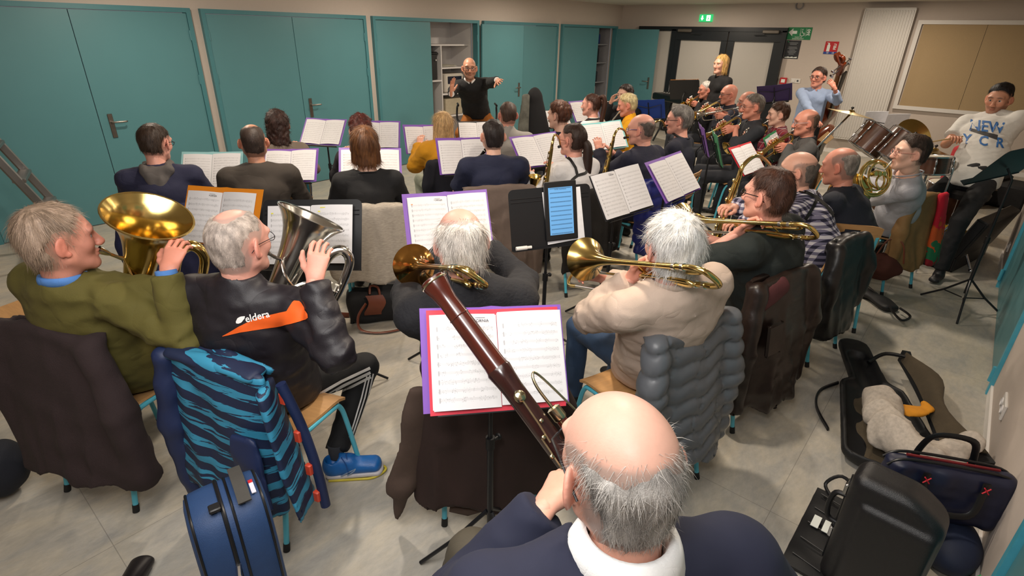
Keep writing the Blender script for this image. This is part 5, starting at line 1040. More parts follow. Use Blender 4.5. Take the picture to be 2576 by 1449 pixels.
def bassoon(top, low, label, up):
    d = top-low; dn = d.normalized(); Lt = 1.30; foot = top-dn*Lt; M = lookmat(foot, d, up); r = instr('bassoon', label, 'bassoon', M)
    RW_ = mat('dark_rosewood', '2a1210', 0.22, noise=0.25, scale=12, coat=0.4, stretch=(8, 1, 8)); RD = mat('red_brown_bell', '43180f', 0.22, noise=0.2, scale=12, coat=0.4, stretch=(8, 1, 8))
    MB().lathe([(0.0, Lt-0.045), (0.024, Lt-0.05), (0.030, Lt), (0.0365, Lt-0.004), (0.036, Lt-0.02), (0.030, Lt-0.045), (0.026, Lt-0.075), (0.0275, Lt-0.12), (0.030, Lt-0.28), (0.0325, Lt-0.30)], None, 28).build('bell_joint', RD, r)
    MB().torus((0, Lt-0.012, 0), 0.0365, 0.0032, Matrix.Rotation(PI/2, 3, 'X'), 28, 8).build('bell_ring', NICK, r); MB().torus((0, Lt-0.125, 0), 0.0277, 0.002, Matrix.Rotation(PI/2, 3, 'X'), 28, 6).build('bell_ring', RD, r)
    MB().lathe([(0.028, Lt-0.285), (0.035, Lt-0.30), (0.031, Lt-0.33), (0.0285, Lt-0.36), (0.0285, 0.50), (0.033, 0.47)], None, 24).build('bass_joint', RW_, r)
    MB().lathe([(0.0345, 0.46), (0.036, 0.465), (0.036, 0.50), (0.034, 0.505), (0.034, 0.515), (0.036, 0.52), (0.030, 0.535)], None, 24).build('metal_band', NICK, r)
    MB().tube([(0.0, 0.0, 0), (0.0, 0.47, 0)], 0.034, 24).build('boot_joint', RW_, r); MB().tube([(0.045, 0.0, 0), (0.045, 0.46, 0)], 0.024, 20).build('wing_boot', RW_, r)
    MB().tube([(0.052, 0.46, 0.0), (0.055, 0.60, 0.0), (0.058, 0.83, 0)], [0.022, 0.017, 0.015], 18).build('wing_joint', RD, r); MB().lathe([(0.016, 0.80), (0.019, 0.805), (0.019, 0.835), (0.01, 0.84)], Matrix.Translation((0.058, 0, 0)), 18).build('wing_ring', NICK, r)
    MB().tube(catmull([(0.058, 0.83, 0), (0.057, 0.90, 0.0), (0.067, 0.935, 0.0), (0.085, 0.925, -0.005), (0.115, 0.80, -0.02), (0.15, 0.66, -0.05), (0.17, 0.60, -0.09)], 6), [0.0045-0.002*i/36 for i in range(37)], 10).build('crook', NICK, r)
    def key(pts, cups, rad=0.0024):
        m = MB(); m.tube(pts, rad, 8); k = m.build('key_lever', NICK, r)
        for (x, y, z, q) in cups: MB().ball((x, y, z), (q, q, q*0.55), Matrix.Rotation(0.6, 3, 'Z')).build('key_pad', NICK, k)
    z = 0.034
    key([(-0.012, Lt-0.40, z+0.004), (-0.014, Lt-0.47, z+0.002), (-0.018, Lt-0.52, z)], [(-0.01, Lt-0.385, z, 0.017), (-0.004, Lt-0.465, z+0.004, 0.006), (-0.024, Lt-0.50, z, 0.006)])
    key([(-0.027, Lt-0.50, z-0.008), (-0.034, Lt-0.66, z-0.01), (-0.038, 0.30, z-0.01), (-0.038, 0.1, z-0.01)], [(-0.034, Lt-0.55, z-0.006, 0.007)]); key([(-0.032, Lt-0.62, z-0.002), (-0.035, 0.10, z-0.002)], [(-0.034, Lt-0.72, z, 0.007), (-0.036, 0.40, z, 0.008)])
    key([(-0.01, 0.47, z+0.004), (-0.02, 0.44, z+0.006)], [(-0.004, 0.44, z+0.006, 0.014)]); key([(0.01, 0.42, z+0.003), (0.02, 0.34, z+0.003)], [(0.008, 0.43, z+0.005, 0.008), (0.014, 0.38, z+0.005, 0.010), (0.02, 0.345, z+0.004, 0.008)])
    key([(0.045, 0.80, 0.018), (0.047, 0.62, 0.020), (0.047, 0.40, 0.028)], [(0.046, 0.70, 0.022, 0.008), (0.04, 0.56, 0.026, 0.009), (0.052, 0.50, 0.026, 0.008)]); key([(-0.016, 0.24, z+0.004), (-0.006, 0.20, z+0.006), (-0.012, 0.17, z+0.006), (-0.03, 0.18, z)], [(-0.018, 0.26, z+0.003, 0.012), (-0.002, 0.225, z+0.006, 0.006), (-0.008, 0.165, z+0.006, 0.006)])
    return r, M
# ------------------------------------------------------------------ the cast
def PD(px, py, dep):
    """the point at this depth along the camera axis seen at this place of the picture"""
    v = CM.T @ (np.array([(px-1288)/FPX, (py-724.5)/FPX, 1.0])*dep); return Vector((v[0], v[1], v[2]+H))
def foot_for(rim, px, py, dv, L):
    """the point under the pixel direction so that the axis rim-foot makes this cosine with the sight line"""
    r = (rim-Vector((0, 0, H))).normalized(); best = None
    for dep in np.arange(1.5, 3.2, 0.01):
        f = PD(px, py, dep); d = (rim-f).normalized(); e = abs(d.dot(r)+dv)
        if best is None or e < best[0]: best = (e, f)
    return rim+(best[1]-rim).normalized()*L
def lips_of(head, az, yaw=0, pitch=0, S=1.0, roll=0):
    Rz = Matrix.Rotation(math.radians(az-90), 3, 'Z'); Rh = Matrix.Rotation(math.radians(yaw), 3, 'Z') @ Matrix.Rotation(math.radians(pitch), 3, 'X') @ Matrix.Rotation(math.radians(roll), 3, 'Y')
    return head + Rz @ Rh @ Vector((0, 0.101*S, -0.063*S))
def aim(L0, px, py, length, z0=0.8, z1=1.6):
    """the point seen at (px, py) that lies this far from L0"""
    best = min((abs((P(px, py, z)-L0).length-length), z) for z in np.arange(z0, z1, 0.005)); return P(px, py, best[1])
def sh_hair(**k): d = dict(t=0.012); d.update(k); return ('short', d)
# --- front left: olive sweater with brass euphonium
h = P(150, 603, 1.23); az, yw = 26, -30; L0 = lips_of(h, az, yw); rim = PD(374, 542, 2.12); M_E = None
person('olive', 'grey-haired man in an olive sweater with a blue shirt collar playing the brass euphonium', h, az, yaw=yw, q=0, girth=1.22, sk='ruddy', hc='7d6a58', hair=sh_hair(t=0.016, col2=hx('a08a78'), nape=-0.085, rough=0.0022, sl=0.04), scale=1.04, seat=0.45,
       pelvis=P(345, 905, 0.53), hands=(PD(420, 690, 2.02), PD(462, 735, 2.12)), hk=('keys', 'grip'), hrot=((10, (-0.1, 0.75, 0.7)), (-60, None)), elbow=((0.4, -0.2, -1.2), (-0.6, 0, -1)),
       top=dict(col='57501f', neck='crew', collar='4f7fc0', cuff='4f7fc0', fold=0.009, loose=0.006), legs=dict(col='7d8ea3', feet=((0.15, 0.42), (-0.15, 0.5))))
ft = foot_for(rim, 335, 780, 0.56, 0.66); euphonium(rim, ft, Vector((-0.35, -0.75, 0.35)), 'brass euphonium with its wide bell tipped up, held by the man in olive', BRASS, PEOPLE['olive']['lips'], R_=0.157, side=1)
# --- black and orange sports jacket with silver euphonium
h = P(603, 612, 1.23); az, yw = 32, -14; rim2 = PD(784, 545, 2.30); ft2 = foot_for(rim2, 675, 790, 0.12, 0.66)
SATIN = mat('black_satin', '17131a', 0.52, noise=0.05, bump=0.15)
person('jacket', 'man with cropped grey hair in a black and orange sports jacket playing the silver euphonium', h, az, yaw=yw, q=0, girth=1.2, sk='pink', hc='8b8078', hair=sh_hair(t=0.0085, col2=hx('b3a69c'), spot=((0.0, -0.02, 0.125), 0.046), nape=-0.08, sl=0.012, rough=0.0012), scale=1.04,
       pelvis=P(672, 960, 0.53), hands=(PD(790, 712, 1.95), PD(700, 800, 2.12)), hk=('keys', 'grip'), hrot=((15, (0.05, 0.5, 0.85)), (-60, None)), elbow=((0.15, -0.3, -1.1), (-0.6, 0, -1)),
       top=dict(col='17131a', kind='sports_jacket', neck='turtle', mat=SATIN, fold=0.010, loose=0.006), legs=dict(col='101114', thick=1.08, feet=(P(846, 1138, 0.10), (-0.16, 0.45)), fdir=((0.32, 1, 0), (-0.25, 1, 0)), noshoe=True), glasses='steel')
euphonium(rim2, ft2, Vector((-0.35, -0.75, 0.35)), 'silver euphonium with its bell tipped right, held by the man in the sports jacket', SILV, PEOPLE['jacket']['lips'], R_=0.142, side=1)
# --- black cable knit, white hair, trombone with a gold bell
h = P(1158, 610, 1.24)
person('knit', 'balding white-haired man in a black cable-knit sweater behind the gold-brass trombone bell', h, 50, yaw=8, pitch=-12, q=0, girth=1.18, sk='pink', hc='b4aca4', hair=('fringe', dict(t=0.020, zb=0.075, temple=0.05, col2=hx('cfc9c2'), sl=0.045, rough=0.003, wild=0.35, nape=-0.09)), scale=1.03,
       pelvis=Vector((1.52, 1.47, 0.53)), hands=((0.10, 0.30, 1.02), (-0.12, 0.26, 1.02)), hk=('grip', 'grip'), elbow=((1.0, -0.1, -0.7), (-1.0, -0.1, -0.7)), shlift=(-0.04, -0.06), top=dict(col='15151a', neck='turtle', bump=0.9, bscale=90, fold=0.007, loose=0.01), legs=dict(col='3d5877', feet=((0.18, 0.42), (-0.18, 0.42))))
# --- beige shirt, trombone
h = P(1690, 622, 1.25); az = 62
b1 = P(1475, 655, 1.09); w1 = P(1768, 676, 1.17)
person('beige', 'white-haired man in a beige shirt playing the trombone over his shoulder', h, az, yaw=-6, q=0, girth=1.12, sk='pink', hc='b7b6b4', hair=sh_hair(t=0.020, col2=hx('d6d4d0'), sl=0.042, rough=0.003, nape=-0.095, wild=0.3, soft=0.015), scale=1.02,
       pelvis=P(1650, 905, 0.53), hands=(PD(1530, 703, 2.55), PD(1585, 702, 2.2)), hk=('grip', 'grip'), hrot=((70, None), (-60, None)), elbow=((0.8, 0.2, -1), (-1, -0.2, -1.3)), top=dict(col='b9a596', kind='shirt', neck='shirt', fold=0.010, loose=0.010, ch=1.1), legs=dict(col='2c4361', feet=((0.12, 0.5), (-0.2, 0.42))), glasses='steel')
# --- dark green shirt, trombone
h = P(1930, 492, 1.24); az = 80
person('green', 'brown-haired man with black glasses and rolled-up dark green shirt sleeves playing the trombone', h, az, yaw=0, q=0, girth=1.12, sk='pink', hc='4a2e22', hair=sh_hair(t=0.016, top=0.007, col2=hx('34201a'), sl=0.034, nape=-0.08, wild=0.35, rough=0.003, strands=5000), scale=1.03,
       pelvis=P(1905, 785, 0.53), hands=(PD(1780, 600, 3.1), PD(1850, 590, 2.78)), hk=('grip', 'grip'), hrot=((70, None), (-60, None)), elbow=((0.8, 0.2, -1), (-0.9, 0.0, -1.4)), top=dict(col='141d1c', kind='shirt', neck='shirt', sleeve=0.56, fold=0.010, loose=0.010), legs=dict(col='5b4d40', feet=((0.14, 0.5), (-0.18, 0.42))), glasses='black')
# --- bassoon player in front
h = P(1558, 1172, 1.30)
RIB = mat('navy_rib_knit', '191d33', 0.85, noise=0.03)
person('bassoonist', 'bald man with grey fringe in a navy sweater with white collar playing the bassoon', h, 52, yaw=6, roll=-4, pitch=-4, q=0, girth=1.25, sk='fair', hc='77736e', hair=('fringe', dict(t=0.010, zb=0.062, temple=0.035, col2=hx('a8a49f'), strands=5200, sl=0.024, rough=0.0024, nape=-0.10, wild=0.5, lift=0.10, sw=0.00042)), scale=1.08, face=dict(stubble=0.25),
       pelvis=Vector((0.67, 0.32, 0.53)), hands=(Vector((0.96, 0.30, 0.75)), P(1368, 1282, 1.0)), hk=('grip', 'grip'), hrot=((60, None), (-20, Vector((0.65, 0.1, 0.1)))), elbow=((1, -0.2, -0.9), (-0.9, 0.1, -1.2)), top=dict(col='191d33', mat=RIB, neck='wide', collar='f4f6f6', ch=1.55, cz=0.020, fold=0.006, loose=0.014), legs=dict(col='4a4438', thick=1.15, feet=((0.2, 0.45), Vector((0.80, 0.96, 0.085))), hint=((0.5, 1, 0.6), (0.0, 1, 0.9))), glasses='black', shw=0.215)
def stripes(nm, c1, c2, f, w):
    m = bpy.data.materials.new(nm); m.use_nodes = True; t = NT(m); tc = t.add('ShaderNodeTexCoord'); sx = t.add('ShaderNodeSeparateXYZ'); t.link(tc.outputs['Object'], sx.inputs[0])
    t.link(t.mix(t.math('GREATER_THAN', t.math('FRACT', t.math('MULTIPLY', sx.outputs[2], f)), w), hx(c1), hx(c2)), t.b.inputs['Base Color']); t.b.inputs['Roughness'].default_value = 0.85; return m
def plaid(nm, c1, c2, c3):
    m = bpy.data.materials.new(nm); m.use_nodes = True; t = NT(m); tc = t.add('ShaderNodeTexCoord'); sx = t.add('ShaderNodeSeparateXYZ'); t.link(tc.outputs['Object'], sx.inputs[0]); a = t.math('ADD', sx.outputs[0], sx.outputs[1])
    b1 = t.math('LESS_THAN', t.math('FRACT', t.math('MULTIPLY', a, 15)), 0.4); b2 = t.math('LESS_THAN', t.math('FRACT', t.math('MULTIPLY', sx.outputs[2], 15)), 0.4); l1 = t.math('LESS_THAN', t.math('FRACT', t.math('MULTIPLY', a, 15)), 0.07); l2 = t.math('LESS_THAN', t.math('FRACT', t.math('MULTIPLY', sx.outputs[2], 15)), 0.07)
    c = t.mix(t.math('MULTIPLY', t.math('ADD', b1, b2), 0.4), hx(c1), hx(c2)); t.link(t.mix(t.math('MULTIPLY', t.math('MAXIMUM', l1, l2), 0.6), c, hx(c3)), t.b.inputs['Base Color']); t.b.inputs['Roughness'].default_value = 0.85; return m
# --- checked shirt with saxophone
h = P(2005, 430, 1.18); az = 92
CHK = bpy.data.materials.new('checked_cotton'); CHK.use_nodes = True; t = NT(CHK); tc = t.add('ShaderNodeTexCoord'); sx = t.add('ShaderNodeSeparateXYZ'); t.link(tc.outputs['Object'], sx.inputs[0])
ad = t.math('ADD', sx.outputs[0], sx.outputs[1]); s1 = t.math('LESS_THAN', t.math('FRACT', t.math('MULTIPLY', ad, 24)), 0.5); s2 = t.math('LESS_THAN', t.math('FRACT', t.math('MULTIPLY', sx.outputs[2], 26)), 0.5); ss = t.math('MULTIPLY', t.math('ADD', s1, s2), 0.5)
cr = t.add('ShaderNodeValToRGB'); cr.color_ramp.interpolation = 'CONSTANT'; e = cr.color_ramp.elements; e[0].position = 0; e[0].color = (*hx('cfcdd6'), 1); e[1].position = 0.4; e[1].color = (*hx('75738c'), 1); q_ = e.new(0.8); q_.color = (*hx('24243c'), 1); t.link(ss, cr.inputs[0]); t.link(cr.outputs[0], t.b.inputs['Base Color']); t.b.inputs['Roughness'].default_value = 0.85
person('check', 'balding man in a navy and white checked shirt with a black harness playing the saxophone', h, az, yaw=10, q=1, girth=1.15, sk='fair', hc='5a524c', hair=('fringe', dict(t=0.011, zb=0.06, temple=0.02, sl=0.012, nape=-0.08)), pelvis=P(2030, 690, 0.53), glasses='steel',
       hands=(PD(1850, 520, 3.2), PD(1870, 560, 3.1)), hk=('grip', 'grip'), top=dict(col='cfcdd6', mat=CHK, kind='shirt', neck='shirt', fold=0.009, loose=0.008), legs=dict(col='1a1c22'))
h = P(2112, 418, 1.14)
person('navybald', 'heavy man with receding grey hair in a navy zip sweater beside the checked shirt', h, 84, yaw=4, pitch=-10, q=1, girth=1.28, sk='ruddy', hc='5f5852', hair=('fringe', dict(t=0.009, zb=0.085, temple=0.03, sl=0.010, nape=-0.08, col2=hx('8a827a'))), scale=1.04, pelvis=Vector((4.42, 0.60, 0.53)), hands=((0.14, 0.36, 0.9), (-0.14, 0.36, 0.9)), top=dict(col='171c29', neck='crew', collar='141722', fold=0.008), legs=dict(col='1d2a48'))
h = P(2290, 385, 1.21)
person('hornist', 'dark-haired woman in glasses and a pale grey knit sweater playing the french horn', h, 108, yaw=8, sex='f', q=1, sk='pale', hc='2c211c', hair=sh_hair(t=0.015, nape=-0.07, col2=hx('3a2c24'), top=0.006), glasses='c0857a', hands=((0.12, 0.30, 0.88), (-0.16, 0.36, 0.92)), hk=('grip', 'grip'), pelvis=P(2236, 566, 0.53), top=dict(col='a9aab2', neck='wide', fold=0.007, bump=0.6, bscale=130), legs=dict(col='14161c'))
# --- second row
def back(key, lab, px, py, z, az, **k):
    k.setdefault('q', 1); k.setdefault('hands', ((0.17, 0.36, 0.88), (-0.17, 0.36, 0.88))); return person(key, lab, P(px, py, z), az, **k)
back('hoodie', 'young man with short brown hair in a navy top with a grey hood', 392, 360, 1.22, 62, yaw=-24, pitch=-10, sk='pink', hc='33261e', hair=sh_hair(t=0.014, nape=-0.075), glasses='black', top=dict(col='20223c', neck='hood', hoodcol='5b5654', fold=0.008), legs=dict(col='23262e'))
back('brown', 'man with shaved dark hair and a bald crown patch in a brown sweater', 638, 358, 1.22, 62, yaw=0, sk='tan', hc='352a25', hair=sh_hair(t=0.0075, spot=((0.0, 0.01, 0.13), 0.05), sl=0.008, nape=-0.085, rough=0.0008), top=dict(col='37302a', neck='crew', fold=0.007, loose=0.004))
back('curly', 'woman with long curly dark hair in a taupe top by the teal cupboards', 700, 314, 1.17, 62, yaw=-12, sex='f', sk='fair', hc='2a1a16', hair=('curly', dict(t=0.018, len=0.05, sl=0.035, wild=0.9, col2=hx('3c2620'))), top=dict(col='7d7064', neck='crew', fold=0.006), legs=dict(col='1b2740'))
back('reddark', 'woman with wavy dark red hair in a charcoal top behind the bob-haired woman', 908, 328, 1.16, 58, sex='f', sk='pale', hc='3a1712', hair=('curly', dict(t=0.026, sl=0.03, col2=hx('54211a'))), top=dict(col='26242a', neck='crew', fold=0.006))
back('bob', 'woman with a glossy chestnut bob in a black scoop-back top', 918, 368, 1.22, 55, sex='f', sk='pale', hc='4a2b18', hair=('bob', dict(t=0.018, len=-0.005, col2=hx('70492a'), sl=0.05, wild=0.08, lift=0.02)), top=dict(col='101013', neck='wide', fold=0.006), shw=0.175)
back('blondyel', 'woman with straight blonde hair in a mustard yellow cardigan', 1113, 318, 1.11, 62, sex='f', sk='fair', hc='a5835a', hair=('bob', dict(t=0.012, len=0.055, flare=0.008, col2=hx('c9a878'), sl=0.07, wild=0.06, lift=0.02)), yaw=6, top=dict(col='c4880d', neck='crew', fold=0.009, loose=0.022, bump=0.5, bscale=120), legs=dict(col='a8ad9c'))
back('navyT', 'young man with short black hair in a navy t-shirt playing the clarinet', 1240, 343, 1.22, 52, q=1, sk='pale', hc='221a1a', hair=sh_hair(t=0.011, sl=0.012, nape=-0.085), top=dict(col='171d38', neck='crew', sleeve=0.42, fold=0.006, loose=0.004), shw=0.205)
back('greyzip', 'man with cropped brown hair in a pale grey zip-neck sweater below the conductor', 1277, 290, 1.22, 58, yaw=-4, sk='pink', hc='3d2c24', hair=sh_hair(t=0.009, sl=0.008), top=dict(col='8f8b86', neck='turtle', fold=0.006))
back('auburn', 'person with short wavy auburn hair in a navy top playing the flute', 1405, 290, 1.22, 78, yaw=18, pitch=-4, sex='f', sk='pale', hc='3c1f12', hair=('curly', dict(t=0.024, sl=0.03, nape=-0.06, col2=hx('5c3018'))), top=dict(col='14142a', neck='wide', fold=0.006))
back('stripe', 'girl with a long brown ponytail in a black and white striped top playing the flute', 1487, 264, 1.2, 92, yaw=12, sex='f', sk='pink', hc='3b231a', q=1, hair=sh_hair(t=0.010, nape=-0.06, front=0.0, tail=dict(r=0.022, pts=[(0.005, -0.095, 0.085), (0.01, -0.135, 0.09), (0.015, -0.15, 0.02), (0.01, -0.14, -0.1), (0.0, -0.13, -0.19)])),
     top=dict(col='e0dedc', mat=stripes('striped_jersey', 'e4e2e0', '15151a', 16, 0.68), neck='crew', fold=0.005))
back('whitegirl', 'girl with a low dark brown ponytail in a white top with a black sax harness', 1440, 352, 1.2, 76, yaw=14, sex='f', sk='pink', hc='2d1d17', q=0, hair=sh_hair(t=0.011, nape=-0.075, strands=1500, tail=dict(r=0.030, pts=[(0.01, -0.10, 0.0), (0.02, -0.125, -0.04), (0.025, -0.13, -0.14), (0.02, -0.13, -0.24), (0.01, -0.14, -0.33)])), glasses='c0857a', top=dict(col='d9d7d8', neck='crew', fold=0.009, loose=0.010), pelvis=None)
back('blondflute', 'woman with short blonde hair in a bright yellow top playing the flute', 1577, 264, 1.2, 118, yaw=6, pitch=-14, sex='f', sk='ruddy', hc='a89468', hair=sh_hair(t=0.018, col2=hx('d8cba0'), nape=-0.07), top=dict(col='d99a0a', neck='turtle', fold=0.005))
back('darkflute', 'woman with dark wavy hair in black raising a flute behind the blonde woman', 1572, 238, 1.22, 175, yaw=-10, pitch=-8, sex='f', sk='pale', hc='2b1915', hair=('curly', dict(t=0.016, len=0.02, sl=0.03)), top=dict(col='121319', neck='crew', fold=0.005), hands=((0.05, 0.28, 1.12), (0.22, 0.22, 1.10)))
back('navyglass', 'balding man with blue-framed glasses in a navy sweater playing the saxophone', 1612, 326, 1.22, 86, yaw=14, pitch=-4, girth=1.2, sk='pink', hc='4c4440', hair=('fringe', dict(t=0.008, zb=0.065, temple=0.0, sl=0.008)), glasses='1d2a7a', top=dict(col='14162c', neck='crew', fold=0.007, loose=0.012), hands=((0.12, 0.36, 0.95), (-0.1, 0.38, 1.0)), scale=1.04)
back('greynavy', 'grey-haired person with glasses in a navy sweater with a black sax strap', 1707, 302, 1.25, 98, yaw=14, pitch=-4, sk='pink', hc='4e4a48', hair=sh_hair(t=0.021, col2=hx('77736f'), nape=-0.07), glasses='black', top=dict(col='121527', neck='wide', fold=0.006))
# --- the trumpet row by the black doors
def brass_player(key, lab, px, py, z, az, bx, by, ln=0.50, m_=BRASS, tl='', yaw=0, pitch=-6, roll=0, R_=0.061, fl=1.0, dh=0.0, **k):
    h = P(px, py, z); L0 = lips_of(h, az, yaw, pitch); b = aim(L0, bx, by, ln); M = lookmat(L0, b-L0, (0, 0, 1)); rh = M@Vector((0.055, 0.16, -0.05)); lh = M@Vector((-0.075, 0.15, -0.075)); d = (b-L0).normalized()
    person(key, lab, h, az, yaw=yaw, pitch=pitch, roll=roll, hands=(rh, lh), hk=('keys', 'grip'), hrot=((75, d+Vector((0, 0, 0.35))), (-75, d+Vector((0, 0, 0.25)))), elbow=((1.0, 0, -1), (-1.0, 0, -1)), **k)
    trumpet(lookmat(PEOPLE[key]['lips'], b-L0, (0, 0, 1)), tl, m_, R_=R_, L=ln, fl=fl)
brass_player('tr1', 'white-haired man in black at the back playing a trumpet beside the keyboard', 1776, 226, 1.22, 125, 1715, 266, 0.48, tl='brass trumpet of the white-haired man at the back', yaw=6, q=1, sk='ruddy', hc='b0aca6', hair=sh_hair(t=0.012, col2=hx('d8d4ce')), glasses='steel', top=dict(col='131216', kind='shirt', neck='shirt', fold=0.005))
brass_player('tr2', 'bald man with dark glasses in a navy shirt playing a trumpet', 1833, 237, 1.26, 125, 1739, 289, 0.50, tl='brass trumpet of the bald man with dark glasses', yaw=4, q=1, sk='ruddy', hc='6a5048', nohair=True, face=dict(stubble=0.15), glasses='black', top=dict(col='181b2a', kind='shirt', neck='shirt', fold=0.005))
brass_player('tr3', 'bald man half hidden behind the grey-haired trumpeter playing a silver trumpet', 1880, 256, 1.22, 122, 1745, 291, 0.50, m_=SILV, tl='silver trumpet between the two brass ones', yaw=4, q=1, sk='ruddy', hc='6a5048', nohair=True, face=dict(stubble=0.15), glasses='steel', top=dict(col='1d2233', kind='shirt', neck='shirt', fold=0.005))
brass_player('tr4', 'grey-haired man with glasses in a charcoal shirt playing a trumpet', 1893, 268, 1.27, 122, 1766, 345, 0.50, tl='brass trumpet of the man in the charcoal shirt, tipped down', yaw=4, q=1, sk='ruddy', hc='4c4540', hair=sh_hair(t=0.012, col2=hx('6e665e')), glasses='steel', top=dict(col='24272e', kind='shirt', neck='shirt', fold=0.006, sleeve=0.75), scale=1.04)
brass_player('boy', 'boy with a brown fringe in a red plaid shirt playing a brass horn', 1957, 288, 1.2, 118, 1824, 372, 0.56, tl='large brass flugelhorn of the boy in the red plaid shirt', yaw=4, q=1, sk='pale', hc='3e2619', hair=sh_hair(t=0.017, top=0.006, front=0.008, rough=0.003), R_=0.075, fl=1.5, scale=0.95, top=dict(col='7a1626', mat=plaid('red_plaid', '7a1626', '2a1a30', 'c9b0b0'), kind='shirt', neck='shirt', fold=0.005))
brass_player('greyg', 'balding man with clear glasses in a grey sweater playing a brass horn', 2027, 308, 1.22, 112, 1895, 395, 0.52, tl='brass flugelhorn of the man in the grey sweater', yaw=6, q=1, sk='ruddy', hc='4a3a30', hair=('fringe', dict(t=0.009, zb=0.07, temple=0.01, sl=0.010)), glasses='9a9aa4', R_=0.075, fl=1.4, top=dict(col='4b4a4a', neck='crew', collar='12131c', fold=0.006))
# --- conductor, pianist, bassist, drummer
hcd = PD(1181, 172, 6.8)
person('conductor', 'bald conductor with round glasses in a black sweater on a high stool, arms raised', hcd, 228, q=0, sk='tan', hc='4a3428', nohair=True, face=dict(stubble=0.12, beard=0.45), glasses='black', seat=hcd.z-0.69, pelvis=(1200, 287), slump=0.0,
       hands=(PD(1136, 236, 6.5), PD(1250, 202, 6.45)), hk=('open', 'open'), hrot=((0, Vector((0.02, -0.1, 1.0))), (40, PD(1275, 212, 6.1)-PD(1250, 202, 6.45))), elbow=((1, -0.4, -1.2), (-0.4, -0.4, -0.6)), top=dict(col='0d0d10', neck='v', collar='d8d4d0', fold=0.005, cuff='d8d4d0'), legs=dict(col='9a5a1e', feet=((0.22, 0.40, 0.30), (-0.24, 0.42, 0.30)), hint=((0.6, 1, 0.6), (-0.6, 1, 0.6)), fdir=((0.3, 1, -0.2), (-0.3, 1, -0.2))))
person('pianist', 'blonde woman in a black blouse standing behind the keyboard', P(1813, 163, 1.58), 150, yaw=8, sex='f', q=1, sk='fair', hc='b8904f', stand=True, hair=('bob', dict(t=0.014, len=0.0, col2=hx('dbb878'), sl=0.05, wild=0.06)), top=dict(col='0f0e11', kind='blouse', neck='v', collar='141316', fold=0.006), legs=dict(col='14141a', feet=((0.1, 0.0), (-0.1, 0.02))), hands=((0.2, 0.30, 1.0), (-0.2, 0.30, 1.0)))
hb = PD(2058, 195, 7.2); sc_ = PD(2117, 140, 7.0); bf = P(2025, 412, 0.03); d_ = (sc_-bf)
person('bassist', 'woman with short hair and glasses in a light blue shirt holding the double bass', hb, 196, yaw=-30, sex='f', q=1, sk='ruddy', hc='3a2c26', hair=sh_hair(t=0.018), glasses='black', stand=True, scale=0.97, hands=(PD(2052, 300, 6.8), PD(2100, 222, 6.85)), hk=('relaxed', 'grip'), hrot=((0, None), (-60, PD(2082, 195, 6.85)-PD(2100, 222, 6.85))), elbow=((1, 0, -0.6), (-1, 0.4, -1.2)), top=dict(col='8b9cba', kind='shirt', neck='shirt', fold=0.006, sleeve=0.85), legs=dict(col='1a1c24', feet=((0.1, 0.0), (-0.1, 0.02))))
hd_ = PD(2512, 250, 5.3)
person('drummer', 'young dark-haired man in a white printed t-shirt seated behind the drum kit', hd_, 158, yaw=8, pitch=-8, q=0, sk='tan', hc='191416', hair=sh_hair(t=0.014, top=0.008), face=dict(beard=0.35), seat=0.74, pelvis=(2446, 452), scale=1.10,
       hands=(PD(2398, 350, 5.2), PD(2428, 396, 5.12)), hk=('grip', 'grip'), elbow=((0.6, 0, -1.0), (-0.15, -0.5, -1.3)), top=dict(col='c4c2be', kind='t_shirt', neck='crew', sleeve=0.33, fold=0.007, loose=0.006), legs=dict(col='101116', feet=((0.34, 0.55), (-0.22, 0.5))))
# ------------------------------------------------------------------ chairs and the coats on them
cl = lambda s: 'plywood chair with light blue legs under ' + s
def put(key, az, label, dy=0.04, dx=0.0):
    b = PEOPLE[key]['base']; r = math.radians(az); xy = (b.x+math.cos(r)*dy+math.sin(r)*dx, b.y+math.sin(r)*dy-math.cos(r)*dx); chair(xy, az, label); return xy
chair((0.46, 2.67), 24, cl('the man in the olive sweater')); chair((0.82, 1.97), 18, cl('the man in the sports jacket')); chair((1.47, 1.37), 48, cl('the man in the cable-knit sweater')); chair((2.02, 0.90), 75, cl('the man in the beige shirt')); chair((2.86, 0.79), 75, cl('the man in the dark green shirt'))
put('bassoonist', 52, cl('the bassoon player in front')); xchk = put('check', 78, cl('the man in the checked shirt')); put('navybald', 28, cl('the heavy man in the navy zip sweater')); xhorn = put('hornist', 66, cl('the french horn player')); 
xs_ = {}
for k, a_, s_ in (('hoodie', 60, 'the man with the grey hood'), ('brown', 60, 'the man in the brown sweater'), ('curly', 58, 'the curly-haired woman'), ('reddark', 56, 'the woman with dark red hair'), ('bob', 54, 'the woman with the chestnut bob'), ('blondyel', 60, 'the woman in the yellow cardigan'), ('navyT', 52, 'the clarinet player in navy'), ('greyzip', 60, 'the man in the pale grey sweater'),
                 ('auburn', 74, 'the auburn-haired flute player'), ('stripe', 88, 'the girl in the striped top'), ('whitegirl', 76, 'the girl in the white top'), ('blondflute', 110, 'the woman in the bright yellow top'), ('darkflute', 170, 'the dark-haired flute player'), ('navyglass', 84, 'the man with blue-framed glasses'), ('greynavy', 96, 'the grey-haired saxophonist'),
                 ('tr1', 125, 'the white-haired trumpeter'), ('tr2', 125, 'the bald trumpeter with dark glasses'), ('tr3', 122, 'the half hidden trumpeter'), ('tr4', 122, 'the trumpeter in charcoal'), ('boy', 118, 'the boy in the plaid shirt'), ('greyg', 112, 'the man in the grey sweater')): xs_[k] = put(k, a_, cl(s_))
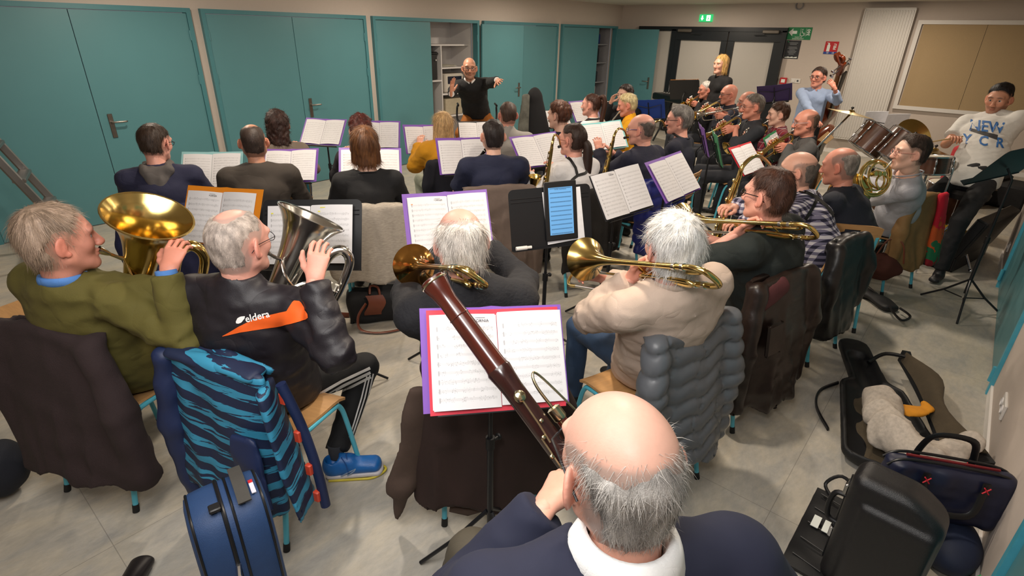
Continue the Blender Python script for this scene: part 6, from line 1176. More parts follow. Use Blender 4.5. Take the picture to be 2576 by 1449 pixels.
BRN = mat('dark_brown_wool', '2c1f20', 0.9, bump=0.5, bscale=200, noise=0.05); BR2 = mat('brown_suede', '2b1a15', 0.85, bump=0.2, noise=0.12, scale=8); NVY = mat('navy_nylon', '15244a', 0.55, noise=0.06, scale=6, bump=0.1); GRY = mat('grey_puffer_nylon', '5c5f64', 0.38, noise=0.04); LEA = mat('dark_brown_leather', '221713', 0.38, bump=0.25, bscale=60, noise=0.15); BLL = mat('black_leather', '101012', 0.4, bump=0.2, bscale=60)
coat((0.46, 2.67), 24, BRN, 'dark brown wool coat hung over the chair of the man in olive', top=0.89, bot=0.20, w0=0.245, w1=0.34, d1=0.10, fold=0.032, ff=22, seed=3, sleeves=((1, 0.24, 0.02), (-1, 0.25, -0.01)))
STR = bpy.data.materials.new('striped_lining'); STR.use_nodes = True; t = NT(STR); tc = t.add('ShaderNodeTexCoord'); sx = t.add('ShaderNodeSeparateXYZ'); t.link(tc.outputs['Object'], sx.inputs[0]); mp = t.add('ShaderNodeMapping'); mp.inputs['Scale'].default_value = (5, 5, 60); t.link(tc.outputs['Object'], mp.inputs[0])
nz = t.add('ShaderNodeTexNoise'); nz.inputs['Scale'].default_value = 1.4; nz.inputs['Detail'].default_value = 4; t.link(mp.outputs[0], nz.inputs[0]); zz = t.math('ADD', t.math('MULTIPLY', sx.outputs[2], 13.5), t.math('MULTIPLY', sx.outputs[0], 2.2)); fr = t.math('FRACT', t.math('ADD', zz, t.math('MULTIPLY', nz.outputs[0], 0.16)))
band = t.math('GREATER_THAN', fr, 0.52); th = t.math('MULTIPLY', band, t.math('GREATER_THAN', nz.outputs[0], 0.43)); t.link(t.mix(th, hx('14213f'), hx('3186a8')), t.b.inputs['Base Color']); t.b.inputs['Roughness'].default_value = 0.6
def blue_extra(r):
    for (sx_, lab) in ((1, 'front_flap'),):
        s = SDF((0.10, -0.40, 0.15), (0.5, -0.08, 0.92), 0.011); s.slab((0.24, -0.245, 0.80), (0.33, -0.24, 0.28), (0.55, -1, 0.0), (0.075, 0.016), (0.115, 0.018), 0.02); s.warp(lambda Q: 0.010*vnoise(Q*np.array([1, 1, 0.2]), 40, 8)); s.keep((0, 0, 0.23), (0, 0, -1)); s.build('front_flap', STR, r, 1)
        MB().tube(catmull([(0.265, -0.20, 0.80), (0.31, -0.185, 0.62), (0.345, -0.18, 0.42), (0.365, -0.185, 0.24)], 5), [0.019]*16, 12).build('front_edge', NVY, r)
    for z, x_ in ((0.74, 0.280), (0.58, 0.318), (0.43, 0.344), (0.30, 0.360)): MB().box((x_-0.012, -0.203, z), (0.026, 0.02, 0.05), bev=0.004).build('snap_tab', mat('orange_tab', 'c8452c', 0.5), r)
    s = SDF((-0.34, -0.42, 0.72), (0.36, -0.08, 1.0), 0.011); s.slab((-0.2, -0.245, 0.845), (0.2, -0.24, 0.845), (0, 1, 0), (0.042, 0.022), (0.045, 0.024), 0.02); s.warp(lambda Q: 0.006*vnoise(Q, 50, 4)); s.build('collar', STR, r, 1)
    s = SDF((0.12, -0.42, 0.25), (0.36, -0.22, 0.70), 0.011); s.slab((0.17, -0.33, 0.62), (0.20, -0.355, 0.34), (1, 0, 0), (0.07, 0.016), (0.085, 0.018), 0.02); s.warp(lambda Q: 0.006*vnoise(Q, 30, 4)); s.build('inner_pocket', NVY, r, 1)
coat((0.82, 1.97), 18, STR, 'navy jacket with turquoise striped lining and orange tabs hung inside out over a chair', name='jacket', top=0.87, bot=0.24, w0=0.235, w1=0.27, d1=0.075, fold=0.020, seed=5, sleeves=((-1, 0.14, -0.02),), slm=NVY, extra=blue_extra, cat='jacket')
def tail_extra(r):
    s = SDF((-0.55, -0.42, 0.0), (-0.15, -0.1, 0.8), 0.011); s.slab((-0.27, -0.25, 0.70), (-0.36, -0.26, 0.22), (1, 0.3, 0), (0.05, 0.022), (0.07, 0.022), 0.02); s.cone((-0.36, -0.26, 0.25), (-0.40, -0.26, 0.06), 0.05, 0.006, 0.03); s.warp(lambda Q: 0.006*vnoise(Q, 30, 2)); s.build('front_flap', mat('brown_wool_lining', '4a3a31', 0.9, bump=0.4), r, 1)
    MB().tube([(-0.17, -0.30, 0.145), (-0.10, -0.32, 0.135), (0.0, -0.30, 0.14)], 0.03, 12, ell=0.8).build('sleeve_cuff', mat('brown_wool_lining', '4a3a31', 0.9, bump=0.4), r)
coat((1.47, 1.37), 48, BR2, 'long dark brown suede coat hung over the chair behind the music with the bassoon', top=0.86, bot=0.17, w0=0.23, w1=0.31, d1=0.10, fold=0.034, ff=26, seed=11, sleeves=((-1, 0.15, -0.12), (1, 0.32, 0.0)), extra=tail_extra)
coat((2.02, 0.90), 75, GRY, 'grey quilted puffer jacket hung over the chair of the man in beige', name='puffer_jacket', top=0.92, bot=0.22, w0=0.235, w1=0.27, d1=0.095, fold=0.018, seed=8, quilt=0.085, cat='jacket', h=0.0105, sleeves=((1, 0.26, 0.0), (-1, 0.45, -0.04)))
def lea_extra(r):
    MB().box((-0.14, -0.335, 0.60), (0.13, 0.02, 0.17), R=Matrix.Rotation(-0.12, 3, 'X'), bev=0.01).build('patch_pocket', LEA, r); s = SDF((-0.36, -0.42, 0.72), (0.1, -0.1, 0.97), 0.011); s.slab((-0.22, -0.27, 0.80), (-0.06, -0.28, 0.86), (0, 0.3, 1), (0.05, 0.02), (0.05, 0.02), 0.02); s.warp(lambda Q: 0.006*vnoise(Q, 40, 2)); s.build('collar', mat('burgundy_corduroy', '4a1f22', 0.8, bump=0.4), r)
coat((2.86, 0.79), 75, LEA, 'dark brown leather coat hung over the chair of the man in dark green', top=0.90, bot=0.16, w0=0.24, w1=0.30, d1=0.10, fold=0.030, seed=13, extra=lea_extra, sleeves=((1, 0.20, 0.05), (-1, 0.22, -0.02)))
coat(xchk, 78, BLL, 'black leather jacket hung over the chair of the man in the checked shirt', name='leather_jacket', top=0.86, bot=0.22, seed=15, cat='jacket', h=0.014)
def scarf_extra(r):
    SCF = bpy.data.materials.new('patterned_scarf'); SCF.use_nodes = True; t = NT(SCF); tc = t.add('ShaderNodeTexCoord'); v = t.add('ShaderNodeTexVoronoi'); v.inputs['Scale'].default_value = 16; t.link(tc.outputs['Object'], v.inputs[0]); cr = t.add('ShaderNodeValToRGB'); cr.color_ramp.interpolation = 'CONSTANT'
    sx = t.add('ShaderNodeSeparateXYZ'); t.link(tc.outputs['Object'], sx.inputs[0]); e = cr.color_ramp.elements; e[0].color = (*hx('8a1420'), 1); e[1].position = 0.38; e[1].color = (*hx('1d6b45'), 1)
    for p_, c_ in ((0.55, 'c2521c'), (0.72, 'c8152f')): q = e.new(p_); q.color = (*hx(c_), 1)
    t.link(t.math('ADD', t.math('MULTIPLY', sx.outputs[2], 1.15), t.math('MULTIPLY', t.math('SUBTRACT', v.outputs[0], 0.35), 0.25)), cr.inputs[0]); t.link(cr.outputs[0], t.b.inputs['Base Color']); t.b.inputs['Roughness'].default_value = 0.8
    s = SDF((0.02, -0.46, 0.15), (0.4, -0.1, 0.95), 0.013); s.slab((0.15, -0.29, 0.84), (0.19, -0.36, 0.28), (1, 0, 0), (0.06, 0.03), (0.085, 0.03), 0.02); s.warp(lambda Q: 0.010*vnoise(Q*np.array([1, 1, 0.2]), 50, 8)); s.build('scarf', SCF, r, 1)
coat(xhorn, 66, mat('tan_raincoat', '8b6a40', 0.75, noise=0.06), 'tan raincoat and flowered scarf hung over the chair of the horn player', top=0.86, bot=0.24, w0=0.2, w1=0.23, seed=17, h=0.013, extra=scarf_extra, sleeves=((-1, 0.3, 0.0),))
coat(xs_['hoodie'], 60, mat('navy_fleece', '1d2144', 0.9, bump=0.3), 'navy fleece hung over the chair of the young man with the grey hood', name='fleece_jacket', top=0.86, bot=0.2, w0=0.24, w1=0.28, seed=19, h=0.014, cat='jacket')
coat(xs_['brown'], 60, mat('black_wool', '0e0e11', 0.9, bump=0.3), 'black coat hung over the chair of the man in the brown sweater', top=0.84, bot=0.2, seed=21, h=0.015)
coat(xs_['bob'], 54, mat('oatmeal_slub_knit', 'a79d90', 0.9, noise=0.2, scale=40, stretch=(1, 1, 5)), 'oatmeal slub jacket hung over the chair of the woman with the bob', name='cardigan', top=0.88, bot=0.34, w0=0.26, w1=0.26, seed=23, h=0.013, cat='jacket', fold=0.016, sleeves=((-1, 0.4, -0.03),))
coat(xs_['reddark'], 56, mat('charcoal_wool', '1b1b1f', 0.9, bump=0.3), 'charcoal coat hung over the chair of the dark red-haired woman', top=0.86, bot=0.25, seed=25, h=0.016)
coat(xs_['blondyel'], 60, mat('midnight_wool', '11121d', 0.9, bump=0.3), 'midnight blue jacket hung over the chair of the woman in yellow', name='jacket', top=0.85, bot=0.3, seed=27, h=0.015, cat='jacket')
coat(xs_['navyT'], 52, mat('taupe_wool', '6b5c54', 0.9, bump=0.2), 'taupe wool coat hung over the chair of the clarinet player', top=0.90, bot=0.22, w0=0.27, w1=0.29, d1=0.08, seed=29, h=0.013, fold=0.022, sleeves=((1, 0.16, 0.0),))
coat(xs_['whitegirl'], 76, mat('black_fake_fur', '16120f', 0.95, bump=0.8, bscale=120), 'black coat with brown fur trim hung over the chair of the girl in white', top=0.86, bot=0.2, seed=31, h=0.014)
coat(xs_['navyglass'], 84, mat('royal_blue_nylon', '16206e', 0.5, noise=0.05), 'royal blue quilted jacket hung over the chair of the man with blue glasses', name='puffer_jacket', top=0.86, bot=0.2, w0=0.24, w1=0.28, seed=33, quilt=0.10, h=0.014, cat='jacket')
# chair with a navy jacket cut by the left edge, dark bag beside it
lx = P(-20, 700, 0.70); chair((lx.x, lx.y), 10, cl('a navy jacket at the left edge')); coat((lx.x, lx.y), 10, mat('dark_navy_cloth', '151829', 0.8, bump=0.2), 'dark navy jacket on the chair at the left edge', name='jacket', top=0.9, bot=0.2, w0=0.25, w1=0.3, seed=35, cat='jacket', h=0.015)
# conductor's high stool and the coat stand by the wall
b = PEOPLE['conductor']; st_ = empty('drafting_stool', tuple(b['base']), math.radians(138)); tag(st_, 'black high drafting stool under the conductor', 'stool'); sh_ = b['pel'][2]-0.075
MB().lathe([(0.0, -0.07), (0.19, -0.065), (0.205, -0.035), (0.19, -0.01), (0, 0.0)], Matrix.Translation((0, 0, sh_))@Matrix.Rotation(PI/2, 4, 'X'), 24).build('seat', BLK, st_); MB().cyl((0, 0, 0.1), (0, 0, sh_-0.06), 0.03).build('gas_column', CHROME, st_); MB().torus((0, 0, 0.30), 0.23, 0.011).build('foot_ring', CHROME, st_)
MB().tube(catmull([(0, -0.2, sh_-0.04), (0, -0.27, sh_+0.02), (0, -0.28, sh_+0.2), (0, -0.26, sh_+0.28)], 4), 0.014, 8).build('back_bar', BLK, st_); MB().box((0, -0.25, sh_+0.30), (0.34, 0.05, 0.18), bev=0.03).build('back_pad', BLK, st_)
for s_ in (-1, 1): MB().tube(catmull([(s_*0.2, 0.0, sh_-0.04), (s_*0.27, -0.02, sh_), (s_*0.27, -0.02, sh_+0.16), (s_*0.26, 0.1, sh_+0.2), (s_*0.26, -0.12, sh_+0.2)], 4), 0.014, 8).build('armrest', BLK, st_)
for j in range(5): a = j*2*PI/5; MB().tube([(0.03*math.cos(a), 0.03*math.sin(a), 0.10), (0.27*math.cos(a), 0.27*math.sin(a), 0.07)], 0.018, 8).build('base_leg', BLK, st_); MB().cyl((0.27*math.cos(a)-0.012, 0.27*math.sin(a), 0.027), (0.27*math.cos(a)+0.012, 0.27*math.sin(a), 0.027), 0.027).build('castor', BLK, st_)
rk = PD(1338, 330, 6.6); hc_ = empty('coat_on_stand', (rk.x, rk.y, 0), math.radians(-40)); tag(hc_, 'black coat with a grey plaid scarf hanging on a thin stand beside the conductor', 'coat')
MB().cyl((0, 0.02, 0), (0, 0.02, 1.25), 0.014).build('stand_pole', BLK, hc_)
for j in range(3): MB().cyl((0, 0.02, 0.02), (0.22*math.cos(j*2.09), 0.02+0.22*math.sin(j*2.09), 0.012), 0.012).build('stand_leg', BLK, hc_)
s = SDF((-0.35, -0.25, 0.25), (0.4, 0.25, 1.62), 0.016); s.slab((0.03, 0, 1.26), (0.10, 0, 0.45), (1, 0, 0), (0.07, 0.05), (0.24, 0.10), 0.02); s.ell((0.02, 0, 1.27), (0.07, 0.06, 0.08), 0.03); s.warp(lambda Q: 0.022*vnoise(Q*np.array([1, 1, 0.15]), 26, 4)); s.build('coat_body', mat('black_wool', '0e0e11', 0.9), hc_)
s = SDF((-0.35, -0.25, 0.5), (0.1, 0.25, 1.62), 0.014); s.slab((-0.10, -0.05, 1.28), (-0.13, -0.08, 0.62), (1, 0, 0), (0.05, 0.03), (0.075, 0.03), 0.02); s.warp(lambda Q: 0.010*vnoise(Q*np.array([1, 1, 0.15]), 40, 4)); s.build('scarf', mat('grey_plaid_wool', '56564f', 0.9, noise=0.35, scale=14), hc_)
# ------------------------------------------------------------------ music folders and stands
FO = {'F1': (1.12, 1.00, 1.00, 237, 37, -5, 0.471, 0.327), 'F2': (1.18, 3.07, 1.00, 209, 31, 1, 0.466, 0.324), 'F3': (1.35, 2.46, 1.00, 215, 26, 3, 0.494, 0.336), 'F4': (1.98, 2.12, 1.00, 234, 32, 1, 0.471, 0.328), 'F5': (2.44, 1.75, 1.00, 239, 13, 1, 0.485, 0.330), 'F6': (3.19, 1.73, 1.00, 252, 33, 5, 0.447, 0.315), 'F7': (3.85, 1.68, 1.00, 260, 39, 5, 0.472, 0.333),
      'F8': (5.19, 1.59, 0.95, 260, 40, 3, 0.407, 0.287), 'F9': (6.15, 1.64, 0.93, 266, 30, 7, 0.381, 0.268), 'F10': (3.19, 5.26, 0.97, 211, 43, 0, 0.455, 0.317), 'F11': (3.65, 4.93, 0.93, 225, 30, -1, 0.439, 0.306), 'F12': (3.89, 4.49, 0.91, 249, 23, -3, 0.437, 0.304), 'F13': (1.85, 4.82, 0.86, 223, 34, 1, 0.499, 0.319), 'F14': (2.30, 4.36, 0.90, 222, 42, 2, 0.451, 0.314), 'F15': (2.47, 3.48, 1.00, 232, 41, -2, 0.463, 0.322),
      'F16': (3.37, 3.40, 0.97, 245, 25, -2, 0.453, 0.315), 'F17': (4.55, 4.35, 0.90, 236, 27, -1, 0.428, 0.301), 'F18': (6.15, 4.43, 0.92, 235, 44, 5, 0.382, 0.273), 'F19': (6.56, 4.25, 1.00, 249, 36, 3, 0.437, 0.308), 'F20': (3.93, 3.00, 1.00, 245, 45, 4, 0.480, 0.331), 'F21': (5.01, 2.99, 1.00, 232, 40, 6, 0.462, 0.320)}
folder(FO['F1'], 'purple and red folder open at a bass part, crossed by the bassoon', inner='d8374a', title=True, rows=9, dx=0.012, group=None)
folder(FO['F2'], 'orange card folder open behind the brass euphonium bell', cover='d98318', title=True, rows=8, dx=-0.012, ps=0.97, dy=-0.014); folder(FO['F4'], 'purple folder in front of the man in the cable-knit sweater', title=True, rows=9, dx=0.008, marks=[(-0.185, 0.10, 0.014, 0.005, 'e88a4a')])
folder(FO['F3'], 'highlighted sheet music on the wide black desk behind the silver euphonium', cover=None, title=True, rows=9, dx=0.0, ps=0.96, dy=-0.006, marks=[(-0.15, 0.125, 0.03, 0.004, 'd9d43a'), (-0.19, 0.105, 0.02, 0.006, 'd9d43a'), (0.10, 0.135, 0.09, 0.004, 'd9d43a'), (0.05, 0.115, 0.012, 0.005, 'd9d43a'), (-0.06, 0.01, 0.03, 0.004, 'd9d43a'), (0.16, -0.11, 0.012, 0.004, 'd9d43a')])
folder(FO['F6'], 'white loose sheets on the stand right of the tablet', cover='2a2a2e', title=True, rows=10, ps=1.05, dy=0.0); folder(FO['F7'], 'purple folder tilted on the stand behind the second trombone', rows=10, dx=0.01)
folder(FO['F8'], 'red folder of printed parts in front of the saxophone player', cover='c02430', rows=9); folder(FO['F9'], 'folder with a green edge beside the red folder', cover='2c8a55', rows=9)
folder(FO['F10'], 'purple folder under the second cupboard handle', rows=11); folder(FO['F11'], 'purple folder right of the woman with dark red hair', rows=11); folder(FO['F12'], 'purple folder left of the blonde woman in yellow', rows=11)
folder(FO['F13'], 'pale teal folder right of the man with the grey hood', cover='8fbec2', rows=11); folder(FO['F14'], 'purple folder right of the man in the brown sweater', rows=11); folder(FO['F15'], 'purple folder behind the chestnut bob', rows=11); folder(FO['F16'], 'purple folder left of the clarinet player in navy', rows=11)
folder(FO['F17'], 'plain white sheets below the conductor', cover='28282c', rows=10, ps=1.04); folder(FO['F18'], 'white sheets left of the auburn-haired flute player', cover='28282c', rows=9, ps=1.04); folder(FO['F19'], 'purple folder left of the girl in the striped top', rows=9); folder(FO['F20'], 'purple tabbed folder left of the girl in the white top', rows=12); folder(FO['F21'], 'pale turquoise folder between the two saxophones', cover='7fc0c4', rows=11)
sl_ = 'thin black music stand under '
stand(FO['F1'], sl_+'the purple and red folder', foot=0.28, rot=20); stand(FO['F2'], sl_+'the orange folder'); stand(FO['F3'], 'wide solid black music desk with highlighted music', solid=True, w=0.52, h=0.36, toff=0.004); stand(FO['F4'], sl_+'the folder of the man in cable knit'); stand(FO['F5'], 'solid black music desk carrying the tablet', solid=True, w=0.50, h=0.34, toff=0.0)
for k_, s_ in (('F6', 'the loose white sheets'), ('F7', 'the tilted purple folder behind the trombone'), ('F8', 'the red folder'), ('F9', 'the green-edged folder'), ('F10', 'the folder by the second cupboard'), ('F11', 'the folder of the dark red-haired woman'), ('F12', 'the folder left of the blonde woman'), ('F13', 'the pale teal folder'), ('F14', 'the folder right of the brown sweater'), ('F15', 'the folder behind the bob'),
               ('F16', 'the clarinet player\'s folder'), ('F17', 'the white sheets below the conductor'), ('F18', 'the auburn-haired player\'s sheets'), ('F19', 'the striped girl\'s folder'), ('F20', 'the tabbed folder'), ('F21', 'the turquoise folder')): stand(FO[k_], sl_+s_, rot=hash(k_) % 1+37*len(k_)+int(k_[1:])*23)
# tablet, its stylus and the little bottle on the solid desk
Mt = folder_frame(*FO['F5'][:6]); tb = empty('tablet'); tb.matrix_world = Mt @ Matrix.Translation((0.055, 0.030, 0.010)) @ Matrix.Rotation(0.0, 4, 'Z'); tag(tb, 'large black tablet showing blue-lit sheet music on the solid desk', 'tablet')
MB().box((0, 0, 0), (0.20, 0.335, 0.010), bev=0.004).build('case', BLK, tb)
SCR = bpy.data.materials.new('lit_screen'); SCR.use_nodes = True; t = NT(SCR); uv = t.add('ShaderNodeUVMap'); sx = t.add('ShaderNodeSeparateXYZ'); t.link(uv.outputs[0], sx.inputs[0]); rows = t.math('MULTIPLY', t.math('SUBTRACT', 0.93, sx.outputs[1]), 10.5); fr = t.math('FRACT', rows)
ln = t.math('MULTIPLY', t.math('MULTIPLY', t.math('GREATER_THAN', fr, 0.36), t.math('LESS_THAN', fr, 0.60)), t.math('MULTIPLY', t.math('GREATER_THAN', sx.outputs[0], 0.06), t.math('LESS_THAN', sx.outputs[0], 0.94))); mp = t.add('ShaderNodeMapping'); mp.inputs['Scale'].default_value = (60, 70, 1); t.link(uv.outputs[0], mp.inputs[0]); nz = t.add('ShaderNodeTexNoise'); nz.inputs['Scale'].default_value = 1; t.link(mp.outputs[0], nz.inputs[0])
cc = t.mix(t.math('MULTIPLY', ln, t.math('MULTIPLY', nz.outputs[0], 1.1)), hx('5a8fc0'), hx('1d3350')); t.link(cc, t.b.inputs['Emission Color']); t.b.inputs['Emission Strength'].default_value = 0.38; t.link(cc, t.b.inputs['Base Color']); t.b.inputs['Roughness'].default_value = 0.25
page_obj(lambda u, v: ((u-0.5)*0.148, (v-0.5)*0.268, 0.0056), 1, 1, SCR, tb, 'screen'); text_obj('HOTEL CALIFORNIA', 0.008, mat('screen_ink', '1d3350', 0.5), tb, Matrix.Translation((0.0, 0.122, 0.0062)), 0.0001, 'title')
bt = empty('correction_bottle'); bt.matrix_world = Mt @ Matrix.Translation((-0.19, -0.155, 0.025)) @ Matrix.Rotation(-PI/2, 4, 'Z'); tag(bt, 'small white tube lying on the lip of the solid desk', 'tube'); MB().lathe([(0.0, -0.045), (0.011, -0.045), (0.012, -0.04), (0.012, 0.02), (0.009, 0.024), (0.009, 0.048), (0.0, 0.05)], None, 18).build('tube_body', WHITE, bt)
bp_ = MB().box((0, 0, 0), (0.235, 0.30, 0.003)).build('spare_sheets', mat('paper', 'dcdce0', 0.6), None, smooth=False); bp_.matrix_world = Mt @ Matrix.Translation((0.075, 0.0, 0.0025)) @ Matrix.Rotation(0.06, 4, 'Z'); tag(bp_, 'white sheets tucked behind the tablet', 'papers')
# edge-on stands of the trumpet row, blue stand, purple folder, double desk of the bassist
for (x1, y1, az_, cv, lab) in ((1768, 352, 300, PURPLE, 'purple folder seen edge-on before the trumpeter in charcoal'), (1801, 372, 298, '3d9a6a', 'thick green-edged folder seen edge-on right of the purple one')):
    p_ = P(x1, y1, 0.98); q_ = (p_.x, p_.y, 0.98, az_, 20, 0, 0.44, 0.31); folder(q_, lab, cover=cv, rows=10); stand(q_, 'black music stand under the '+lab.split(' before')[0].split(' right')[0])
p_ = P(1632, 276, 1.05); q_ = (p_.x, p_.y, 1.05, 20, 30, -6, 0.42, 0.30); folder(q_, 'blue folder seen from behind near the keyboard', cover='1b3f96', rows=8); stand(q_, 'black music stand under the blue folder', w=0.36)
p_ = P(1948, 236, 1.25); q_ = (p_.x, p_.y, 1.25, 20, 40, -12, 0.44, 0.31); folder(q_, 'dark purple folder seen from behind left of the bassist', cover='3d2a63', rows=8); stand(q_, 'black music stand under the dark purple folder')
for k_, (x1, y1) in enumerate(((2197, 313), (2250, 320))):
    p_ = P(x1, y1, 1.08); q_ = (p_.x, p_.y, 1.08, 25+k_*4, 20, -4, 0.22, 0.30); o_ = empty('music_sheet'); o_.matrix_world = folder_frame(*q_[:6]); tag(o_, 'single white sheet on the wire stand before the drums, %s one' % ('left', 'right')[k_], 'sheet music', 'white sheets on the wire stand'); page_obj(lambda u, v: ((u-0.5)*0.22, (v-0.5)*0.31, 0.006+0.006*math.sin(PI*u)), 4, 2, page_mat(9), o_, 'page'); MB().box((0, 0, 0.002), (0.222, 0.312, 0.002)).build('backing_sheet', mat('paper', 'dcdce0', 0.6), o_, smooth=False)
p_ = P(2224, 317, 1.08); stand((p_.x, p_.y, 1.08, 27, 20, -4, 0.46, 0.3), 'black wire music stand with two white sheets before the drums')
# solid desk at the right edge, seen from behind
p_ = PD(2545, 402, 3.9); q_ = (p_.x, p_.y, p_.z, 62, 38, -10, 0.5, 0.36); stand(q_, 'solid black music desk seen from behind at the right edge', solid=True, w=0.52, h=0.37, m_=mat('stand_black_shiny', '17181c', 0.4))
# trombones
TU = Vector((0.75, -0.35, 1))
trombone(PD(1474, 652, 2.38), PD(1768, 676, 1.74), TU, 'brass trombone resting on the shoulder of the man in beige', side=1, ext=-0.12, R_=0.094)
trombone(PD(1716, 552, 3.05), PD(2036, 566, 2.42), TU, 'brass trombone on the shoulder of the man in dark green', side=1, ext=-0.12, R_=0.092)
trombone(PD(1042, 668, 2.30), PD(1164, 676, 1.80), TU, 'trombone with a reddish gold bell left of the white-haired head', m_=BRASS, mb_=GBR, side=1, ext=-0.2, R_=0.090)
# saxophones, flutes, clarinets, horn
def sax(key, px, py, dep, label, tilt=(0, 0, -1), s=0.95):
    p = PEOPLE[key]; n = PD(px, py, dep); f_ = p['Rz']@Vector((0, 1, 0)); saxophone(n, Vector((0, 0, -1))+f_*0.15+Vector(tilt)*0.0, f_, label, s=s, lips=p['lips'])
sax('whitegirl', 1388, 372, 4.05, 'saxophone of the girl in the white top'); sax('navyglass', 1543, 352, 4.45, 'saxophone of the man with blue-framed glasses'); sax('greynavy', 1641, 325, 5.05, 'saxophone of the grey-haired player'); sax('check', 1862, 438, 3.15, 'large saxophone rising left of the checked shirt', s=1.15)
def fl(key, px, py, dep, label): L_ = PEOPLE[key]['lips']; q = PD(px, py, dep); flute(L_, L_+(q-L_).normalized()*0.6, label)
f_ = lambda k_, v: PEOPLE[k_]['Rz'] @ Vector(v)
for k_, v, lab in (('darkflute', (0.75, 0.35, -0.1), 'flute held out to the left by the dark-haired woman'), ('blondflute', (1, 0.25, -0.45), 'flute of the short-haired blonde woman'), ('stripe', (1, 0.3, -0.35), 'flute of the girl in the striped top'), ('auburn', (1, 0.35, -0.45), 'flute of the auburn-haired player')):
    L_ = PEOPLE[k_]['lips']; flute(L_, L_+f_(k_, v).normalized()*0.6, lab)
for k_, v, lab in (('navyT', (-0.42, 0.45, -0.75), 'clarinet of the young man in navy'), ('brown', (0, 0.5, -0.8), 'clarinet of the man in brown'), ('curly', (0.0, 0.5, -0.8), 'clarinet of the curly-haired woman')):
    L_ = PEOPLE[k_]['lips']; clarinet(L_, L_+f_(k_, v).normalized()*0.62, lab)
french_horn(PD(2206, 448, 4.05), Vector((-0.5, -0.6, 0.25)), Vector((0, 0, 1)), PEOPLE['hornist']['lips'], 'brass french horn with coiled tubing in the lap of the woman in grey')
double_bass(bf, sc_, Vector((-0.55, -0.8, 0.1)), 'dark varnished double bass leaning on the woman in light blue')
# bassoon
top_ = P(1086, 702, 1.35); low_ = P(1438, 1178, 0.95); BS, BM = bassoon(top_, low_, 'dark rosewood bassoon with silver keys held by the man in front', Vector((-0.35, -0.6, 0.9)))
# ------------------------------------------------------------------ prints and straps that lie on garments
def bvh_of(o):
    bpy.context.view_layer.update(); me = o.data; M = o.matrix_world; V = [M@v.co for v in me.vertices]; return BVHTree.FromPolygons(V, [tuple(p.vertices) for p in me.polygons]), M
def ray(px, py): return (PD(px, py, 1.0)-Vector((0, 0, H))).normalized()
def cast(bv, px, py, off=0.003):
    hit = bv.ray_cast(Vector((0, 0, H)), ray(px, py)); 
    if hit[0] is None: return None
    n = hit[1] if hit[1].dot(ray(px, py)) < 0 else -hit[1]; return hit[0]+n*off
def patch(o, A, B, m_, name, nu=24, nv=4, off=0.003, parent=None):
    """cloth patch between two pixel polylines laid on the surface of o"""
    bv, M = bvh_of(o); Mi = M.inverted()
    def pl(L, u):
        d = [0]
        for i in range(len(L)-1): d.append(d[-1]+math.dist(L[i], L[i+1]))
        s_ = u*d[-1]
        for i in range(len(L)-1):
            if s_ <= d[i+1]+1e-9: k = (s_-d[i])/max(1e-9, d[i+1]-d[i]); return (L[i][0]*(1-k)+L[i+1][0]*k, L[i][1]*(1-k)+L[i+1][1]*k)
        return L[-1]
    G = {}; V = []; F = []
    for i in range(nu+1):
        for j in range(nv+1):
            a, b = pl(A, i/nu), pl(B, i/nu); k = j/nv; p = cast(bv, a[0]*(1-k)+b[0]*k, a[1]*(1-k)+b[1]*k, off)
            if p is not None: G[i, j] = len(V); V.append(Mi@p)
    for i in range(nu):
        for j in range(nv):
            q = [G.get(c) for c in ((i, j), (i+1, j), (i+1, j+1), (i, j+1))]
            if None not in q and max((V[q[0]]-V[q[2]]).length, (V[q[1]]-V[q[3]]).length) < 0.12: F.append(tuple(q))
    if not F: return None
    return MB().add(V, F).build(name, m_, parent or o, sharp=0)
def strip(o, L, w, m_, name, off=0.004, nu=20, nv=2):
    A, B = [], []
    for i, p in enumerate(L):
        a = L[max(0, i-1)]; b = L[min(len(L)-1, i+1)]; dx, dy = b[0]-a[0], b[1]-a[1]; l = math.hypot(dx, dy); nx, ny = -dy/l*w/2, dx/l*w/2; A.append((p[0]+nx, p[1]+ny)); B.append((p[0]-nx, p[1]-ny))
    return patch(o, A, B, m_, name, nu, nv, off)
def print_text(o, s, cx, cy, size, rot, m_, name='lettering', shear=0.0, off=0.004, bold=0.0):
    cu = bpy.data.curves.new('t', 'FONT'); cu.body = s; cu.size = size; cu.align_x = 'CENTER'; cu.align_y = 'CENTER'; cu.resolution_u = 2; cu.offset = bold; t_ = bpy.data.objects.new('tmp', cu); COL.objects.link(t_)
    me = bpy.data.meshes.new_from_object(t_.evaluated_get(bpy.context.evaluated_depsgraph_get())); bpy.data.objects.remove(t_); bpy.data.curves.remove(cu); bv, M = bvh_of(o); Mi = M.inverted(); c, s_ = math.cos(rot), math.sin(rot); ok = True; bm_v = []
    for v in me.vertices:
        x, y = v.co.x+shear*v.co.y, v.co.y; p = cast(bv, cx+x*c-y*s_*-1*-1, cy-(x*s_+y*c), off) if False else cast(bv, cx+(x*c-y*s_), cy-(x*s_+y*c), off)
        bm_v.append(p)
    F = [tuple(p.vertices) for p in me.polygons if all(bm_v[i] is not None for i in p.vertices)]; V = [Mi@(p if p is not None else Vector((0, 0, 0))) for p in bm_v]
    used = sorted({i for f in F for i in f}); ix = {k: n for n, k in enumerate(used)}; bpy.data.meshes.remove(me)
    if used: return MB().add([V[k] for k in used], [tuple(ix[i] for i in f) for f in F]).build(name, m_, o, sharp=0, smooth=False)
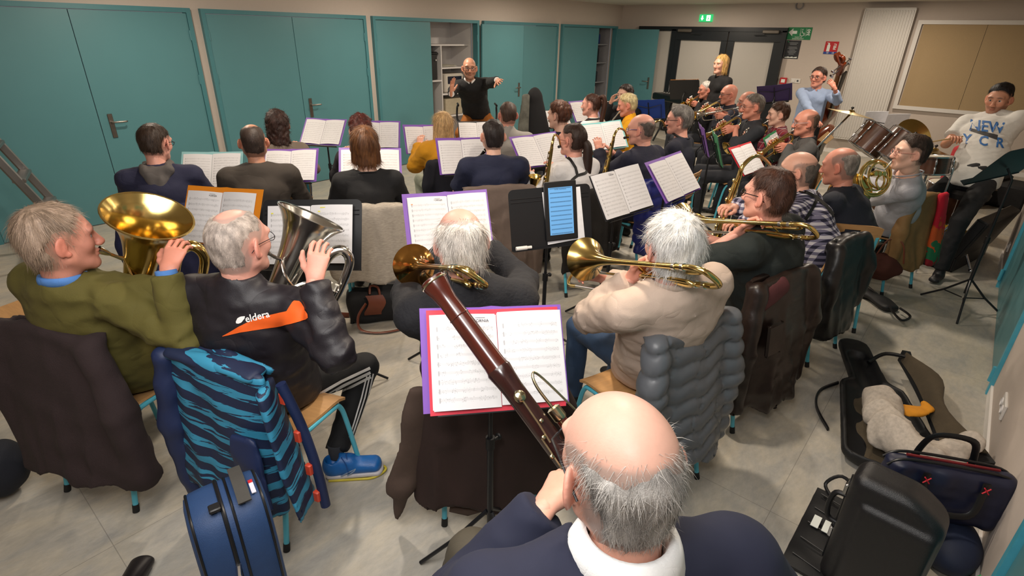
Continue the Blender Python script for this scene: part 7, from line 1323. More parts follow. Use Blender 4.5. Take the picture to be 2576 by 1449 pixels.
J = PEOPLE['jacket']['garment']; ORG = mat('orange_panel', 'e8601c', 0.55, noise=0.03, bump=0.1); WP = mat('white_transfer', 'e8e6e4', 0.6, noise=0.0)
patch(J, [(560, 845), (600, 822), (647, 798), (722, 783), (738, 757), (755, 759), (775, 790)], [(561, 846), (605, 836), (650, 829), (705, 820), (738, 814), (760, 808), (776, 800)], ORG, 'orange_panel', 40, 5)
print_text(J, 'eldera', 648, 796, 25, 0.24, WP, 'logo_lettering', bold=0.4)
patch(J, [(594, 809), (598, 800), (606, 796), (617, 795)], [(595, 813), (601, 814), (608, 811), (616, 801)], WP, 'logo_swoosh', 10, 2)
bod = PEOPLE['jacket']
TR_ = [c for c in PEOPLE['jacket']['root'].children if c.name.startswith('trousers')][0]
for k in range(3): strip(TR_, [(755+k*3, 1018+k*14), (800+k*3, 992+k*13), (860+k*2, 958+k*12), (930+k, 926+k*11)], 7, WP, 'white_stripe', 0.003)
for k in range(3): strip(TR_, [(938-k*8, 940+k*3), (925-k*8, 1000), (908-k*7, 1050), (890-k*6, 1100)], 3.5, WP, 'white_stripe', 0.003)
HARN = mat('black_webbing', '0c0c0e', 0.6); CK = PEOPLE['check']['garment']
for L in ([(1998, 479), (2030, 486), (2055, 499), (2078, 520), (2098, 545)], [(2050, 462), (2056, 480), (2055, 499), (2042, 525), (2024, 552)]): strip(CK, L, 8, HARN, 'harness_strap', 0.006)
WG = PEOPLE['whitegirl']['garment']
for L in ([(1414, 388), (1434, 402), (1447, 422), (1452, 442)], [(1452, 442), (1440, 452), (1432, 462)], [(1452, 442), (1472, 436), (1484, 420)]): strip(WG, L, 7, HARN, 'harness_strap', 0.006)
TS = PEOPLE['drummer']['garment']; TB = mat('blue_tshirt_print', '1d5a9a', 0.7)
print_text(TS, 'NEW', 2482, 320, 38, -0.10, TB, bold=0.8); print_text(TS, 'Y  C  R', 2474, 356, 34, -0.12, TB, bold=0.8); patch(TS, [(2440, 322), (2510, 340)], [(2442, 330), (2508, 352)], mat('dark_tshirt_print', '2b2a2c', 0.7), 'printed_band', 8, 2)
for k_ in ('navyglass', 'greynavy'):
    i_ = PEOPLE[k_]; c_ = Vector(i_['nb']+i_['nd']*0.02); Mx = frame_of(Vector(i_['nd'])+Vector((0, -0.35, 0)), (1, 0, 0)) @ Matrix.Rotation(PI/2, 3, 'X'); MB().torus(c_, 0.073, 0.011, Mx, 28, 8).build('neck_strap', HARN, i_['root'])
# wristwatch and cuff of the bassoon player
i_ = PEOPLE['bassoonist']; ax_ = Vector(i_['wr'][1]-i_['el'][1]).normalized(); MB().torus(Vector(i_['wr'][1])-ax_*0.012, 0.034, 0.005, frame_of(ax_) @ Matrix.Rotation(PI/2, 3, 'X'), 28, 8).build('wristwatch', CHROME, i_['root'])
# ------------------------------------------------------------------ the blue trainer
def trainer(heel, toe, parent, z0=0.0):
    Mi = parent.matrix_world.inverted() if False else (Matrix.Translation(parent.location)@Matrix.Rotation(parent.rotation_euler.z, 4, 'Z')).inverted(); d = (toe-heel); d.z = 0; M = Mi @ lookmat(Vector((heel.x, heel.y, z0)), d); TRB = mat('trainer_blue', '1560a8', 0.38, noise=0.12, scale=30, bump=0.3, bscale=300); SL = mat('trainer_sole_white', 'c9c4c6', 0.5); YL = mat('trainer_yellow', 'c9b93a', 0.5)
    s = SDF((-0.07, -0.02, 0.015), (0.07, 0.32, 0.16), 0.006); s.slab((0, 0.045, 0.062), (0, 0.245, 0.052), (1, 0, 0), (0.040, 0.050), (0.047, 0.034), 0.02); s.slab((0, 0.055, 0.075), (0, 0.13, 0.085), (1, 0, 0), (0.038, 0.062), (0.034, 0.035), 0.03); s.cone((0, 0.055, 0.09), (0, 0.05, 0.15), 0.030, 0.036, 0.01, '-'); s.keep((0, 0, 0.03), (0, 0, -1)); o = s.build('shoe', TRB, parent, 1); o.data.transform(M)
    s = SDF((-0.07, -0.02, -0.005), (0.07, 0.33, 0.06), 0.006); s.slab((0, 0.04, 0.022), (0, 0.255, 0.024), (1, 0, 0), (0.040, 0.03), (0.050, 0.03), 0.0); s.keep((0, 0, 0.034), (0, 0, 1)); s.keep((0, 0, 0.008), (0, 0, -1)); q = s.build('midsole', SL, o, 1); q.data.transform(M)
    MB().tube(catmull([(0.036, 0.03, 0.006), (0.044, 0.15, 0.006), (0.046, 0.24, 0.008), (0.0, 0.295, 0.012), (-0.046, 0.24, 0.008), (-0.044, 0.15, 0.006), (-0.036, 0.03, 0.006)], 5), 0.006, 6).build('outsole', YL, o, M=M)
    for k in range(5): y = 0.125+0.02*k; z = 0.122-0.011*k; MB().tube(catmull([(-0.024, y, z-0.012), (0, y-0.006, z+0.004), (0.024, y, z-0.012)], 4), 0.003, 6).build('lace', mat('lace_blue', '0f4486', 0.7), o, M=M)
    MB().tube(catmull([(0, 0.11, 0.10), (0.02, 0.10, 0.125), (0.05, 0.12, 0.11), (0.07, 0.13, 0.075)], 4), 0.0025, 6).build('lace', mat('lace_blue', '0f4486', 0.7), o, M=M)
    for k in (0, 1): MB().tube(catmull([(0.042-k*0.0, 0.09+0.03*k, 0.032), (0.044, 0.13+0.02*k, 0.055), (0.040, 0.16, 0.068)], 4), 0.0035, 6).build('side_stripe', mat('trainer_silver', '9fb3cc', 0.3, 0.5), o, M=M)
trainer(P(812, 1192, 0.02), P(966, 1176, 0.02), PEOPLE['jacket']['root'])
MB().tube([Vector(PEOPLE['jacket']['ank'][0])+Vector((0, 0, 0.05)), Vector(PEOPLE['jacket']['ank'][0])+Vector((0, 0, -0.02))], 0.036, 16).build('sock', mat('grey_sock', '3a3c42', 0.9), PEOPLE['jacket']['root'])
# ------------------------------------------------------------------ drum kit
DW = mat('brown_drum_wrap', '4a2c1c', 0.25, noise=0.35, scale=9, coat=0.5); HEAD_ = mat('drum_head', 'cfc8b8', 0.5); CYM = mat('bronze_cymbal', 'b59a5a', 0.28, 1.0)
kit = []
def drum(c, ax, r_, l, label, cat='drum', name='drum', lugs=6, grp='drums of the drum kit', legs=None):
    M = lookmat(c, ax); o = instr(name, label, cat, M, grp); MB().tube([(0, -l/2, 0), (0, l/2, 0)], r_, 32).build('shell', DW, o)
    for s_ in (-1, 1): MB().torus((0, s_*l/2, 0), r_+0.004, 0.008, Matrix.Rotation(PI/2, 3, 'X'), 36, 8).build('hoop', CHROME, o); MB().lathe([(0, s_*(l/2+0.003)), (r_-0.003, s_*(l/2+0.003))], None, 32).build('drum_head', HEAD_, o)
    for k in range(lugs): a = 2*PI*k/lugs; MB().tube([((r_+0.014)*math.cos(a), -l/2, (r_+0.014)*math.sin(a)), ((r_+0.014)*math.cos(a), l/2, (r_+0.014)*math.sin(a))], 0.0045, 6).ball(((r_+0.012)*math.cos(a), l*0.22, (r_+0.012)*math.sin(a)), (0.009, 0.03, 0.009)).ball(((r_+0.012)*math.cos(a), -l*0.22, (r_+0.012)*math.sin(a)), (0.009, 0.03, 0.009)).build('lug', CHROME, o)
    if legs:
        for a in (0.5, 2.6, 4.7): w_ = Vector((c[0]+(r_+0.02)*math.cos(a), c[1]+(r_+0.02)*math.sin(a), c[2])); Mi = M.inverted(); MB().cyl(Mi@w_, Mi@Vector((w_.x, w_.y, 0.01)), 0.007).build('leg', CHROME, o)
    return o
bd = PD(2222, 440, 5.2); bd = Vector((bd.x, bd.y, 0.29)); drum(bd, Vector((-0.8, 0.5, 0)), 0.27, 0.40, 'large brown bass drum on the floor in front of the drummer', lugs=8)
t1 = PD(2196, 352, 5.2); drum(t1, Vector((0.25, -0.45, 0.85)), 0.15, 0.24, 'left brown rack tom behind the wire music stand'); t2 = PD(2262, 372, 5.1); drum(t2, Vector((0.25, -0.45, 0.85)), 0.165, 0.26, 'right brown rack tom behind the wire music stand')
for a_, b_ in ((t1, bd), (t2, bd)): pass
sn = PD(2334, 414, 4.75); drum(sn, Vector((0.08, 0.1, 1)), 0.165, 0.14, 'snare drum beside the knee of the drummer', name='snare_drum', legs=True); ftm = PD(2390, 470, 5.6); drum(Vector((ftm.x, ftm.y, 0.45)), Vector((0, 0, 1)), 0.19, 0.38, 'brown floor tom in the shade beside the drummer', legs=True)
def cymbal(c, r_, label, ax=(0.1, -0.15, 1), pair=False, bx=0.35, fx=None):
    o = empty('cymbal_stand', (c[0], c[1], 0)); tag(o, label, 'cymbal', 'cymbals of the drum kit'); z = c[2]; M = Matrix.Translation((0, 0, z)) @ frame_of(Vector(ax)).to_4x4()
    MB().lathe([(0.0, 0.022), (0.02, 0.02), (0.032, 0.006), (0.06, 0.0), (r_, -0.016), (r_, -0.018), (0.06, -0.002), (0.0, 0.018)], M, 40).build('cymbal', CYM, o)
    if pair: MB().lathe([(0.0, -0.062), (0.06, -0.045), (r_, -0.026), (r_, -0.028), (0.06, -0.047)], M, 40).build('cymbal', CYM, o)
    MB().cyl((0, 0, z-0.02), (0, 0, z+0.04), 0.005).ball((0, 0, z+0.04), (0.014, 0.014, 0.012)).build('wing_nut', BLK, o)
    if bx: b0 = Vector((fx[0]-c[0], fx[1]-c[1], 0)) if fx else Vector((bx, 0, 0)); j_ = b0+Vector((0, 0, z-0.38)); MB().tube([(0, 0, z-0.01), tuple(j_), tuple(j_+(j_-Vector((0, 0, z)))*0.25)], 0.009, 8).ball(tuple(j_), 0.02).build('boom_arm', CHROME, o)
    else: b0 = Vector((0, 0, 0)); j_ = Vector((0, 0, z-0.02))
    MB().cyl((b0.x, b0.y, 0.12), tuple(j_), 0.0105).build('stand_tube', CHROME, o); MB().cyl((b0.x, b0.y, 0.12), (b0.x, b0.y, 0.5), 0.014).build('lower_tube', CHROME, o)
    for k in range(3): a = k*2.094+0.4; MB().tube([(b0.x, b0.y, 0.36), (b0.x+0.28*math.cos(a), b0.y+0.28*math.sin(a), 0.02), (b0.x+0.02*math.cos(a), b0.y+0.02*math.sin(a), 0.13)], 0.008, 6).ball((b0.x+0.28*math.cos(a), b0.y+0.28*math.sin(a), 0.018), 0.018).build('leg', CHROME, o)
    return o
c1 = PD(2142, 282, 5.35); f1 = P(2098, 420, 0.3); cymbal(c1, 0.21, 'crash cymbal on a boom stand right of the double bass', fx=(c1.x-0.28, c1.y+0.2)); c2 = PD(2352, 378, 5.05); cymbal(c2, 0.17, 'hi-hat cymbals beside the hand of the drummer', pair=True, bx=0)
c3 = PD(2300, 345, 5.6); cymbal(c3, 0.2, 'ride cymbal tilted steeply behind the drummer\'s hand', ax=(-0.6, -0.6, 0.5), bx=0)
ds = empty('drum_throne', tuple(PEOPLE['drummer']['base'])); tag(ds, 'black round drum throne with chrome tripod under the drummer', 'stool'); zs = 0.735; MB().lathe([(0, -0.09), (0.17, -0.085), (0.18, -0.04), (0.16, -0.005), (0, 0)], Matrix.Translation((0, 0, zs))@Matrix.Rotation(PI/2, 4, 'X'), 24).build('seat', BLK, ds); MB().cyl((0, 0, 0.2), (0, 0, zs-0.08), 0.016).build('column', CHROME, ds)
for k in range(3): a = k*2.094; MB().tube([(0.01*math.cos(a), 0.01*math.sin(a), 0.42), (0.27*math.cos(a), 0.27*math.sin(a), 0.02)], 0.011, 8).ball((0.27*math.cos(a), 0.27*math.sin(a), 0.02), 0.02).build('leg', CHROME, ds)
dst = PEOPLE['drummer']
for k, (d_, lab) in enumerate(((Vector((-0.35, 0.25, -0.05)), 'drumstick in the raised hand of the drummer'), (Vector((-0.38, 0.12, 0.02)), 'drumstick in the lower hand of the drummer'))):
    w_ = dst['hand'][k]+(dst['hand'][k]-dst['world'](dst['el'][k])).normalized()*0.07; o = MB().tube([tuple(-d_*0.2), tuple(d_*0.8), tuple(d_*0.95), tuple(d_)], [0.007, 0.006, 0.004, 0.006], 8).build('drumstick', mat('hickory', 'b99a68', 0.5)); o.location = w_; tag(o, lab, 'drumstick', 'drumsticks')
# red jacket behind the drummer
rp = PD(2425, 400, 5.9); o = empty('red_jacket', (rp.x, rp.y, 0), 0.6); tag(o, 'red jacket on a chair back behind the drummer', 'jacket'); s = SDF((-0.35, -0.2, 0.2), (0.35, 0.2, 1.05), 0.016); s.slab((0, 0, 0.88), (0, 0, 0.4), (1, 0, 0), (0.2, 0.05), (0.25, 0.08), 0.02); s.warp(lambda Q: 0.018*vnoise(Q*np.array([1, 1, 0.2]), 26, 4)); s.build('cloth', mat('red_cloth', '9c1420', 0.8), o)
for s_ in (-1, 1):
    for y_ in (-0.1, 0.25): MB().cyl((s_*0.19, y_, 0), (s_*0.18, y_*0.7, 0.44), 0.012).build('leg', TUBE, o)
MB().box((0, 0.08, 0.445), (0.38, 0.36, 0.014), bev=0.004).build('seat', WOOD, o)
# ------------------------------------------------------------------ keyboard on its stand
kp = P(1712, 244, 0.90); kb = empty('digital_piano', (kp.x, kp.y, 0), math.radians(62)); tag(kb, 'black digital piano on a stand in front of the blonde woman', 'keyboard')
MB().box((0, 0, 0.86), (1.35, 0.34, 0.13), bev=0.02).build('case', mat('piano_black', '0f1013', 0.35), kb)
for k in range(52): MB().box((-0.60+0.0232*k, -0.09, 0.93), (0.0222, 0.14, 0.012)).build('white_key', mat('ivory_key', 'e0ddd4', 0.3), kb, smooth=False)
for k in range(36): MB().box((-0.595+0.0116*((k//5)*14+(1, 3, 7, 9, 11)[k % 5]*1.0)+0.0116, -0.055, 0.94), (0.011, 0.085, 0.014)).build('black_key', BLK, kb, smooth=False)
for s_ in (-1, 1): MB().tube([(s_*0.45, -0.2, 0.02), (s_*0.45, 0.0, 0.40), (s_*0.45, 0.16, 0.79)], 0.018, 8).build('leg', BLK, kb); MB().tube([(s_*0.42, 0.2, 0.02), (s_*0.42, 0.0, 0.40), (s_*0.42, -0.16, 0.79)], 0.018, 8).build('leg', BLK, kb)
kd = P(1722, 225, 1.14); q_ = (kd.x, kd.y, 1.14, 10, 22, -5, 0.46, 0.34); r = folder(q_, 'orange folder on a black desk above the keyboard', cover='d98318', rows=8); stand(q_, 'solid black desk with an orange folder above the keyboard', solid=True, w=0.5, h=0.34, toff=0.004)
# ------------------------------------------------------------------ stepladder
LAD = mat('aluminium', '8d8a88', 0.35, 0.9, noise=0.12, scale=6); A_ = PY(152, 525, 6.3); B_ = PY(0, 362, 6.3); dl = (A_-B_); ft_ = A_+dl*((A_.z)/(B_.z-A_.z)); up_ = (B_-A_).normalized(); o = empty('stepladder', (ft_.x, ft_.y, 0)); tag(o, 'worn aluminium stepladder in front of the first teal doors', 'ladder'); wv_ = Vector((-0.12, -0.42, 0)); tp = up_*(1.75/up_.z)
for s_ in (0, 1):
    b0 = wv_*s_; MB().sheet(lambda u, v: tuple(b0+tp*v+Vector((0.035*(u-0.5)*2, 0, 0.0))+Vector((0, 0.012 if abs(u-0.5) > 0.4 else 0, 0.0))), 6, 20, 0.02).build('rail', LAD, o, sharp=30)
for k in range(6):
    c_ = tp*(0.14+0.15*k)+wv_*0.5; MB().box(tuple(c_), (0.09, wv_.length-0.02, 0.028), R=Matrix.Rotation(math.atan2(wv_.y, wv_.x)+PI/2, 3, 'Z'), bev=0.004).build('tread', LAD, o, smooth=False)
for s_ in (0, 1):
    b0 = wv_*s_; MB().box(tuple(b0+tp*0.10), (0.1, 0.035, 0.06), bev=0.006).build('bracket', LAD, o); MB().box(tuple(b0+tp*0.13), (0.09, 0.04, 0.012)).build('red_band', RED, o); MB().box(tuple(b0+Vector((0, 0, 0.02))), (0.09, 0.05, 0.04), bev=0.005).build('foot', RUB, o)
    q0 = Vector((tp.x*2.0, b0.y, 0)); MB().tube([tuple(b0+tp), tuple(b0+Vector((tp.x*2.0, 0, 0)))], 0.016, 8).build('rear_leg', LAD, o)
MB().box(tuple(tp+wv_*0.5), (0.26, wv_.length+0.04, 0.03), R=Matrix.Rotation(math.atan2(wv_.y, wv_.x)+PI/2, 3, 'Z'), bev=0.006).build('platform', LAD, o)
# ------------------------------------------------------------------ bags and cases on the floor
NB = mat('navy_case_cloth', '1d3a63', 0.6, noise=0.06, bump=0.3, bscale=400); PIP = mat('black_piping', '0e0f12', 0.4); WEB = mat('grey_webbing', '3c3a36', 0.8, bump=0.5, bscale=500)
# blue case standing on its end
c_ = P(618, 1450, 0.36); o = empty('instrument_case', (c_.x, c_.y, 0), math.radians(166)); tag(o, 'tall dark blue zipped instrument case standing behind the blue jacket', 'case')
def outl(t, k=0.0):
    """closed outline of the case in its side plane: wide rounded bottom, narrower rounded top"""
    a = 2*PI*t; c, s_ = math.cos(a), math.sin(a); e = 0.55; X = math.copysign(abs(c)**e, c); Z = math.copysign(abs(s_)**e, s_); w_ = 0.17-0.045*(Z*0.5+0.5)+k; return (X*w_, 0.36+Z*(0.355+k))
pr = [(-0.105, -0.035), (-0.100, -0.012), (-0.085, 0.0), (-0.045, 0.004), (0.0, 0.005), (0.045, 0.004), (0.085, 0.0), (0.100, -0.012), (0.105, -0.035)]; nn_ = 64; m = MB(); V = [(x, *outl(i/nn_, k)) for x, k in pr for i in range(nn_)]; F = [(j*nn_+i, j*nn_+(i+1) % nn_, (j+1)*nn_+(i+1) % nn_, (j+1)*nn_+i) for j in range(len(pr)-1) for i in range(nn_)]; F += [tuple(range(nn_)), tuple(range((len(pr)-1)*nn_, len(pr)*nn_))[::-1]]
m.add(V, F).build('shell', NB, o, sharp=50)
for x, k, r__, nm, mt in ((0.012, 0.006, 0.006, 'zip', PIP), (-0.012, 0.006, 0.004, 'zip_tape', PIP), (-0.092, -0.003, 0.004, 'piping', PIP), (0.092, -0.003, 0.004, 'piping', PIP)): MB().tube([(x, *outl(i/96, k)) for i in range(96)], r__, 8, closed=True).build(nm, mt, o)
MB().sheet(lambda u, v: (-0.045+0.035*(v-0.5), (u-0.5)*0.16, 0.722+0.016*math.sin(PI*u)), 12, 2, 0.006).build('carry_handle', WEB, o); MB().box((0.03, 0.06, 0.728), (0.03, 0.03, 0.014), bev=0.003).build('buckle', BLK, o); MB().box((-0.075, 0.03, 0.7195), (0.012, 0.045, 0.003)).build('tricolour_tag', mat('tag_white', 'c9c9d6', 0.6), o); MB().box((-0.075, -0.0, 0.7195), (0.012, 0.014, 0.003)).build('red_tag_end', RED, o)
q_ = outl(0.06, 0.012); MB().tube([(0.012, q_[0], q_[1]), (0.016, q_[0]+0.004, q_[1]-0.03), (0.014, q_[0]+0.002, q_[1]-0.06)], 0.007, 6).build('zip_pull', CHROME, o)
# black moulded hard case, right foreground
HC = mat('black_moulded_plastic', '1b1a1c', 0.33, noise=0.04, bump=0.35, bscale=500); c_ = P(2262, 1262, 0.46); o = empty('hard_case', (c_.x, c_.y, 0), math.radians(-94)); tag(o, 'black moulded plastic hard case standing in the right foreground', 'case')
s = SDF((-0.22, -0.14, -0.01), (0.24, 0.14, 0.60), 0.008); s.rbox((0.0, 0, 0.27), (0.150, 0.080, 0.27), 0.045); s.ell((0.24, 0.0, 0.60), (0.20, 0.3, 0.14), 0.05, '-'); s.rbox((0.02, -0.08, 0.24), (0.115, 0.02, 0.20), 0.018, k=0.02); s.build('shell', HC, o, 2)
MB().tube([(-0.152, 0, 0.05), (-0.153, 0, 0.25), (-0.151, 0, 0.48)], 0.006, 8).build('seam_rim', PIP, o)
for z_ in (0.20, 0.42): MB().box((-0.157, 0, z_), (0.015, 0.05, 0.05), bev=0.004).build('latch', CHROME, o)
MB().tube(catmull([(-0.15, 0, 0.24), (-0.185, 0, 0.25), (-0.195, 0, 0.31), (-0.185, 0, 0.37), (-0.15, 0, 0.38)], 4), 0.010, 10).build('carry_handle', BLK, o)
# woven belt with a white label
c_ = P(2060, 1335, 0.02); d_ = (P(2100, 1250, 0.02)-P(2020, 1425, 0.02)); o = empty('strap_bag', tuple(c_-Vector((0, 0, 0.02))), math.atan2(d_.y, d_.x)); tag(o, 'flat black pouch with a white label lying left of the hard case', 'pouch'); L_ = d_.length*1.08
MB().sheet(lambda u, v: ((u-0.5)*L_, (v-0.5)*0.15, 0.022+0.008*math.sin(u*19)*math.sin(PI*v)), 24, 4, 0.02).build('cloth', mat('black_nylon', '0e0f12', 0.6), o)
for k in (-1, 1): MB().box((0.03+k*0.0, k*0.022, 0.034), (0.075, 0.030, 0.003)).build('white_label', WL, o, smooth=False)
for k in range(5): MB().tube([(L_*(-0.42+0.2*k), -0.06, 0.030), (L_*(-0.38+0.2*k), 0.05, 0.030)], 0.003, 6).build('stitch_fold', PIP, o)
MB().tube(catmull([(L_*0.42, 0, 0.03), (L_*0.5, 0.05, 0.06), (L_*0.55, 0.0, 0.12), (L_*0.52, -0.08, 0.08), (L_*0.45, -0.05, 0.03)], 5), 0.008, 8).build('loop', PIP, o)
# quilted navy laptop bag on top of the open gig bag
c_ = P(2365, 1235, 0.30); o = empty('laptop_bag', (c_.x, c_.y, 0.16), math.radians(-65)); tag(o, 'navy quilted laptop bag with red cross stitches on its black handles', 'bag'); s = SDF((-0.28, -0.12, -0.02), (0.28, 0.12, 0.32), 0.010); s.rbox((0, 0, 0.14), (0.23, 0.05, 0.14), 0.045); s.warp(lambda Q: 0.006*vnoise(Q, 50, 3)+0.003*np.abs(np.sin(Q[:, 2]*60))); s.build('shell', mat('navy_quilt', '171b33', 0.45, noise=0.05), o, 1)
for y_ in (-0.02, 0.03): MB().tube(catmull([(-0.225, y_, 0.24), (-0.15, y_, 0.283), (0.15, y_, 0.283), (0.225, y_, 0.24)], 6), 0.006, 8).build('zip', PIP, o)
MB().tube([(-0.16, 0.005, 0.287), (0.16, 0.005, 0.287)], 0.006, 6).build('red_lining', mat('dark_red', '6a0f16', 0.6), o)
for s_ in (-1, 1):
    y_ = s_*0.058; pts = catmull([(-0.10, y_, 0.19), (-0.095, y_*1.05, 0.29), (-0.06, s_*0.05, 0.37 if s_ > 0 else 0.20), (0.06, s_*0.05, 0.37 if s_ > 0 else 0.20), (0.095, y_*1.05, 0.29), (0.10, y_, 0.19)] if s_ > 0 else [(-0.10, y_, 0.26), (-0.10, y_*1.1, 0.20), (-0.07, -0.085, 0.11), (0.07, -0.085, 0.11), (0.10, y_*1.1, 0.20), (0.10, y_, 0.26)], 6); MB().tube(pts, 0.014, 8, ell=0.35).build('carry_handle', PIP, o)
    for x_ in (-0.10, 0.10):
        c2_ = Vector((x_, y_*1.22, 0.235)); RS = mat('red_stitch', 'c42030', 0.6)
        for q in (-1, 1): MB().tube([tuple(c2_+Vector((-0.011, 0, -0.014*q))), tuple(c2_+Vector((0.011, 0, 0.014*q)))], 0.0025, 6).build('cross_stitch', RS, o)
# open gig bag with a cream sweater and an orange cloth
OL = mat('khaki_plush_lining', '4a4030', 0.95, bump=0.6, bscale=200, noise=0.1); a_, b_ = P(2180, 900, 0.05), P(2285, 1200, 0.05); c_ = (a_+b_)/2; dv = (a_-b_); o = empty('gig_bag', (c_.x, c_.y+0.05, 0), math.atan2(dv.y, dv.x)-PI/2); tag(o, 'open black gig bag with khaki plush lining on the floor at the right', 'bag'); Lh = dv.length/2
s = SDF((-0.30, -Lh-0.15, -0.01), (0.36, Lh+0.2, 0.24), 0.012); s.slab((0, -Lh+0.05, 0.08), (0, Lh*0.2, 0.08), (1, 0, 0), (0.24, 0.09), (0.17, 0.08), 0.02); s.slab((0, Lh*0.2, 0.08), (-0.03, Lh+0.05, 0.09), (1, 0, 0), (0.10, 0.08), (0.09, 0.08), 0.05); s.slab((0, -Lh+0.05, 0.10), (0, Lh*0.2, 0.10), (1, 0, 0), (0.215, 0.075), (0.145, 0.065), 0.01, '-'); s.slab((0, Lh*0.1, 0.11), (-0.03, Lh-0.1, 0.11), (1, 0, 0), (0.075, 0.065), (0.06, 0.06), 0.01, '-'); s.keep((0, 0, 0.105), (0, 0, 1)); s.keep((0, 0, 0.003), (0, 0, -1)); s.build('shell', mat('black_nylon', '0e0f12', 0.6), o, 1)
s = SDF((-0.30, -Lh-0.15, -0.01), (0.30, Lh+0.2, 0.24), 0.014); s.slab((0, -Lh+0.05, 0.075), (0, Lh*0.2, 0.075), (1, 0, 0), (0.22, 0.06), (0.15, 0.055), 0.02); s.keep((0, 0, 0.045), (0, 0, 1)); s.warp(lambda Q: 0.008*vnoise(Q, 30, 3)); s.build('lining', OL, o, 1)
def lid(u, v): w_ = 0.125+0.04*math.cos(3*PI*v)-0.08*v; return (0.20+u*w_*1.1, -Lh+0.08+v*Lh*1.75, 0.10+0.03*math.sin(PI*v)+0.11*u*(1-0.3*u)+0.035*math.sin(PI*u)*math.sin(PI*v))
MB().sheet(lid, 10, 14, 0.05).build('lid', mat('black_nylon', '0e0f12', 0.6), o); MB().sheet(lambda u, v: tuple(Vector(lid(0.06+u*0.88, 0.05+v*0.9))+Vector((0, 0, 0.012))), 10, 14, 0.008).build('lid_lining', OL, o); MB().tube(catmull([(0.02, Lh*0.7, 0.10), (0.12, Lh*0.85, 0.14), (0.24, Lh*0.75, 0.17)], 6), 0.012, 8).build('strap', PIP, o)
MB().tube(catmull([(-0.17, Lh*0.25, 0.06), (-0.27, Lh*0.1, 0.03), (-0.30, -0.1, 0.015), (-0.26, -0.3, 0.015)], 6), 0.014, 8, ell=0.5).build('shoulder_strap', PIP, o)
CRM = mat('cream_flecked_knit', 'b8aea2', 0.9, noise=0.16, scale=60, bump=0.4, bscale=160); pts_ = [P(2215, 1010, 0.16), P(2240, 1090, 0.17), P(2310, 1140, 0.17), P(2390, 1150, 0.16)]; lo_ = np.array([tuple(q) for q in pts_]); s = SDF(lo_.min(0)-0.2, lo_.max(0)+0.22, 0.011)
s.cone(pts_[0], pts_[1], 0.085, 0.09, 0.03); s.cone(pts_[1], pts_[2], 0.09, 0.075, 0.03); s.cone(pts_[2], pts_[3], 0.07, 0.07, 0.03); s.cone(P(2400, 1140, 0.18), P(2440, 1110, 0.22), 0.06, 0.05, 0.02); s.warp(lambda Q: 0.022*(1.5*np.abs(vnoise(Q, 26, 6))-0.5)+0.008*vnoise(Q, 60, 2)); o = s.build('sweater', CRM); tag(o, 'crumpled cream flecked sweater lying in the open gig bag', 'sweater')
c_ = P(2305, 1035, 0.17); s = SDF(np.array(c_)-0.16, np.array(c_)+0.16, 0.009); s.slab(c_+Vector((-0.05, 0.06, 0.0)), c_+Vector((0.03, -0.05, 0.015)), (1, 0.6, 0), (0.055, 0.014), (0.03, 0.012), 0.01); s.cone(c_+Vector((0.04, -0.06, 0.015)), c_+Vector((0.06, -0.02, 0.03)), 0.02, 0.012, 0.02); s.warp(lambda Q: 0.010*vnoise(Q, 40, 6)); o = s.build('orange_cloth', mat('orange_cloth', 'd08a1c', 0.85, bump=0.3)); tag(o, 'small orange cleaning cloth on the open gig bag', 'cloth')
# blue and green bag half under the hard case
c_ = P(2395, 1370, 0.08); s = SDF(np.array(c_)-np.array((0.2, 0.2, 0.09)), np.array(c_)+np.array((0.2, 0.2, 0.2)), 0.011); s.ell(c_+Vector((0, 0, 0.0)), (0.15, 0.11, 0.10), 0.0); s.keep((0, 0, 0.004), (0, 0, -1)); s.warp(lambda Q: 0.016*vnoise(Q, 24, 6)); o = s.build('sports_bag', mat('dark_blue_cloth', '18243f', 0.7)); tag(o, 'dark blue bag with bright green piping beside the right wall', 'bag')
MB().tube(catmull([tuple(c_+Vector(q)) for q in ((0.14, -0.10, 0.05), (0.05, -0.125, 0.06), (-0.08, -0.12, 0.02), (-0.14, -0.06, -0.03))], 5), 0.008, 8).build('green_piping', mat('green_piping', '1fae5a', 0.5), o)
# long black strap bag under the chair with light blue legs
a_, b_ = P(2115, 690, 0.04), P(2240, 775, 0.03); c_ = (a_+b_)/2; lo_ = np.array([tuple(a_), tuple(b_)]); s = SDF(lo_.min(0)-0.14-np.array((0, 0, 0)), lo_.max(0)+0.14, 0.012); s.slab(a_, b_, (1, 0.6, 0), (0.085, 0.035), (0.07, 0.03), 0.0); s.keep((0, 0, 0.004), (0, 0, -1)); s.warp(lambda Q: 0.010*vnoise(Q, 30, 6)); o = s.build('stand_bag', mat('black_nylon', '0e0f12', 0.6)); tag(o, 'long empty black nylon stand bag lying under the chair behind the horn player', 'bag')
MB().tube(catmull([tuple(b_+Vector(q)) for q in ((0.05, 0.03, 0.02), (-0.10, -0.02, 0.02), (-0.22, -0.10, 0.015), (-0.10, -0.14, 0.015), (0.0, -0.06, 0.02))], 5), 0.009, 8).build('strap', PIP, o); MB().tube([tuple(a_*0.7+b_*0.3+Vector((0.0, 0, 0.045))), tuple(a_*0.3+b_*0.7+Vector((0, 0, 0.042)))], 0.003, 6).build('zip', CHROME, o)
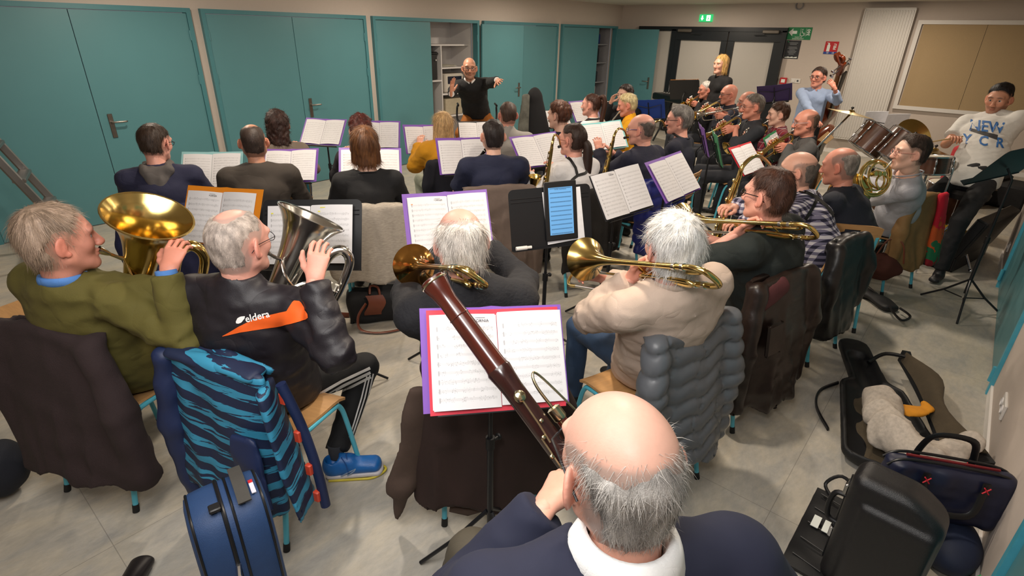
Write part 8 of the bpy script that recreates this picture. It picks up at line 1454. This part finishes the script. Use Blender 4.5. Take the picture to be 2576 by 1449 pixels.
# open black instrument case with yellow and navy clothes
c_ = P(2398, 625, 0.1)+Vector((0.0, 0.09, 0)); o = empty('open_case', (c_.x, c_.y, 0), math.radians(-15)); tag(o, 'open black case holding navy and yellow clothes behind the scarf', 'case'); m = MB()
for (cx, cy, sx_, sy_) in ((0, -0.24, 0.84, 0.03), (0, 0.24, 0.84, 0.03), (-0.405, 0, 0.03, 0.48), (0.405, 0, 0.03, 0.48)): MB().box((cx, cy, 0.075), (sx_, sy_, 0.15), bev=0.012).build('side_wall', BLK, o)
MB().box((0, 0, 0.012), (0.82, 0.48, 0.02)).build('base_tray', BLK, o)
R_l = Matrix.Rotation(math.radians(-28), 3, 'X'); MB().box((0, -0.31, 0.32), (0.84, 0.40, 0.03), R=Matrix.Rotation(math.radians(-72), 3, 'X'), bev=0.012).build('lid_panel', BLK, o)
for sx_ in (-1, 1): MB().box((sx_*0.405, -0.27, 0.335), (0.03, 0.40, 0.09), R=Matrix.Rotation(math.radians(-72), 3, 'X'), bev=0.01).build('lid_side', BLK, o)
MB().box((0, -0.33, 0.51), (0.84, 0.03, 0.09), R=Matrix.Rotation(math.radians(-72), 3, 'X'), bev=0.01).build('lid_side', BLK, o)
def heap(name, c, r_, col, lab, seed, h_=0.013, cat='clothes'):
    s = SDF(np.array(c)-np.array(r_)-0.05, np.array(c)+np.array(r_)+0.05, h_); s.ell(c, r_, 0.0); s.warp(lambda Q: 0.028*vnoise(Q, 17, seed)+0.008*vnoise(Q, 50, seed)); q = s.build(name, mat('cloth_heap_'+col, col, 0.85, bump=0.3)); tag(q, lab, cat); return q
heap('navy_sweater', (c_.x-0.02, c_.y+0.02, 0.15), (0.26, 0.15, 0.10), '15172a', 'dark navy sweater heaped in the open black case', 4); heap('yellow_jacket', (c_.x+0.22, c_.y+0.02, 0.20), (0.13, 0.17, 0.06), 'c9a20e', 'yellow cloth across the far side of the open case', 6); heap('yellow_cloth', (c_.x-0.30, c_.y+0.10, 0.15), (0.07, 0.11, 0.03), 'b9a040', 'yellow striped cloth at the near end of the open case', 8)
# black handbag with brown leather trim and a music tote behind it
c_ = P(945, 765, 0.12); o = empty('handbag', (c_.x, c_.y, 0), math.radians(-38)); tag(o, 'black cloth bag with brown leather flap and strap on the floor behind the black desk', 'bag'); s = SDF((-0.3, -0.18, -0.01), (0.3, 0.18, 0.32), 0.011); s.rbox((0, 0, 0.12), (0.20, 0.09, 0.12), 0.05); s.warp(lambda Q: 0.012*vnoise(Q, 22, 6)); s.keep((0, 0, 0.004), (0, 0, -1)); s.build('shell', mat('black_canvas', '111114', 0.8, bump=0.3), o, 1)
BL_ = mat('brown_leather', '6b3520', 0.45, noise=0.08); MB().sheet(lambda u, v: (-0.06+0.12*u+0.02*math.sin(5*v), -0.10-0.02*math.sin(PI*v), 0.24-0.15*v), 6, 8, 0.006).build('leather_flap', BL_, o); MB().tube(catmull([(-0.06, -0.1, 0.18), (-0.12, -0.15, 0.10), (-0.10, -0.20, 0.02), (0.06, -0.24, 0.012), (0.24, -0.17, 0.02), (0.22, -0.05, 0.1)], 6), 0.012, 8, ell=0.35).build('strap', BL_, o); MB().tube([(-0.2, 0.05, 0.02), (-0.36, 0.08, 0.02), (-0.42, 0.1, 0.02)], [0.02, 0.03, 0.025], 8, ell=0.4).build('strap_end', BL_, o); MB().tube(catmull([(-0.03, -0.08, 0.24), (-0.02, -0.05, 0.29), (0.03, -0.06, 0.28), (0.04, -0.09, 0.22)], 4), 0.009, 8).build('leather_loop', BL_, o)
c_ = P(1010, 745, 0.1); o = empty('violin_case', (c_.x, c_.y, 0), math.radians(-60)); tag(o, 'flat black instrument case with purple piping under the grey scarf', 'case'); MB().box((0, 0, 0.085), (0.55, 0.26, 0.15), bev=0.035).build('shell', mat('black_canvas', '111114', 0.8), o); MB().tube([(-0.24, -0.134, 0.12), (0.24, -0.134, 0.12)], 0.005, 6).build('piping', mat('purple_piping', '6a3a8a', 0.6), o); MB().tube(catmull([(-0.08, -0.13, 0.07), (-0.06, -0.165, 0.07), (0.06, -0.165, 0.07), (0.08, -0.13, 0.07)], 4), 0.010, 8).build('carry_handle', BLK, o)
heap('grey_scarf', (c_.x-0.02, c_.y+0.05, 0.19), (0.16, 0.12, 0.04), '8b8b90', 'pale grey printed scarf lying on the flat black case', 9, 0.011, 'scarf')
# dark cases along the far right, behind the drummer
for k, (x1, y1, sz, lab) in enumerate(((2440, 505, (0.9, 0.45, 0.36), 'large black equipment case on the floor behind the drummer'), (2545, 520, (0.5, 0.4, 0.3), 'small black equipment case at the right edge of the floor'))):
    c_ = P(x1, y1, 0.05); o = empty('flight_case', (c_.x+0.25, c_.y, 0), math.radians(-20)); tag(o, lab, 'case'); MB().box((0, 0, sz[2]/2+0.005), sz, bev=0.03).build('shell', mat('black_canvas', '111114', 0.8), o); MB().tube([(-0.09, -sz[1]/2, sz[2]*0.6), (-0.07, -sz[1]/2-0.04, sz[2]*0.6), (0.07, -sz[1]/2-0.04, sz[2]*0.6), (0.09, -sz[1]/2, sz[2]*0.6)], 0.01, 8).build('carry_handle', HND, o)
    for q in (-1, 1): MB().box((q*sz[0]*0.3, -sz[1]/2-0.004, sz[2]*0.62), (0.05, 0.01, 0.06), bev=0.003).build('latch', CHROME, o)
# brown handbag hanging under the tan coat, dark bag and shoe at the left edge, yellow folder on the floor
c_ = P(2225, 690, 0.22); o = heap('brown_handbag', (c_.x, c_.y, 0.26), (0.07, 0.12, 0.12), '4a2218', 'reddish brown leather handbag beside the chair with the tan coat', 5, 0.012, 'bag'); MB().tube(catmull([(c_.x, c_.y-0.10, 0.34), (c_.x, c_.y-0.05, 0.50), (c_.x+0.02, c_.y+0.05, 0.50), (c_.x, c_.y+0.1, 0.34)], 5), 0.007, 6).build('strap', BL_, o)
c_ = P(5, 1185, 0.12); heap('dark_bag', (c_.x, c_.y, 0.13), (0.09, 0.10, 0.12), '12151f', 'dark navy bag on the floor at the lower left edge', 7, 0.014, 'bag')
c_ = P(1790, 640, 0.01); o = MB().box((0, 0, 0.006), (0.22, 0.30, 0.010), bev=0.003).build('yellow_folder', mat('yellow_card', 'd8a818', 0.6)); o.location = (c_.x, c_.y, 0); o.rotation_euler = (0, 0, 0.6); tag(o, 'yellow card folder lying on the floor below the second trombone', 'folder')
sc = P(330, 1462, 0.04); s = SDF((-0.08, -0.18, -0.01), (0.08, 0.18, 0.14), 0.007); s.slab((0, -0.08, 0.045), (0, 0.09, 0.03), (1, 0, 0), (0.037, 0.045), (0.045, 0.026), 0.02); s.keep((0, 0, 0.004), (0, 0, -1)); o = s.build('black_shoe', mat('black_shoe_leather', '1a1416', 0.4)); o.location = (sc.x, sc.y, 0); o.rotation_euler = (0, 0, math.radians(-40)); tag(o, 'tip of a dark shoe at the bottom edge left of the blue case', 'shoe')
